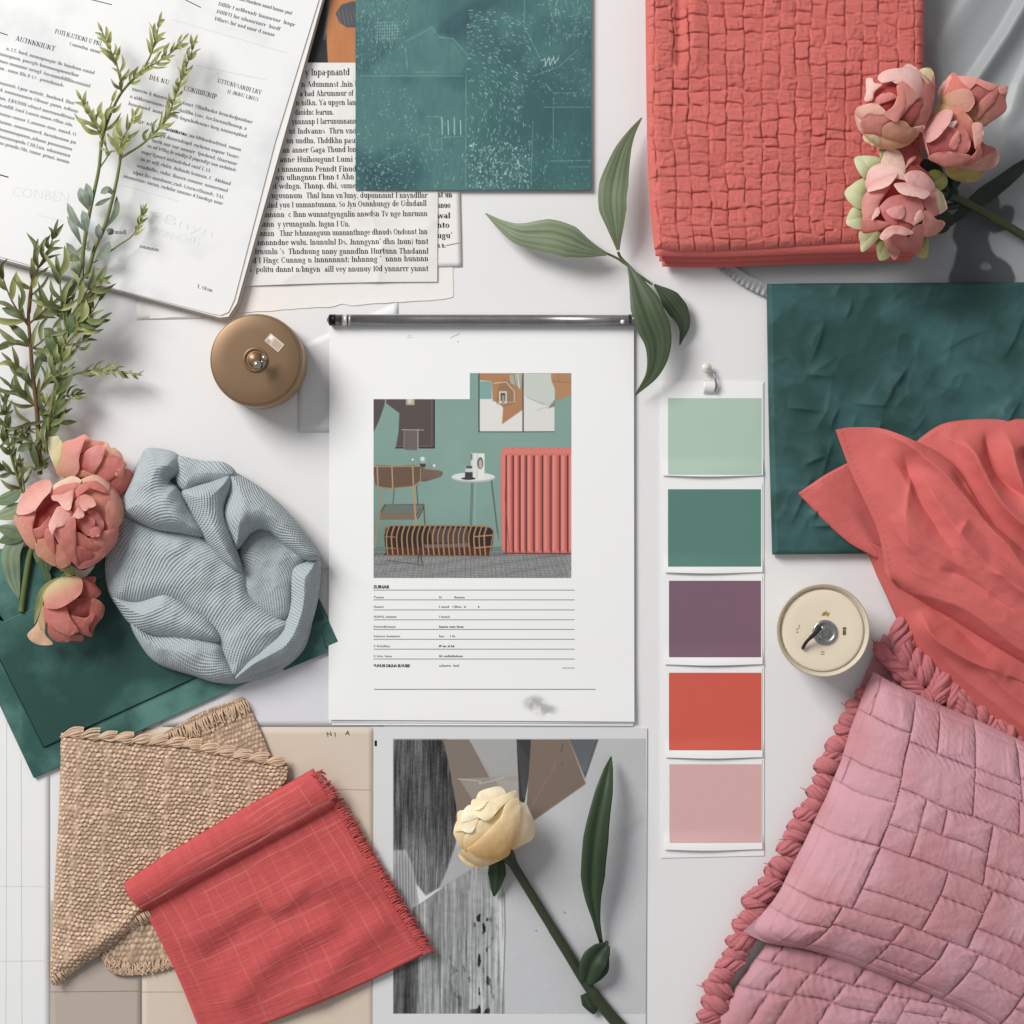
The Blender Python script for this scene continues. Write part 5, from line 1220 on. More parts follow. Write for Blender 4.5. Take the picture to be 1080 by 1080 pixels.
Z = Z * (.45 + .55 * et)
sheet('woven_panel', X, Y, Z, M_bur, o, 10, jute_col(h, rnd, X, Y, 9), solid=1.4)
# braided edge: overlapping slanting twists of yarn
bag = Bag(); E = spline([(64, 770), (90, 772), (140, 777), (190, 781), (240, 791), (303, 803)], 400)
tg = np.gradient(E, axis=0); tg /= np.linalg.norm(tg, axis=1)[:, None]
nb = 13
for k in range(nb):
    i0 = int((k + .0) / nb * 385); i1 = min(399, i0 + 40)
    for j in range(8):
        o0 = -5 + j * 2.1
        a = E[i0] + np.array([-tg[i0, 1], tg[i0, 0]]) * (8.5 - j * .6 + rs.uniform(-1, 1)) + tg[i0] * (j * 1.3)
        b = E[i1] + np.array([-tg[i1, 1], tg[i1, 0]]) * (-4.5 + j * 1.1 + rs.uniform(-1.2, 1.2))
        mid = (a + b) / 2 + np.array([-tg[i0, 1], tg[i0, 0]]) * (-4.5 + j * 1.0)
        r = .75 + .4 * rs.rand()
        strand(bag, [(*a, 10.5), (*mid, 14 - abs(j - 3.5) * .5 + rs.uniform(-.6, .6)), (*b, 11.5)], [r * .7] + [r] * 7 + [r * .6], 6)
bag.build('braided_edge', M_bur2, o)
# rolled lower edge fringe
bag = Bag()
for k in range(46):
    q_ = k / 45; x = 56 + 100 * q_; y = 1036 - 70 * q_ - 8 * math.sin(q_ * PI)
    strand(bag, [(x - 1, y - 6, 11), (x + 2 + rs.uniform(-1, 1), y - 1, 11.5), (x + 5, y + 3 + rs.uniform(-1, 1), 7)], rs.uniform(.9, 1.5))
bag.build('rolled_edge', M_bur2, o)

# ------------------------------------------------------------------ coral linen napkin
M_lin = M('coral_slub_linen', vcol=True, rough=.85, spec=.12, sheen=.3, var=[(20, .03), (500, .06)], bump=[(1100, .25)])
M_linf = M('coral_linen_thread', '#c45c5a', .85, spec=.12, sheen=.3, var=[(60, .15)])
o = thing('linen_napkin', 'coral slub linen napkin with a pale thread grid and a frayed edge', 'napkin', 290, 950, 8)
lefc = [(130, 931), (137, 945), (150, 962), (166, 990), (188, 1036), (212, 1095)]
rigc = [(330, 811), (342, 828), (362, 858), (390, 905), (420, 955), (452, 1006)]
topc = [(130, 931), (180, 898), (240, 862), (290, 834), (330, 811)]
botc = [(212, 1095), (262, 1087), (330, 1062), (390, 1036), (452, 1006)]
X, Y, s, t = coons(topc, botc, lefc, rigc, 330, 320)
U = s * 245; V_ = t * 205
band = 40 / 205
roll = 14 * np.sqrt(np.clip(1 - ((t - band * .5) / (band * .52)) ** 2, 0, 1))
Z = 10 + roll + 1.5 * (fbm(X / 70, Y / 70, 2, 3) - .4)
for pts, h, w in (([(205, 985), (255, 960), (320, 935), (375, 920)], 4.5, 19), ([(250, 1050), (285, 1010), (310, 990), (345, 975)], 5.5, 15), ([(225, 1010), (250, 985), (275, 965)], -3, 12), ([(330, 1045), (370, 1000), (400, 975)], 5.5, 16), ([(310, 880), (350, 900), (390, 940)], 3, 18), ([(285, 960), (300, 955), (318, 940)], 2.5, 8)):
    dd, ar, sd, _ = seg_dist(X, Y, pts); Z += h * np.exp(-(dd / w) ** 2)
Z = Z * (.7 + .3 * edge_roll(s, t, 245, 205, 4))
st1 = ridged(U / 30, V_ / 1.5, 2, 4); st2 = ridged(U / 1.5, V_ / 30, 2, 9)
Z += .35 * (st1 - .4) + .3 * (st2 - .4)
C = np.broadcast_to(lin1(srgb('#c05655')), X.shape + (3,)).copy()
C *= (1 + .22 * (fbm(U / 55, V_ / 2.0, 3, 21) - .5) + .18 * (fbm(U / 2.0, V_ / 55, 3, 22) - .5))[..., None]
pale = lin1(srgb('#dd938a')); wgt = np.zeros(X.shape)
rs = np.random.RandomState(8)
def thr(c, w, u0, u1, amp, axis):
    global wgt
    a, b = (U, V_) if axis == 0 else (V_, U)
    wv2 = b - c - 1.0 * np.sin(a / 23 + c) - .6 * np.sin(a / 9 + c * 2)
    wgt = np.maximum(wgt, amp * np.exp(-(wv2 / w) ** 2) * sstep(u0 - 6, u0 + 6, a) * sstep(u1 + 6, u1 - 6, a) * (.55 + .45 * vnoise(a / 7, a * 0 + c, 3)))
for c in (54, 62, 78, 88, 104, 118, 135, 150, 168, 182, 194, 201): thr(c, .7, rs.uniform(-20, 80), rs.uniform(150, 265), rs.uniform(.12, .45), 0)
for c in (18, 34, 52, 70, 84, 101, 120, 134, 152, 170, 190, 206, 222, 232): thr(c, .7, rs.uniform(-20, 70), rs.uniform(120, 225), rs.uniform(.12, .45), 1)
for c in (8, 14, 20, 26): thr(c, .6, rs.uniform(0, 180), rs.uniform(190, 240), .45, 0)
thr(33.5, 1.0, -10, 260, 1.0, 0)
Z -= .5 * np.exp(-((V_ - 33.5) / 1.3) ** 2)
C = C * (1 - wgt[..., None]) + pale * wgt[..., None]
sheet('linen_body', X, Y, Z, M_lin, o, 14, C, solid=1)
bag = Bag(); Rg = spline(rigc, 120); tg = np.gradient(Rg, axis=0); tg /= np.linalg.norm(tg, axis=1)[:, None]
for k in range(2, 119):
    for rep in range(2):
        n_ = np.array([tg[k, 1], -tg[k, 0]])
        a = Rg[k] + tg[k] * rs.uniform(-1, 1) - n_ * 5; l = rs.uniform(4, 9)
        zz = 21 if k < 20 else 12.5
        m_ = a + n_ * (5 + l * .4) + tg[k] * rs.uniform(-2, 3)
        e_ = a + n_ * (5 + l) + tg[k] * (rs.uniform(1, 6))
        strand(bag, [(*a, zz), (*m_, zz + rs.uniform(0, 2)), (*e_, zz - 4)], rs.uniform(.45, .8), 4)
bag.build('fringe', M_linf, o)

# ------------------------------------------------------------------ pink quilts
M_q = M('dusty_pink_quilt', vcol=True, rough=.85, spec=.1, sheen=.3, var=[(18, .04), (500, .06)], bump=[(120, .6), (300, .35), (1300, .15)])
def quilt(X, Y, U, V_, rects, seed, puff=2.9, seam=3.0):
    wu = U + 2.4 * (fbm(X / 50, Y / 50, 2, seed) - .5) * 2 + .5 * (vnoise(X / 5, Y / 5, seed) - .5)
    wv2 = V_ + 2.4 * (fbm(X / 50, Y / 50, 2, seed + 3) - .5) * 2 + .5 * (vnoise(X / 5, Y / 5, seed + 5) - .5)
    d, rnd, lu, lv, cid = cells(wu, wv2, rects, seed)
    z = puff * (1 - np.exp(-d / 7)) * (.6 + .6 * rnd) - seam * np.exp(-(d / .75) ** 2) * (.2 + .75 * vnoise(X / 24, Y / 24, seed + 8))
    vert = (np.sin(cid * 12.9) > -.1)
    z += .55 * np.sin((U + V_) * 2 * PI / 3.6 + 5 * vnoise(X / 12, Y / 12, seed + 31)) * np.exp(-d / 2.6) * sstep(.25, .6, vnoise(X / 17, Y / 17, seed + 33)) + .9 * np.sin((U - V_) * 2 * PI / 9 + 6 * vnoise(X / 20, Y / 20, seed + 35)) * np.exp(-d / 6) * vnoise(X / 25, Y / 25, seed + 36)
    w1 = ridged(U / 9 + cid * 2.3, V_ / 70 + cid, 2, seed + 11); w2 = ridged(U / 60 + cid, V_ / 9 + cid * 1.7, 2, seed + 12)
    z += 1.3 * np.where(vert, w1, w2) * sstep(0, 6, d) * (.1 + 1.2 * rnd) * sstep(.3, .6, vnoise(X / 26, Y / 26, seed + 21)) + 1.3 * (fbm(X / 9, Y / 9, 3, seed) - .5)
    c1, c2 = lin1(srgb('#c08a90')), lin1(srgb('#ca99a2'))
    C = c1 + (c2 - c1) * sstep(.3, .7, fbm(X / 60, Y / 60, 2, seed + 2))[..., None]
    thrd = np.exp(-(d / .7) ** 2) * (.25 + .5 * vnoise(X / 18, Y / 18, seed + 4))
    C = C * (1 - thrd[..., None]) + lin1(srgb('#7b4e66')) * thrd[..., None]
    return z, C
# throw below
o = thing('quilted_throw', 'dusty pink quilted throw edged with chunky braided knots, under the pink cushion', 'throw', 900, 940, .5)
X, Y, s, t = coons([(840, 960), (960, 1000), (1130, 1060)], [(731, 1120), (900, 1140), (1130, 1150)], [(836, 956), (809, 999), (781, 1038), (731, 1120)], [(1130, 1060), (1130, 1150)], 150, 260)
z, C = quilt(X, Y, s * 330 + t * 20, t * 140, guillotine(380, 150, 38, 32, 4), 71, 3.2, 3)
Z = 18 + z + 5 * sstep(0, .2, s) ; Z = Z * (.35 + .65 * edge_roll(s * .999, t * .5 + .3, 330, 300, 16))
sheet('quilted_body', X, Y, Z, M_q, o, 20, C * .97, solid=1)
X, Y, s, t = coons([(932, 668), (985, 700), (1035, 735), (1110, 790)], [(900, 740), (960, 780), (1110, 850)], [(932, 668), (900, 740)], [(1110, 790), (1110, 850)], 30, 60)
sheet('border_band', X, Y, 6 + 3 * fbm(X / 20, Y / 20, 2, 4), M_q, o, 8, np.broadcast_to(lin1(srgb('#b9808a')), X.shape + (3,)), solid=1)
M_rope = M('dusty_rose_cotton_rope', '#bd7478', .85, spec=.1, sheen=.4, var=[(50, .08), (400, .1)], bump=[(500, .3)])
def knot(cx, cy, z, a, L_, w, seed):
    """a fat twist of gathered cotton strips"""
    rs = np.random.RandomState(seed); bag = Bag(); ca, sa = math.cos(a), math.sin(a)
    n = 9; v = np.linspace(-1, 1, n); ns = rs.choice([8, 9, 10]); tw = rs.choice([-1, 1]) * rs.uniform(1.0, 1.9)
    for k in range(ns):
        ph = k * 2 * PI / ns + rs.uniform(-.25, .25) + tw * v
        pr = np.sqrt(np.clip(1 - np.abs(v) ** 2.2, 0.02, 1)) * w * .66 * rs.uniform(.8, 1.15)
        x = v * L_ * rs.uniform(.82, 1.04); y = pr * np.cos(ph) + .12 * L_ * np.sin(v * 1.5 + seed); zz = pr * np.sin(ph) * .9
        p = np.stack([cx + x * ca - y * sa, cy + x * sa + y * ca, np.maximum(z + zz, 1.6)], 1)
        V, F = tube(p, w * .36 * rs.uniform(.75, 1.15) * (.45 + .55 * np.sqrt(np.clip(1 - v ** 2, 0, 1))), 8); bag.add(V, F)
    for k in range(1):
        e = rs.choice([-1, 1]); q0 = (cx + e * L_ * .9 * ca, cy + e * L_ * .9 * sa, z)
        q1 = (q0[0] + e * 5 * ca + rs.uniform(-4, 4), q0[1] + e * 5 * sa + rs.uniform(-4, 4), max(1.5, z - 4))
        V, F = tube(spline([q0, q1], 5), [.9, .8, .7, .5, .3], 5); bag.add(V, F)
    return bag
runs = [  # path, spacing, height, length, width, tilt
 ([(946, 664), (957, 684), (972, 704), (992, 722), (1016, 742), (1044, 764), (1075, 788)], 12, 13, 17, 9.5, .9),
 ([(934, 690), (948, 708), (966, 728), (986, 746), (1010, 764), (1040, 784)], 13, 12, 16, 9, -.35),
 ([(913, 736), (901, 757), (890, 778), (880, 800), (871, 820), (860, 842), (849, 864), (838, 886), (827, 908), (813, 930), (802, 950), (791, 970), (781, 990), (771, 1012), (762, 1034), (754, 1058), (745, 1084)], 13, 11, 14.5, 10, -1.9)]
sd_ = 100
for path, sp, z, L_, w, tl in runs:
    L0 = np.sum(np.linalg.norm(np.diff(np.array(path, float), axis=0), axis=1)); n_ = int(L0 / sp)
    pp = spline(path, n_); tg = np.gradient(pp, axis=0)
    for i, (x, y) in enumerate(pp):
        rr_ = random.Random(sd_); a = math.atan2(tg[i, 1], tg[i, 0]) + tl + rr_.uniform(-.3, .3)
        g_ = rr_.uniform(.85, 1.15)
        knot(x + rr_.uniform(-2, 2), y + rr_.uniform(-2, 2), z + rr_.uniform(-1, 2), a, L_ * g_, w * g_, sd_).build('braided_knot', M_rope, o); sd_ += 1
# cushion on top
o = thing('quilted_cushion', 'plump dusty pink patchwork quilted cushion resting on the pink throw', 'cushion', 960, 900, 20)
topc = [(925, 710), (950, 724), (1000, 747), (1050, 768), (1150, 815)]
botc = [(786, 988), (815, 1000), (860, 1008), (920, 1028), (990, 1056), (1040, 1080), (1110, 1130)]
lefc = [(925, 710), (914, 736), (903, 765), (888, 812), (868, 858), (845, 905), (818, 955), (786, 988)]
X, Y, s, t = coons(topc, botc, lefc, [(1150, 815), (1160, 980), (1110, 1130)], 330, 330)
d = -11 * np.log(np.exp(-s * 300 / 11) + np.exp(-t * 310 / 11) + np.exp(-(1 - t) * 310 / 11)); d = np.maximum(d, 0)
e = 1 - np.exp(-d / 42); e2 = np.sqrt(np.clip(1 - (1 - np.clip(d / 16, 0, 1)) ** 2, 0, 1))
z, C = quilt(X, Y, s * 290 + 10, t * 305, guillotine(330, 330, 46, 37, 23, .26, .25), 81, 3.0, 3.4)
Z = 26 + 42 * e + 6 * e2 + z * (.25 + .75 * np.clip(d / 14, 0, 1)) - 1.4 * np.exp(-((d - 9) / 1.4) ** 2)
Z += 2.2 * np.sin(t * 40 + 3 * fbm(X / 30, Y / 30, 2, 5)) * np.exp(-s * 300 / 22) * .8
obj('cushion_top', W(X, Y, Z, 48), gfaces(*X.shape), M_q, o, cols=C)
Zb = 26 - 14 * e * .9
obj('cushion_underside', W(X, Y, Zb, 48)[::4, ::4], gfaces(*X[::4, ::4].shape)[:, ::-1], M_q, o, cols=C[::4, ::4])
# ================================================================== bronze jar
M_brz = M('satin_bronze', '#8b7055', .42, metal=.55, spec=.5, var=[(60, .04)], bump=[(900, .02)])
M_brz2 = M('satin_bronze_side', '#a98a66', .45, metal=.45, spec=.5, var=[(60, .04)])
M_stl = M('polished_steel', '#b9b7b4', .14, metal=1.0)
o = thing('lidded_jar', 'round bronze jar with a flat lid and small metal knob', 'jar', 276.5, 384, 0)
cx, cy = 276.8, 383.8
V, F = lathe(cx, cy, [(0.01, 1.5), (40, 1.5), (45.5, 2), (47.5, 5), (48.2, 10), (48.2, 42), (47.6, 46), (46.4, 47.2), (0.01, 47.2)], 128)
obj('jar_body', V, F, M_brz2, o)
V, F = lathe(cx, cy, [(46.2, 47.4), (46.6, 48.2), (46.6, 53.2), (46.0, 54.6), (44.5, 55.2), (30, 55.6), (13, 55.9), (0.01, 55.9)], 128)
lid = obj('lid', V, F, M_brz, o)
V, F = lathe(cx, cy, [(13, 56), (12.8, 57.4), (11.6, 58), (10.2, 57.8), (9.8, 56.4), (7.6, 56.4), (7.2, 58), (6.6, 63.5), (5.4, 65), (0.01, 65.6)], 64)
kn = obj('knob_base', V, F, M_brz, lid)
def ball(cx, cy, cz, r, n=20, m=14, sx=1, sy=1, sz=1):
    c = W(cx, cy, cz); ph = np.linspace(0.001, PI - .001, m)[:, None]; th = np.linspace(0, 2 * PI, n, endpoint=False)[None]
    return np.stack([c[0] + r * S * sx * np.sin(ph) * np.cos(th), c[1] + r * S * sy * np.sin(ph) * np.sin(th), c[2] + r * S * sz * np.cos(ph) + 0 * th], -1).reshape(-1, 3), gfaces(m, n, True)
bag = Bag(); V, F = tube([(cx - .5, cy, 66), (cx - 2.5, cy + .5, 71), (cx - 4.5, cy + 1.2, 74)], 3.2, 12); bag.add(V, F)
V, F = ball(cx - 5.5, cy + 1.0, 75, 4.6); bag.add(V, F)
bag.build('metal_knob', M_stl, lid)
bag = Bag(); V, F = tube([(cx, cy - 1, 66), (cx + 1.5, cy - 4, 70), (cx + 2, cy - 6, 71)], 2.4, 12); bag.add(V, F)
V, F = ball(cx + 2.2, cy - 6.5, 71.5, 3.3); bag.add(V, F)
bag.build('metal_stud', M_stl, lid)
LX, LY = 289.5, 361.5       # paper label on the lid
a = math.radians(40); ca, sa = math.cos(a), math.sin(a)
rot = lambda u, v: (LX + u * ca - v * sa, LY + u * sa + v * ca)
lb = slab('label_sticker', [rot(-9.5, -5.2), rot(9.5, -5.2), rot(9.5, 5.2), rot(-9.5, 5.2)], 55.9, 56.25, M('jar_label_paper', '#d3c3b3', .6), lid, href=56)
mk = slab('label_print', [rot(-8, -4), rot(-4, -4), rot(-4, 0), rot(-8, 0)], 56.3, 56.36, M('jar_label_ink', '#f1ebe4', .6), lid, href=56)
slab('label_print', [rot(-2, -3.6), rot(8, -3.6), rot(8, 3.8), rot(-2, 3.8)], 56.3, 56.36, M('jar_label_tint', '#bfa690', .6), lid, href=56)
strokes([([rot(-8, 2.2), rot(-3.5, 2.2)], .7), ([rot(-8, 3.8), rot(-3.5, 3.8)], .7)], 56.4, 56).build('label_lines', M('jar_label_lines', '#8b7562', .6), lid)

# ================================================================== candle in a glass
M_wax = M('cream_wax', '#e8dac2', .55, spec=.3, var=[(12, .03)], bump=[(60, .25)])
M_amb = M('amber_glass_lip', '#d6bb92', .18, spec=.6, transl=.3)
gm = bpy.data.materials.new('pale_amber_glass'); gm.use_nodes = True
b_ = gm.node_tree.nodes['Principled BSDF']; b_.inputs['Base Color'].default_value = (*H('#f3ebdc'), 1); b_.inputs['Roughness'].default_value = .12
b_.inputs['Transmission Weight'].default_value = .35; b_.inputs['IOR'].default_value = 1.3
o = thing('glass_candle', 'cream candle in a pale glass with a round metal wick holder', 'candle', 859, 661.5, 0)
cx, cy = 859, 661.5
V, F = lathe(cx, cy, [(0.01, 1), (34, 1), (37.5, 2.5), (40, 7), (41.8, 16), (47.3, 55), (47.1, 57.4), (46.4, 58), (45.7, 57.4), (44.6, 55), (43.6, 52), (42.4, 50.5)], 128)
g = obj('glass_jar', V, F, gm, o)
V, F = lathe(cx, cy, [(47.4, 56.4), (47.6, 57.2), (47.4, 58.0), (46.9, 58.35), (46.5, 58.0)], 128)
obj('glass_lip', V, F, M_amb, g)
V, F = lathe(cx, cy, [(34, 4), (36.5, 10), (42.0, 48), (42.2, 52.5), (41.2, 53.8), (39.5, 54.2), (30, 54.0), (12, 53.8), (0.01, 53.8)], 128)
wx_ = obj('wax', V, F, M_wax, o)
M_disc = M('brushed_aluminium', '#a3a3a2', .3, metal=.85, var=[(90, .12)])
V, F = lathe(cx + 2, cy + 2, [(12.8, 53.9), (12.9, 55.2), (12.2, 56.1), (9.8, 56.4), (9.3, 55.6), (5, 55.8), (4.4, 58.4), (3.4, 59.2), (0.01, 59.2)], 64)
dsc = obj('wick_holder', V, F, M_disc, o)
V, F = tube(spline([((cx + 3.5) + 3, (cy + 1.6) - 1, 59), ((cx + 3.5) + 1, (cy + 1.6) + 1, 64), ((cx + 3.5) - 5, (cy + 1.6) + 7, 64), ((cx + 3.5) - 12, (cy + 1.6) + 14, 60), ((cx + 3.5) - 16.5, (cy + 1.6) + 21.5, 56.3)], 24), [1.4] + [2.1] * 12 + [1.7] * 10 + [1.0], 10)
obj('wick', V, fixtri(F), M('charred_wick', '#2d2926', .9, var=(300, .3)), o)
V, F = ball((cx + 3.5) + 5.5, (cy + 1.6) - .5, 59.6, 3.0); obj('metal_bead', V, F, M_stl, dsc)
V, F = ball((cx + 3.5) + 4, (cy + 1.6) + 9, 56.8, 1.7); obj('metal_bead', V, F, M_stl, dsc)
text_mesh([('i', (cx + 3.5) + 26.5, (cy + 1.6) - 2, 5, 90, 3, .2), ('III', (cx + 3.5) + 26.5, (cy + 1.6) + 1.5, 4, 90, 5, .3), (':', (cx + 3.5) - 23, (cy + 1.6) + 4, 9, 0, 2, .15), (':', (cx + 3.5) - 21, (cy + 1.6) - 1, 6, 0, 2, .1), ('..', (cx + 3.5) + 3, (cy + 1.6) + 27, 6, 0, 4, .15), ('..', (cx + 3.5) + 3, (cy + 1.6) + 24.5, 6, 0, 4, .15)], 54.4, 54).build('stamped_marks', M('brown_wax_stamp', '#6e5a44', .7), wx_)
strokes([(spline([((cx + 3.5) + 4, (cy + 1.6) - 14), ((cx + 3.5) + 7, (cy + 1.6) - 18), ((cx + 3.5) + 6, (cy + 1.6) - 13.5), ((cx + 3.5) + 9, (cy + 1.6) - 19), ((cx + 3.5) + 8.5, (cy + 1.6) - 14), ((cx + 3.5) + 12, (cy + 1.6) - 17.5), ((cx + 3.5) + 10, (cy + 1.6) - 13)], 24), .9)], 54.4, 54).build('gold_emblem', M('gold_wax_stamp', '#b58a4a', .5), wx_)

# ================================================================== flowers
M_pet = M('coral_rose_petal', vcol=True, rough=.62, spec=.2, transl=.28, bump=[(700, .1)])
M_ylw = M('cream_rose_petal', vcol=True, rough=.6, spec=.25, transl=.3, bump=[(700, .08)])
M_lf = M('green_leaf', vcol=True, rough=.5, spec=.35, transl=.12, var=(60, .08), bump=[(400, .15)])
M_stem = M('green_stem', '#5d6a3c', .6, spec=.3, var=[(60, .2)])
M_dstem = M('dark_green_stem', '#262d20', .55, spec=.3, var=[(60, .2)])

G_ = 1.04
o = thing('peony', 'open coral peony, largest and frontmost of the three beside the grey scarf', 'peony', 75, 550, 8, 'coral peonies at the left')
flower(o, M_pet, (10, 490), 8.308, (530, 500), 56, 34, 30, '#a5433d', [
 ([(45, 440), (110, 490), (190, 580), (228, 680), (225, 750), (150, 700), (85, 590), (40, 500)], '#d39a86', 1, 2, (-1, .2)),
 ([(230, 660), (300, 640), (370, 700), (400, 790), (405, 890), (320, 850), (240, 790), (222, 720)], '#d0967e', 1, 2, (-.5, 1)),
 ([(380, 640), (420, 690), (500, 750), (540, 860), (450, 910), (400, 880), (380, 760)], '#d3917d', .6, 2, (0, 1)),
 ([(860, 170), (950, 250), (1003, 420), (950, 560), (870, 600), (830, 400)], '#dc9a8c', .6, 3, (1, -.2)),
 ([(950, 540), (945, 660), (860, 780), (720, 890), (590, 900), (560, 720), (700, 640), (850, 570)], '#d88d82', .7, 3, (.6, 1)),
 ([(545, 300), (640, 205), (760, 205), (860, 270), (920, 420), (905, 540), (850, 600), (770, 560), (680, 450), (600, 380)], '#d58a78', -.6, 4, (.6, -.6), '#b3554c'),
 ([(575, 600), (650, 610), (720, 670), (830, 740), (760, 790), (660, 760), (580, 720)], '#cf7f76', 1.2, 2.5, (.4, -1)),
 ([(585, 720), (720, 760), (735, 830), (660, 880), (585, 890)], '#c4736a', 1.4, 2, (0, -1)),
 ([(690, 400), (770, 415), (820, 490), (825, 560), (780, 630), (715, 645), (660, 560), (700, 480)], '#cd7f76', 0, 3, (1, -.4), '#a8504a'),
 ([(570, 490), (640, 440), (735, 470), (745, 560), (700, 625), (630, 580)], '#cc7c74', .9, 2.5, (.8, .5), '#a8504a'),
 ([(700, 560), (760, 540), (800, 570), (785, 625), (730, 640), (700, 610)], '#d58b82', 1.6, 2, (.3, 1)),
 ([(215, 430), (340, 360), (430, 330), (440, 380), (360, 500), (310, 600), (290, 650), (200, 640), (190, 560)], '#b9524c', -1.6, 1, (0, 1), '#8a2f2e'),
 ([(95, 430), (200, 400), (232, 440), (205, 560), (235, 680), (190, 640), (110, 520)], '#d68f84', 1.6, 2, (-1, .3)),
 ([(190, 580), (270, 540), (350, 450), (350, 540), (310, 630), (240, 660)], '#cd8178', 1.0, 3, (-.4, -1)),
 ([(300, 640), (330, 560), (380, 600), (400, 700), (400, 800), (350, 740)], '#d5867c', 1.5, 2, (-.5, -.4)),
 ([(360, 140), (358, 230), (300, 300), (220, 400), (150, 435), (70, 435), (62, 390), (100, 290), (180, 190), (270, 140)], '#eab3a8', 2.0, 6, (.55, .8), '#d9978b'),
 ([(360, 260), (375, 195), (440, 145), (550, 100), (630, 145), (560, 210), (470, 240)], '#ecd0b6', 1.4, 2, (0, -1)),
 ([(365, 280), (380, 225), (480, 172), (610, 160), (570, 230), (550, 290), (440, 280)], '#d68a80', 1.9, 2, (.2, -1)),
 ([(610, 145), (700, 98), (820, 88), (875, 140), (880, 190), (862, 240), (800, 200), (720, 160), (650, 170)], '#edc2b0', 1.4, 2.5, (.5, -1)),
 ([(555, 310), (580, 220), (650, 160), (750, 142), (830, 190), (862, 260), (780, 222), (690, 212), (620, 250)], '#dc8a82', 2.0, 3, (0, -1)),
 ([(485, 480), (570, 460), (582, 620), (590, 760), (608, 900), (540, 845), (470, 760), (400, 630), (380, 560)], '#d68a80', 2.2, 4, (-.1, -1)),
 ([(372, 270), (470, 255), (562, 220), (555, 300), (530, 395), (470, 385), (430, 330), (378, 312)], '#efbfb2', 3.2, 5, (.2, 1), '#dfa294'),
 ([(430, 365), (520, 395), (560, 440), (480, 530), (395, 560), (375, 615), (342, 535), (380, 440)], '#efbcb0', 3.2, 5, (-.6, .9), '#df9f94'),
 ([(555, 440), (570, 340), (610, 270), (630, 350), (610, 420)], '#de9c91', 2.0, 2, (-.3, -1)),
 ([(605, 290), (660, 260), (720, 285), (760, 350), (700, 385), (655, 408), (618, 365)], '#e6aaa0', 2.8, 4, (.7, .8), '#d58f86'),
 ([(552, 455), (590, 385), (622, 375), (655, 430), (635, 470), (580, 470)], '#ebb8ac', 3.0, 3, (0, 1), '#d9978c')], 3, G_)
V, F = tube(spline([(60, 560, 24), (40, 572, 14), (32, 585, 9), (26, 620, 8), (22.5, 645, 8)], 24), [3.4] * 20 + [3.2] * 4, 10)
obj('stem', V, fixtri(F), M_stem, o)
for k, (mid, w, c0, c1) in enumerate((([(26, 562, 14), (12, 582, 12), (13, 606, 9), (20, 631, 6)], 10, '#55694f', '#8b9c80'), ([(26, 532, 18), (12, 540, 17), (-6, 546, 14)], 8, '#5b6d4c', '#93a282'), ([(22, 518, 20), (8, 526, 20), (-8, 530, 16)], 7, '#4b5d40', '#7a8c6c'), ([(36, 580, 12), (47, 590, 13), (49, 606, 10)], 9, '#35472f', '#5f7350'), ([(48, 600, 12), (51, 612, 10), (50, 620, 8)], 3.5, '#35472f', '#5f7350'), ([(30, 556, 16), (14, 566, 15), (-2, 572, 12)], 8, '#3c5035', '#66795a'), ([(24, 566, 16), (10, 560, 15), (-4, 556, 12)], 7, '#445839', '#6c7f5c'))):
    V, F, C = blade(mid, w, fold=.2, curl=.2, c0=c0, c1=c1, seed=k, veins=3)
    obj('leaf', V, F, M_lf, o, cols=C)
o = thing('peony', 'half hidden coral peony with a cream outer petal, tucked behind the largest of the three', 'peony', 103, 492, 5, 'coral peonies at the left')
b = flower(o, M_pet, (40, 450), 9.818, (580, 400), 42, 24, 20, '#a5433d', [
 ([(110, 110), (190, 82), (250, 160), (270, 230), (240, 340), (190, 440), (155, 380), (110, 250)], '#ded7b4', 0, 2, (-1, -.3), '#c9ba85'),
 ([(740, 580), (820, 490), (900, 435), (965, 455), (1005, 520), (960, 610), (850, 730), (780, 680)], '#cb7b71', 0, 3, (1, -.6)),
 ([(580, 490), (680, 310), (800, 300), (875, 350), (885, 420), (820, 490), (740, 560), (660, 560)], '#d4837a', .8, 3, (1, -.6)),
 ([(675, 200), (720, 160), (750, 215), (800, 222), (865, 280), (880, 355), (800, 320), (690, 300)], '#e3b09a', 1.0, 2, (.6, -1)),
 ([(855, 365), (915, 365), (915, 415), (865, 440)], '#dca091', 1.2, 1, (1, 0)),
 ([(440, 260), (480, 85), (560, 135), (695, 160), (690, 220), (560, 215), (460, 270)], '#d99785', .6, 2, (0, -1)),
 ([(410, 410), (450, 300), (540, 220), (650, 190), (688, 230), (678, 310), (610, 440), (560, 500), (440, 470)], '#e09a92', 1.6, 4, (.9, -.5), '#a94f49'),  # dark base colour paints the shadow of the left petal
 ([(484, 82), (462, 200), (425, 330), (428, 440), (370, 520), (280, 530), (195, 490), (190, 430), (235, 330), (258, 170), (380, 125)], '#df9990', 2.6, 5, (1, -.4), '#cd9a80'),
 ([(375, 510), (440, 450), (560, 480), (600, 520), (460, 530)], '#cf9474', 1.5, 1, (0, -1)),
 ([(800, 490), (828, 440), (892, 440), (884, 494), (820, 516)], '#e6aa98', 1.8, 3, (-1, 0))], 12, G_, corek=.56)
V, F = tube(spline([(74, 500, 16), (60, 520, 12), (50, 545, 10)], 10), 3, 10); obj('stem', V, fixtri(F), M_stem, o)
o = thing('peony', 'drooping coral peony lying on the dark green folder', 'peony', 72, 642, 8, 'coral peonies at the left')
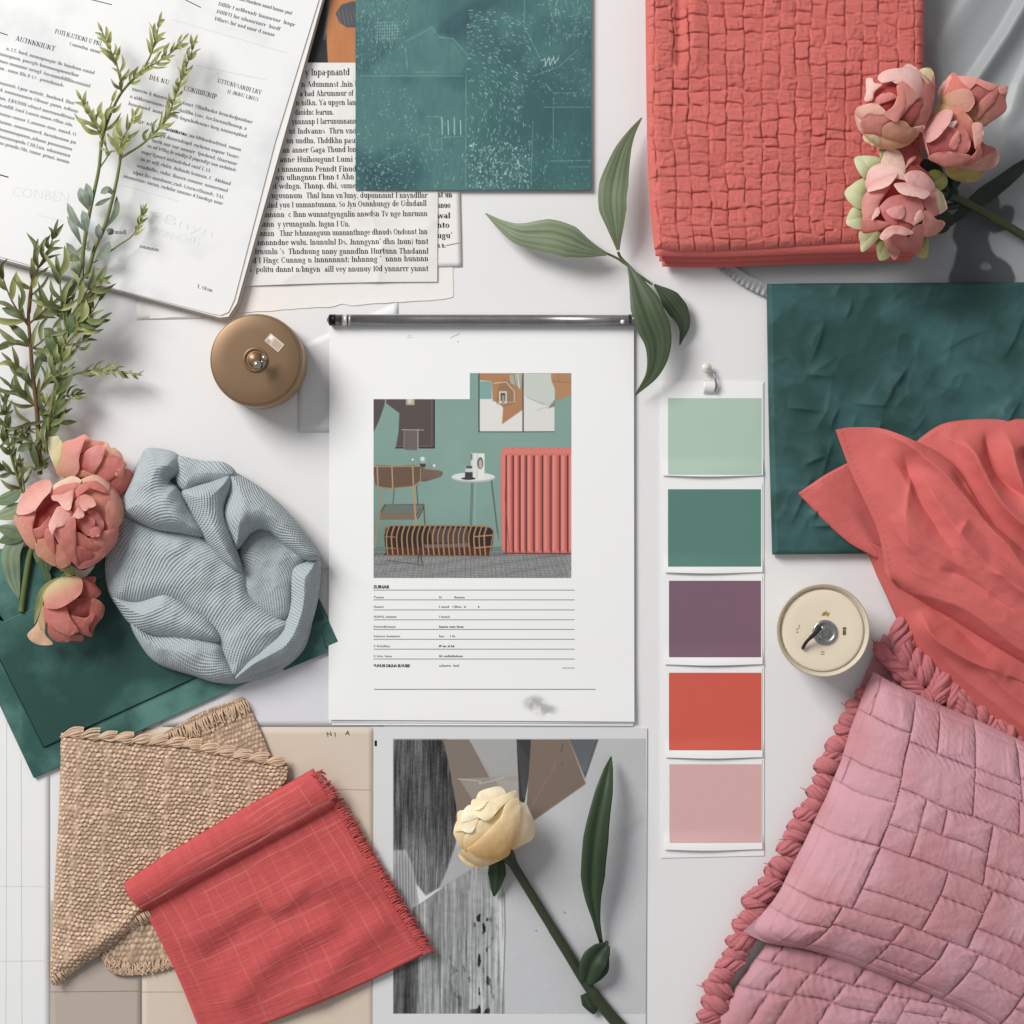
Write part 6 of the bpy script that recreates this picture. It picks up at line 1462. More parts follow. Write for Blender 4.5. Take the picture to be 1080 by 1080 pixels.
b = flower(o, M_pet, (20, 590), 10.8, (600, 580), 36, 28, 20, '#85403a', [
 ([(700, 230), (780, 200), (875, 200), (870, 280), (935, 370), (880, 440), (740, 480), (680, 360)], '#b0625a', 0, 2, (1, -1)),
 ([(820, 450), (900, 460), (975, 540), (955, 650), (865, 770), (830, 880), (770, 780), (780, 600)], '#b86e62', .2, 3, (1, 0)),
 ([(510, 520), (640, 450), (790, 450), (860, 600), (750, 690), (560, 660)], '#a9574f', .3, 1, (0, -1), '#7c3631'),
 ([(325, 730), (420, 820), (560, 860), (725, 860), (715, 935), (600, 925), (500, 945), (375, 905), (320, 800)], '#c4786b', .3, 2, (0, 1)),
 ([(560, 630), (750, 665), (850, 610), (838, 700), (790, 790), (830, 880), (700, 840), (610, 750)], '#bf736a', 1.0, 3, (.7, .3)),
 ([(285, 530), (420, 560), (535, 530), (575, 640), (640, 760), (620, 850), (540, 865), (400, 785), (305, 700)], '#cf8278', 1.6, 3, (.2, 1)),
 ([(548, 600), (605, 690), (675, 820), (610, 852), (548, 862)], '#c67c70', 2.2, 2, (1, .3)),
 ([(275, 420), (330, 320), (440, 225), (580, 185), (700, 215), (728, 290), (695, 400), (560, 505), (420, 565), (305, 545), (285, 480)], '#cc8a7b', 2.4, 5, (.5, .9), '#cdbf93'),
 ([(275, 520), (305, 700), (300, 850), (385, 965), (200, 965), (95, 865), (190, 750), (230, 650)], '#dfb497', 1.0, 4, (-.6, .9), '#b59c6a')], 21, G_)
V, F = tube(spline([(62, 628, 18), (66, 610, 18), (76, 602, 18)], 12), 3.2, 10); obj('stem', V, fixtri(F), M_stem, o)
for k, (mid, w) in enumerate((([(66, 608, 34), (46, 624, 30), (36, 658, 18)], 4.2), ([(64, 602, 34), (69, 595, 36), (74, 593, 32)], 5.5), ([(68, 606, 38), (74, 603, 40), (81, 604, 36)], 4.5))):
    V, F, C = blade(mid, w, nl=16, c0='#6b7038', c1='#b1b077', seed=k); obj('sepal', V, F, M_lf, o, cols=C)
X, Y, rho, B = patch_grid([(20 + a / 10.8, 590 + b_ / 10.8) for a, b_ in ((575, 60), (680, 105), (780, 120), (870, 60), (800, 160), (740, 210), (690, 218), (640, 175))], 8, 40)
obj('pale_bract', W(X, Y, 24 + 6 * fbm(X / 8, Y / 8, 2, 3) - 2 * rho ** 4), gfaces(*X.shape, True), M('pale_bract', '#d9d5c6', .6, transl=.2), o)

# right-hand spray on the coral blanket
o = thing('peony_spray', 'spray of four pale pink peonies on a dark stem, lying over the coral blanket', 'flower spray', 968, 170, 46)
GR = 1.06
f4 = flower(o, M_pet, (960, 70), 8.31, (600, 320), 38, 66, 22, '#8f4a45', [
 ([(480, 430), (560, 360), (600, 250), (720, 200), (790, 185), (855, 195), (838, 280), (838, 390), (700, 495), (640, 530), (550, 490)], '#c67f77', 0, 2, (1, -.5), '#b08a68'),
 ([(500, 220), (560, 155), (640, 145), (705, 195), (725, 235), (640, 340), (550, 360)], '#b9706a', .2, 1, (0, -1), '#93504a'),
 ([(590, 470), (600, 330), (700, 230), (780, 195), (740, 300), (660, 400)], '#c9857c', 1.0, 2, (.8, -.6)),
 ([(390, 85), (560, 95), (640, 122), (790, 180), (700, 222), (640, 160), (560, 165), (510, 215), (430, 140)], '#e6a196', 1.0, 2, (0, -1)),
 ([(246, 210), (300, 125), (385, 52), (350, 170), (300, 270), (252, 262)], '#ebb4aa', 1.2, 2, (-.6, -1)),
 ([(382, 52), (450, 135), (530, 215), (440, 240), (320, 255), (285, 275), (325, 160)], '#d98379', 1.4, 2, (0, -1)),
 ([(190, 430), (280, 275), (400, 205), (520, 205), (566, 310), (520, 390), (460, 400), (380, 370), (260, 410)], '#d1998a', 2.0, 4, (.9, -.2), '#b7a26c'),
 ([(775, 185), (855, 178), (835, 245), (785, 240)], '#e2a198', 1.6, 1, (1, -.4))], 52, GR, corek=.5)
f3 = flower(o, M_pet, (960, 70), 8.31, (400, 650), 40, 74, 24, '#8f3f40', [
 ([(310, 880), (460, 890), (625, 900), (628, 970), (540, 1015), (420, 1005), (335, 965)], '#b3a265', -1, 1, (0, 1)),
 ([(150, 480), (255, 325), (410, 350), (320, 400), (210, 450)], '#c4ae7a', 0, 1, (0, -1)),
 ([(390, 880), (560, 850), (620, 800), (745, 725), (782, 790), (745, 875), (620, 915), (480, 905)], '#d4988a', 0, 3, (.9, .5), '#c0997c'),
 ([(610, 640), (660, 685), (745, 715), (710, 790), (600, 840), (590, 760)], '#bd6f67', .2, 2, (1, 0)),
 ([(350, 370), (430, 362), (520, 440), (562, 520), (562, 660), (500, 610), (400, 480), (340, 470)], '#d98d7b', .8, 3, (.7, -.8), '#b9695c'),
 ([(400, 460), (500, 580), (530, 680), (480, 770), (350, 770), (430, 640), (390, 560)], '#d3837a', .9, 2, (1, 0), '#b5605a'),
 ([(140, 660), (260, 590), (330, 500), (410, 560), (395, 640), (370, 750), (250, 770), (165, 800)], '#c06c6a', 1.0, 2, (.5, -1), '#9a4646'),
 ([(325, 500), (412, 476), (374, 545)], '#efdccc', 2.2, 1, (-.4, -1)),
 ([(330, 700), (390, 590), (420, 560), (435, 640), (400, 740)], '#d9908a', 1.6, 2, (.7, -.6)),
 ([(548, 500), (632, 506), (640, 620), (604, 705), (568, 725), (548, 600)], '#e8b2a8', 1.6, 4, (1, -.3)),
 ([(460, 860), (555, 770), (615, 690), (622, 800), (520, 868)], '#cb8076', 1.4, 2, (.4, -1)),
 ([(70, 580), (112, 565), (150, 700), (172, 795), (118, 710)], '#a34f4e', .6, 1, (-1, 0)),
 ([(102, 566), (118, 562), (150, 690), (174, 790), (160, 785), (130, 690)], '#e3b0a6', 1.4, 2, (-1, 0)),
 ([(155, 800), (250, 750), (360, 748), (470, 765), (530, 790), (460, 868), (330, 892), (240, 856)], '#d38c81', 2.0, 3, (0, -1)),
 ([(114, 560), (148, 485), (230, 415), (310, 378), (372, 396), (355, 475), (292, 568), (220, 640), (148, 668), (126, 610)], '#e6afaa', 2.4, 6, (.8, .5), '#d4918b')], 41, GR)
f1 = flower(o, M_pet, (890, 60), 10.8, (600, 580), 43, 84, 26, '#9c3d3b', [
 ([(222, 880), (320, 850), (430, 890), (600, 920), (750, 870), (860, 830), (810, 940), (700, 1018), (560, 1052), (400, 1042), (255, 965)], '#dcb08c', 0, 2, (0, 1)),
 ([(222, 890), (320, 860), (410, 920), (408, 995), (330, 1008), (235, 955)], '#e4d1ac', .8, 1, (-.5, 1)),
 ([(850, 160), (925, 124), (996, 134), (1036, 240), (1036, 420), (1005, 600), (935, 770), (870, 810), (760, 810), (700, 700), (830, 520), (890, 400), (870, 280)], '#c67f78', .4, 3, (1, -.2)),
 ([(852, 165), (930, 124), (1004, 145), (1026, 240), (972, 336), (916, 262)], '#e3d3ac', 1.4, 2, (.4, -1)),
 ([(440, 800), (560, 730), (690, 732), (760, 795), (860, 830), (825, 925), (700, 1000), (600, 970), (440, 910)], '#cf9a80', 1.2, 3, (.2, -1)),
 ([(195, 720), (300, 640), (430, 650), (530, 715), (445, 800), (436, 900), (370, 890), (225, 870)], '#cf8a82', 1.4, 3, (0, -1)),
 ([(124, 650), (170, 695), (224, 740), (236, 888), (175, 835), (134, 730)], '#ecc3b9', 1.0, 2, (-1, 0)),
 ([(590, 720), (740, 570), (840, 505), (900, 515), (865, 640), (760, 808), (660, 750)], '#b9655f', .9, 2, (.6, -1), '#8f4441'),
 ([(320, 480), (400, 370), (500, 340), (620, 360), (620, 480), (480, 650), (380, 570)], '#bb4f4c', -1.8, 1, (0, -1), '#9c3835'),
 ([(335, 505), (420, 425), (520, 402), (605, 462), (500, 515), (430, 540), (370, 570)], '#df938e', -.4, 2, (0, -1)),
 ([(384, 235), (450, 165), (560, 134), (660, 124), (722, 78), (795, 104), (856, 165), (896, 300), (896, 445), (840, 435), (760, 355), (690, 292), (600, 308), (540, 278), (440, 296)], '#efc7c1', 1.6, 4, (-.2, -1), '#dda29b'),
 ([(254, 255), (322, 244), (352, 296), (446, 316), (350, 405), (330, 490), (234, 496), (252, 400)], '#efcdc0', 1.4, 3, (-1, -.3)),
 ([(684, 285), (855, 428), (886, 448), (760, 556), (620, 730), (575, 728), (690, 560)], '#cf9086', 1.8, 2, (1, 0)),
 ([(604, 325), (692, 292), (716, 440), (706, 560), (640, 690), (580, 738), (462, 650), (560, 560), (608, 440)], '#e49a93', 2.4, 4, (-.7, .3)),
 ([(124, 642), (156, 575), (260, 538), (374, 532), (490, 640), (400, 668), (290, 658), (195, 708)], '#e9bba9', 2.4, 4, (.3, -1)),
 ([(770, 812), (916, 780), (896, 850), (830, 858)], '#e2aba3', 1.8, 1, (1, -.3))], 33, GR)
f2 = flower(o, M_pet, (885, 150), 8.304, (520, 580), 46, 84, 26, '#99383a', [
 ([(510, 60), (620, 34), (738, 130), (706, 200), (790, 285), (600, 300), (550, 160)], '#a85a54', -1.4, 1, (0, -1)),
 ([(575, 238), (606, 156), (662, 120), (674, 138), (620, 195)], '#dfa19e', .2, 2, (.6, -1)),
 ([(364, 200), (396, 88), (450, 60), (536, 86), (572, 170), (578, 275), (480, 240), (430, 205)], '#ebd0bf', .2, 3, (-.2, -1)),
 ([(385, 840), (450, 820), (545, 900), (535, 965), (486, 1032), (436, 972)], '#d4978a', -.6, 1, (0, 1)),
 ([(435, 820), (500, 780), (615, 845), (626, 945), (560, 956), (476, 905)], '#d38a80', .4, 2, (.2, -1)),
 ([(612, 860), (645, 745), (748, 730), (728, 900), (704, 978), (614, 956)], '#cd8a82', .6, 2, (0, -1)),
 ([(825, 395), (902, 444), (946, 560), (936, 596), (860, 630), (836, 520)], '#e0cdb0', 0, 2, (1, 0)),
 ([(728, 500), (830, 430), (856, 560), (876, 615), (830, 648), (775, 610)], '#c98480', .4, 2, (1, 0)),
 ([(735, 595), (800, 612), (852, 675), (904, 684), (926, 722), (865, 798), (755, 828), (725, 740), (736, 670)], '#d9988d', 1.0, 4, (1, .3)),
 ([(210, 480), (260, 422), (360, 392), (450, 382), (405, 460), (355, 540), (352, 620), (290, 678), (236, 706), (204, 640), (198, 540)], '#da9791', .9, 3, (-.9, -.1), '#c4726d'),
 ([(208, 655), (290, 676), (400, 694), (448, 720), (370, 768), (300, 788), (204, 792)], '#d5877f', 1.2, 2, (0, -1)),
 ([(490, 270), (595, 355), (490, 380), (535, 440), (420, 500), (350, 560), (410, 400)], '#bb4a4c', -1.2, 0, (0, -1), '#a03539'),
 ([(234, 330), (268, 234), (370, 182), (480, 218), (576, 280), (588, 338), (490, 268), (450, 340), (330, 380), (260, 420), (228, 380)], '#efcac3', 1.4, 4, (0, -1), '#dfa8a0'),
 ([(246, 428), (300, 335), (420, 285), (496, 262), (506, 292), (434, 380), (330, 418)], '#f0c6be', 2.6, 5, (.5, .9), '#e2aea5'),
 ([(574, 290), (640, 248), (745, 264), (828, 350), (838, 405), (790, 450), (700, 398), (595, 358)], '#e9b5b3', 1.4, 3, (.3, -1)),
 ([(352, 570), (440, 482), (560, 456), (690, 475), (742, 560), (728, 615), (660, 712), (600, 700), (520, 668), (420, 610), (366, 612)], '#da9692', 1.0, 2, (0, 1), '#c77a75'),
 ([(412, 598), (560, 552), (572, 640), (500, 676)], '#e3a59f', 2.2, 2, (-.2, 1)),
 ([(366, 600), (424, 612), (516, 690), (518, 736), (440, 728), (396, 672)], '#d4797a', 1.3, 1, (-1, 0)),
 ([(516, 670), (600, 692), (648, 722), (600, 768), (516, 748)], '#c4716b', .5, 1, (0, 1)),
 ([(354, 836), (398, 764), (470, 728), (560, 738), (650, 790), (580, 816), (490, 808), (410, 858)], '#edbcb1', 2.6, 4, (0, 1), '#dc9d92'),
 ([(644, 728), (676, 625), (722, 594), (748, 660), (690, 708)], '#f0c8be', 2.6, 3, (-.6, .2)),
 ([(484, 362), (600, 354), (700, 394), (798, 440), (742, 498), (680, 478), (600, 468), (536, 446), (496, 402)], '#f2ccc4', 3.0, 5, (-.2, 1), '#e3b0a8'),
 ([(284, 678), (318, 585), (354, 574), (350, 634)], '#ecbeb6', 2.2, 2, (.4, .8))], 64, GR)
for k, (pts, col, cb, zz) in enumerate((([(136, 136), (260, 118), (366, 150), (300, 250), (230, 318), (165, 250)], '#cdd1ac', '#a9ae7c', 78), ([(46, 450), (120, 364), (230, 314), (250, 420), (215, 570), (134, 566)], '#c6cba0', '#a2a872', 76), ([(60, 704), (115, 575), (210, 605), (212, 745), (145, 758)], '#cfd2ac', '#a2a872', 74),
                              ([(186, 780), (376, 775), (336, 855), (205, 962), (184, 880)], '#cac99e', '#a5a270', 72), ([(324, 850), (405, 845), (458, 985), (356, 1036), (324, 930)], '#b3b680', '#8d905a', 68), ([(714, 850), (780, 826), (768, 1006), (676, 988)], '#bcae74', '#9a8f52', 66), ([(782, 270), (870, 244), (948, 320), (936, 386), (868, 420)], '#8c8f52', '#6b6d38', 70), ([(352, 60), (410, 50), (400, 110), (365, 150)], '#b9bd86', '#9ba05a', 80))):
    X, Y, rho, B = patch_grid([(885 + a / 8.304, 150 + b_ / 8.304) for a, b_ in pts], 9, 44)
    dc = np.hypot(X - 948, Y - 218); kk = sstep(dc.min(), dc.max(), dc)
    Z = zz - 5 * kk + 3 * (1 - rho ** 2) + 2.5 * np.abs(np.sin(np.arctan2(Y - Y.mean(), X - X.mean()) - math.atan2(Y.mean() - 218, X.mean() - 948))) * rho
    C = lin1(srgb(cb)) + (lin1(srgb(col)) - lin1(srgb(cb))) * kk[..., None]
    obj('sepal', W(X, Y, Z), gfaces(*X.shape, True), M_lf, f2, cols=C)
V, F = tube(spline([(970, 196, 52), (992, 204, 40), (1015, 212, 30), (1045, 228, 22), (1082, 250, 16), (1130, 280, 12)], 40), [3.5] * 8 + [4.5] * 10 + [4.6] * 22, 12)
obj('stem', V, fixtri(F), M('olive_dark_stem', '#3d4429', .5, spec=.35, var=[(40, .25)]), o)
for pts in ([(1012, 170, 50), (1006, 190, 40), (1008, 208, 32)], [(956, 232, 50), (985, 222, 40), (1012, 216, 30)], [(985, 160, 56), (992, 185, 46), (1000, 206, 36)]):
    V, F = tube(spline(pts, 14), 3.6, 10); obj('stem', V, fixtri(F), M_dstem, o)
for k, (mid, w) in enumerate((([(1000, 236, 26), (1030, 212, 26), (1060, 190, 22), (1096, 160, 18)], 9.5), ([(985, 212, 40), (1000, 196, 38), (1014, 190, 34)], 11), ([(990, 224, 34), (1000, 232, 32), (1008, 226, 30)], 8), ([(976, 232, 36), (992, 238, 34), (1004, 230, 30)], 9), ([(972, 168, 56), (980, 182, 50), (992, 196, 44)], 10))):
    V, F, C = blade(mid, w, fold=.2, c0='#15201a', c1='#2f3b33', seed=k + 20, shape=[(0, .35), (.4, 1), (.75, .75), (1, .1)] if k == 0 else None); obj('leaf', V, F, M_lf, o, cols=C)

# yellow rose
o = thing('yellow_rose', 'single pale yellow rose with a long dark stem lying on the grey print', 'rose', 560, 950, 2)
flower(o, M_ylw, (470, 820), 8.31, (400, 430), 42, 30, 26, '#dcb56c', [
 ([(114, 682), (180, 618), (300, 680), (430, 705), (500, 715), (340, 782), (205, 776)], '#e9cd94', -.6, 2, (-1, .4)),
 ([(690, 218), (714, 300), (772, 390), (772, 526), (680, 590), (585, 630), (560, 560), (620, 420), (655, 260)], '#f0dcae', 0, 5, (1, -.5), '#dfbd80'),
 ([(264, 195), (298, 124), (400, 88), (472, 78), (522, 120), (516, 180), (400, 200), (280, 210)], '#f3e3b9', 1, 2, (0, -1)),
 ([(68, 472), (98, 400), (104, 305), (165, 292), (180, 385), (235, 420), (225, 490), (180, 530), (188, 620), (145, 630), (84, 530)], '#edd6a2', .4, 3, (-1, -.4), '#dcb876'),
 ([(165, 640), (160, 520), (230, 470), (290, 380), (390, 352), (480, 310), (530, 232), (520, 350), (420, 470), (280, 590), (200, 640)], '#efd9a5', 1.0, 2, (-.6, -1), '#dcb876'),
 ([(74, 466), (106, 375), (200, 382), (292, 364), (222, 484), (150, 470)], '#f5e6bd', 1.8, 3, (.2, 1), '#ecd39b'),
 ([(625, 172), (648, 250), (652, 380), (606, 530), (580, 610), (545, 690), (440, 724), (300, 698), (182, 632), (250, 580), (400, 432), (490, 330), (524, 235)], '#ecd29c', 2.0, 4, (-.3, -1), '#d6ac66'),
 ([(132, 376), (146, 304), (210, 240), (290, 290), (310, 350), (230, 378), (148, 396)], '#f6e8c2', 2.0, 2, (-1, .2)),
 ([(222, 246), (236, 194), (330, 186), (450, 176), (606, 112), (600, 172), (500, 246), (380, 370), (300, 358), (236, 300)], '#f2deae', 2.8, 4, (.3, .9), '#f0dcab'),
 ([(244, 276), (330, 232), (380, 204), (310, 276)], '#f8ebc8', 3.8, 1, (.3, 1))], 300, np.array([1.16, 1.2, 1.42]))
V, F = tube(spline([(533, 898, 26), (538, 906, 22), (550, 926, 14), (572, 962, 10), (598, 1004, 9), (624, 1046, 9), (660, 1090, 9)], 60), [7, 7.5, 7, 6, 5.2] + [4.8] * 20 + [5.2] * 20 + [6.5] * 10 + [7] * 5, 14)
obj('stem', V, fixtri(F), M('dark_rose_stem', '#343d2a', .45, spec=.35, var=[(30, .15), (160, .1)]), o)
for k, (mid, w, sh, fo) in enumerate((([(634, 994, 10), (629, 970, 16), (625, 935, 24), (629, 880, 30), (638, 830, 26), (644.5, 798, 12)], 13.5, [(0, .15), (.12, .3), (.35, .95), (.55, 1), (.8, .7), (.93, .35), (1, .05)], .4),
                                 ([(524, 905, 12), (524, 922, 14), (521, 945, 8)], 9.5, [(0, .8), (.4, 1), (.8, .5), (1, .1)], .2),
                                 ([(618, 1038, 12), (626, 1015, 20), (640, 996, 14)], 14, [(0, .5), (.3, .9), (.6, 1), (.85, .7), (1, .3)], .5),
                                 ([(622, 1036, 14), (634, 1022, 18), (640, 992, 14)], 8, [(0, .5), (.4, 1), (1, .2)], .3),
                                 ([(616, 1048, 12), (622, 1060, 12), (628, 1068, 8)], 7, [(0, .6), (.4, 1), (1, .4)], .2))):
    V, F, C = blade(mid, w, nl=40, nw=11, fold=fo, curl=.25, c0='#1c2a1d', c1='#3f5138', seed=k + 40, shape=sh, veins=2); obj('leaf', V, F, M_lf, o, cols=C, solid=.5)

# ================================================================== grey-green leaf sprig (top centre)
o = thing('leaf_sprig', 'sprig of four long grey green leaves above the clip bar', 'sprig', 660, 270, 1)
sh_ = [(0, .1), (.08, .3), (.3, .95), (.48, 1), (.7, .62), (.85, .3), (1, .04)]
for k, (mid, w, tw, c0, c1, fo) in enumerate((([(640, 268, 20), (618, 262, 28), (585, 250, 32), (550, 247, 26), (530, 238, 20), (512, 225, 14)], 18, .3, '#4c5a44', '#8a9577', .22),
        ([(652, 264, 20), (649, 240, 30), (646, 205, 34), (655, 165, 28), (665, 142, 22), (677, 124, 14)], 15.5, -.3, '#4a5840', '#7f8b6d', .3),
        ([(663, 280, 20), (672, 300, 28), (684, 330, 34), (694, 362, 30), (689, 392, 24), (670, 417, 14)], 17.5, .3, '#2e3b2b', '#566449', .35),
        ([(690, 300, 12), (707, 316, 14), (721, 340, 12), (717, 364, 8)], 11, .2, '#27332a', '#48563f', .3))):
    V, F, C = blade(mid, w, nl=50, nw=15, fold=fo, curl=.3, twist=tw, c0=c0, c1=c1, seed=k + 60, shape=sh_, veins=5); obj('leaf', V, F, M_lf, o, cols=C)
bag = Bag()
for pts, r in (([(637, 266, 20), (650, 272, 14), (660, 279, 12)], 1.3), ([(652, 266, 20), (655, 272, 15), (664, 281, 12)], 1.5), ([(660, 278, 12), (668, 286, 14), (688, 300, 12)], 1.4)):
    V, F = tube(spline(pts, 12), r, 8); bag.add(V, F)
bag.build('stem', M('sage_stem', '#5f6e4a', .5), o)

# ================================================================== olive and willow-leaved twigs (left)
M_ol = M('olive_leaf', vcol=True, rough=.5, spec=.3, transl=.15, var=(50, .08))
M_brn = M('brown_twig_bark', '#6b5238', .75, spec=.2, var=[(60, .2)])
M_grn = M('green_twig_bark', '#727747', .65, spec=.25, var=[(60, .15)])
def sprig(name, label, stems, leaves, seed, c0, c1, bark, extra=(), loc=None, lw=3.1, ll=26, singles=(), spread=(22, 48), gap=10):
    """stems: list of (points px,py,z ; radius0, radius1 ; leaf from, to (fraction), leaf scale)"""
    rs = np.random.RandomState(seed); st = Bag(); lv = Bag()
    for pts, r0, r1, f0, f1, sc in stems:
        n = 40; p = spline(pts, n); V, F = tube(p, np.linspace(r0, r1, n), 8); st.add(V, F)
        L_ = np.sum(np.linalg.norm(np.diff(p[:, :2], axis=0), axis=1)); q_ = f0 * L_; side = 1; arc = np.r_[0, np.cumsum(np.linalg.norm(np.diff(p[:, :2], axis=0), axis=1))]
        while q_ < f1 * L_:
            i = min(n - 2, int(np.searchsorted(arc, q_))); t = p[i + 1, :2] - p[max(0, i - 1), :2]; t /= np.linalg.norm(t)
            for sgn in ((1, -1) if rs.rand() < .75 else (side,)):
                fr_ = q_ / L_; a = math.radians(rs.uniform(*spread)) * sgn * (1 - .35 * fr_)
                d = np.array([t[0] * math.cos(a) - t[1] * math.sin(a), t[0] * math.sin(a) + t[1] * math.cos(a)])
                l = ll * sc * rs.uniform(.7, 1.25) * (1 - .35 * fr_); b = rs.uniform(-.22, .22)
                e = p[i, :2] + d * l; m_ = p[i, :2] + d * l * .5 + np.array([-d[1], d[0]]) * l * b
                z0 = p[i, 2]; dz = rs.uniform(-6, 9)
                V, F, C = blade([(*p[i, :2], z0), (*m_, z0 + dz * .8 + 2), (*e, max(2, z0 + dz))], lw * sc * rs.uniform(.75, 1.3), nl=12, nw=5, fold=rs.uniform(.1, .5), twist=rs.uniform(-1.1, 1.1), c0=c0[rs.randint(len(c0))], c1=c1[rs.randint(len(c1))], seed=rs.randint(9999))
                lv.add(V, F, C)
            side = -side; q_ += gap * sc * rs.uniform(.7, 1.3)
        # terminal leaf
        t = p[-1, :2] - p[-4, :2]; t /= np.linalg.norm(t); e = p[-1, :2] + t * ll * sc * .55
        V, F, C = blade([(*p[-1, :2], p[-1, 2]), (*((p[-1, :2] + e) / 2), p[-1, 2] + 2), (*e, p[-1, 2])], lw * sc * .8, nl=10, nw=5, c0=c0[0], c1=c1[0], seed=seed); lv.add(V, F, C)
    for mid, w, ca_, cb_ in singles:
        V, F, C = blade(mid, w, nl=18, nw=7, fold=.25, curl=.1, c0=ca_, c1=cb_, seed=rs.randint(999), twist=rs.uniform(-.4, .4), shape=[(0, .12), (.25, .55), (.55, 1), (.8, .85), (1, .08)]); lv.add(V, F, C)
    o = thing(name, label, 'twig', *(loc or (stems[0][0][0][0], stems[0][0][0][1])), 6)
    st.build('stem', bark, o); lv.build('leaves', M_ol, o)
    return o
GY, GY2 = '#56645a', '#929d8c'
OL0 = ['#6b7138', '#626b3a', '#757a40']; OL1 = ['#a9ab6e', '#b3b47b', '#9aa067']
sprig('olive_twig', 'tall slender olive twig forking over the open booklet', [
    ([(86, 300, 26), (88, 263, 30), (95, 222, 34), (104, 180, 36), (109, 142, 38), (126, 101, 40), (150, 74, 42)], 2.3, 1.3, .9, .98, .75),
    ([(150, 74, 42), (158, 60, 44), (164, 42, 44), (168, 24, 42)], 1.1, .6, .35, 1.0, .8),
    ([(150, 74, 42), (165, 66, 42), (180, 56, 42), (193, 42, 38)], 1.0, .5, .15, .95, .62),
    ([(128, 98, 41), (126, 78, 44), (118, 56, 44), (108, 34, 40)], 1.0, .6, .05, .95, .78),
    ([(109, 142, 38), (112, 125, 42), (118, 108, 44)], 1.0, .6, .1, .9, .95),
    ([(109, 146, 38), (100, 132, 44), (92, 118, 44), (86, 106, 42)], 1.0, .6, .1, .95, .85),
    ([(91, 293, 26), (100, 262, 30), (110, 240, 32), (121, 200, 36), (127, 168, 38), (130, 150, 38)], 2.3, 1.4, .95, .98, .6),
    ([(128, 166, 38), (150, 152, 40), (166, 137, 42), (178, 120, 42), (188, 92, 40), (198, 66, 38), (205, 46, 34)], 1.4, .5, .18, 1.0, .66),
    ([(126, 170, 38), (128, 150, 42), (134, 138, 44), (142, 122, 42)], 1.1, .5, .1, .95, .8),
    ([(106, 176, 36), (114, 162, 40), (108, 148, 40)], .9, .5, .4, .9, .6),
    ([(98, 277, 28), (112, 268, 30), (126, 258, 30), (138, 250, 28), (146, 238, 26), (152, 222, 24)], 1.1, .5, .62, 1.0, .55)],
    None, 5, OL0, OL1, M_grn, loc=(95, 240), lw=2.7, ll=28, gap=9.5, singles=[
    ([(94, 222, 34), (88, 208, 40), (84, 198, 36)], 6, GY, GY2), ([(95, 220, 34), (94, 205, 40), (91, 193, 36)], 4.5, GY, GY2), ([(90, 244, 32), (78, 230, 36), (71, 214, 32)], 4, GY, GY2), ([(86, 258, 30), (79, 242, 36), (71, 228, 32)], 4, GY, GY2),
    ([(89, 258, 30), (80, 268, 28), (70, 256, 26)], 4.5, GY, GY2), ([(90, 262, 30), (94, 262, 34), (95, 252, 32)], 4, GY, GY2), ([(91, 248, 32), (90, 232, 38), (87, 222, 34)], 5, GY, GY2), ([(85, 275, 28), (78, 272, 30), (73, 275, 28)], 5, '#5f6d4a', '#98a07a'),
    ([(106, 254, 32), (104, 246, 38), (104, 236, 36)], 4.2, GY, GY2), ([(110, 242, 32), (122, 224, 36), (123, 207, 32)], 3.6, '#3d4a38', '#717d64'), ([(100, 274, 30), (108, 268, 36), (116, 255, 32)], 6, GY, GY2), ([(118, 208, 36), (110, 212, 38), (100, 217, 34)], 2.6, '#4d5a44', '#7f8a70'), ([(120, 206, 36), (114, 200, 40), (106, 204, 36)], 4, GY, GY2), ([(112, 242, 32), (116, 244, 34), (119, 247, 32)], 4, '#3d463e', '#6b746a'),
    ([(82, 290, 28), (80, 282, 32), (76, 276, 30)], 6, '#66735a', '#9aa588'), ([(89, 293, 28), (100, 286, 30), (106, 283, 28)], 2, OL0[0], OL1[0])])
GN0 = ['#3d4827', '#354226', '#465130', '#4c5631']; GN1 = ['#6d7749', '#7b8457', '#666f46', '#858b5c']
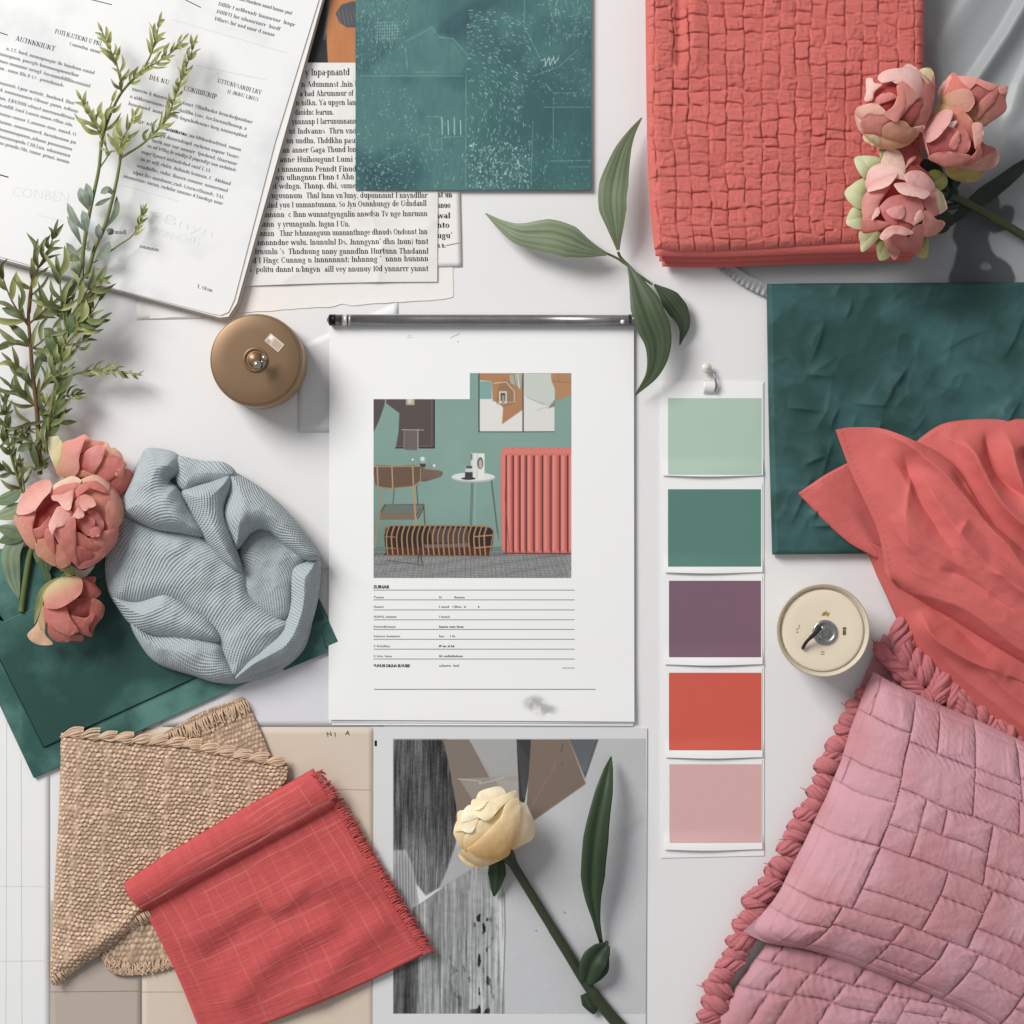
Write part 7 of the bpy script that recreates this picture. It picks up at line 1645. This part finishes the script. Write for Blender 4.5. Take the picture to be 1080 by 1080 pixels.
sprig('leafy_branch', 'leafy branch with a straight brown stem crowded with narrow green leaves above the coral peonies', [
    ([(42, 500, 16), (41, 470, 20), (39, 434, 26), (34, 390, 30), (32, 360, 32), (30, 337, 34), (31, 317, 36), (34, 296, 38)], 2.9, 1.5, .0, .05, .5),
    ([(31, 330, 34), (33, 310, 38), (34, 296, 40), (44, 276, 40), (52, 262, 38), (57, 246, 34)], 1.5, .6, .2, 1.0, .9),
    ([(34, 300, 36), (33, 288, 42), (36, 272, 44)], 1.0, .6, .1, .9, 1.2),
    ([(31, 345, 34), (20, 330, 40), (10, 312, 40), (2, 290, 36)], 1.3, .6, .1, 1.0, 1.2),
    ([(30, 342, 34), (44, 330, 40), (54, 322, 42)], 1.2, .7, .2, 1.0, 1.2),
    ([(33, 368, 32), (44, 360, 36), (56, 346, 38)], 1.1, .6, .05, .9, 1.1), ([(33, 366, 32), (20, 362, 34), (6, 364, 32)], 1.1, .6, .05, .95, 1.1),
    ([(36, 410, 28), (26, 396, 32), (14, 384, 32)], 1.0, .5, .1, .9, 1.0), ([(39, 430, 26), (26, 420, 30), (12, 408, 30)], 1.0, .5, .1, .9, 1.0),
    ([(40, 450, 24), (28, 446, 26), (10, 462, 26)], 1.0, .5, .2, .9, .8), ([(41, 480, 20), (34, 466, 26), (22, 462, 26)], 1.0, .5, .2, .95, .9), ([(39, 418, 28), (48, 404, 30), (54, 392, 32)], .9, .5, .2, .95, .8), ([(41, 440, 26), (50, 424, 28)], .9, .5, .2, .95, .7)],
    None, 15, GN0 + OL0[:1], GN1 + OL1[:1], M_brn, loc=(37, 400), lw=2.5, ll=32, gap=11, singles=[(m_, w_, '#34422a', '#66744a') for m_, w_ in (([(36, 412, 28), (25, 395, 34), (9, 383, 30)], 5), ([(33, 366, 32), (22, 352, 38), (10, 342, 34)], 4.5), ([(30, 340, 34), (18, 331, 40), (2, 325, 36)], 5), ([(38, 428, 26), (24, 416, 30), (8, 405, 28)], 4.5), ([(35, 405, 28), (40, 384, 32), (49, 364, 30)], 4.2), ([(33, 372, 32), (42, 374, 36), (50, 382, 32)], 4), ([(42, 500, 16), (36, 480, 24), (30, 462, 24)], 4), ([(40, 470, 20), (30, 470, 26), (18, 476, 24)], 4.5))])
sprig('willow_twig', 'dense green twig with a thin side shoot reaching right towards the bronze jar', [
    ([(49, 478, 16), (50, 460, 22), (53, 434, 28), (60, 400, 32), (66, 372, 34), (70, 345, 36), (76, 318, 38)], 2.8, 1.5, .1, .75, 1.0),
    ([(70, 348, 36), (66, 326, 44), (64, 306, 48), (62, 290, 46)], 1.5, .7, .15, 1.0, 1.25), ([(72, 340, 38), (82, 322, 44), (92, 306, 44), (101, 300, 40)], 1.4, .6, .1, 1.0, 1.15), ([(70, 350, 38), (84, 340, 44), (96, 330, 42), (104, 318, 38)], 1.3, .6, .1, 1.0, 1.1),
    ([(66, 368, 36), (80, 352, 38), (94, 344, 36), (104, 338, 32)], 1.2, .5, .1, 1.0, .95), ([(60, 330, 40), (52, 326, 42), (46, 320, 40)], 1.0, .5, .1, .9, .9), ([(64, 385, 34), (78, 370, 36), (90, 358, 34)], 1.0, .5, .4, 1.0, .7),
    ([(60, 404, 30), (72, 398, 30), (84, 393, 28), (104, 390, 26), (122, 391, 22), (140, 394, 18)], 1.3, .7, .3, 1.0, .58),
    ([(56, 424, 28), (68, 418, 28), (80, 416, 24)], .9, .5, .3, 1.0, .6), ([(50, 450, 24), (60, 444, 24), (68, 444, 20)], .9, .5, .25, 1.0, .75), ([(52, 440, 26), (44, 450, 26), (42, 462, 22)], .9, .5, .2, 1.0, .8)],
    None, 24, GN0 + OL0, GN1 + OL1, M_grn, loc=(60, 400), lw=2.5, ll=32, gap=10.5, singles=[(m_, w_, '#36442b', '#69784c') for m_, w_ in (([(60, 384, 32), (54, 364, 38), (47, 350, 36)], 5.5), ([(58, 432, 28), (65, 410, 32), (69, 386, 32)], 6), ([(55, 446, 26), (62, 428, 30), (64, 408, 30)], 6), ([(64, 366, 34), (54, 352, 38), (46, 346, 36)], 5), ([(68, 360, 34), (74, 344, 42), (72, 326, 42)], 5), ([(50, 462, 22), (58, 452, 26), (58, 436, 26)], 4.5), ([(72, 350, 36), (86, 336, 42), (98, 320, 40)], 4.5))])
sprig('wispy_twig', 'thin wispy twig with narrow leaves behind the largest coral peony', [
    ([(24, 520, 12), (18, 502, 16), (11, 478, 20), (7, 450, 22), (6, 425, 24)], 1.5, .8, .05, .95, .9), ([(11, 480, 20), (18, 464, 22), (28, 455, 22), (38, 452, 20)], 1.0, .6, .3, .8, .7), ([(9, 470, 20), (0, 460, 20), (-8, 440, 18)], 1.1, .6, .1, 1, .9),
    ([(20, 505, 16), (28, 494, 18), (40, 496, 16), (46, 490, 14)], 1.0, .5, .2, 1.0, .8), ([(18, 500, 16), (6, 496, 16), (-6, 486, 14)], 1.0, .5, .2, 1, .9), ([(26, 520, 12), (24, 500, 18), (22, 488, 18)], 1.0, .5, .3, 1.0, .7), ([(8, 440, 22), (-2, 425, 22), (-10, 415, 20)], 1.0, .5, .1, 1, .9)],
    None, 35, GN0, GN1, M_grn, loc=(14, 470), lw=2.6, ll=24, gap=12)
# ================================================================== light and camera
wd = bpy.data.worlds.new('World'); SC.world = wd; wd.use_nodes = True
bg = wd.node_tree.nodes['Background']; bg.inputs[0].default_value = (.97, .98, 1.0, 1); bg.inputs[1].default_value = .34
def area(name, loc, size, power, col, target=(0, 0, 0)):
    l = bpy.data.lights.new(name, 'AREA'); l.shape = 'SQUARE'; l.size = size; l.energy = power; l.color = col
    o = bpy.data.objects.new(name, l); COL.objects.link(o); o.location = loc
    o.rotation_euler = (Vector(target) - Vector(loc)).to_track_quat('-Z', 'Y').to_euler()
    return o
area('window_light', (-2.7, 2.5, 3.0), 2.0, 240, (1.0, .985, .965), (-.1, .1, 0))
cam = bpy.data.cameras.new('Camera'); co = bpy.data.objects.new('Camera', cam); COL.objects.link(co)
co.location = (0, 0, CAM_H * S); cam.sensor_width = 36; cam.sensor_fit = 'HORIZONTAL'
cam.lens = 36 * CAM_H / 1080; cam.clip_start = .05; cam.clip_end = 50
SC.camera = co
SC.view_settings.view_transform = 'Standard'; SC.view_settings.look = 'None'; SC.view_settings.exposure = 0
SC.render.resolution_x = 1024; SC.render.resolution_y = 1024
SC.cycles.max_bounces = 6; SC.cycles.use_denoising = True
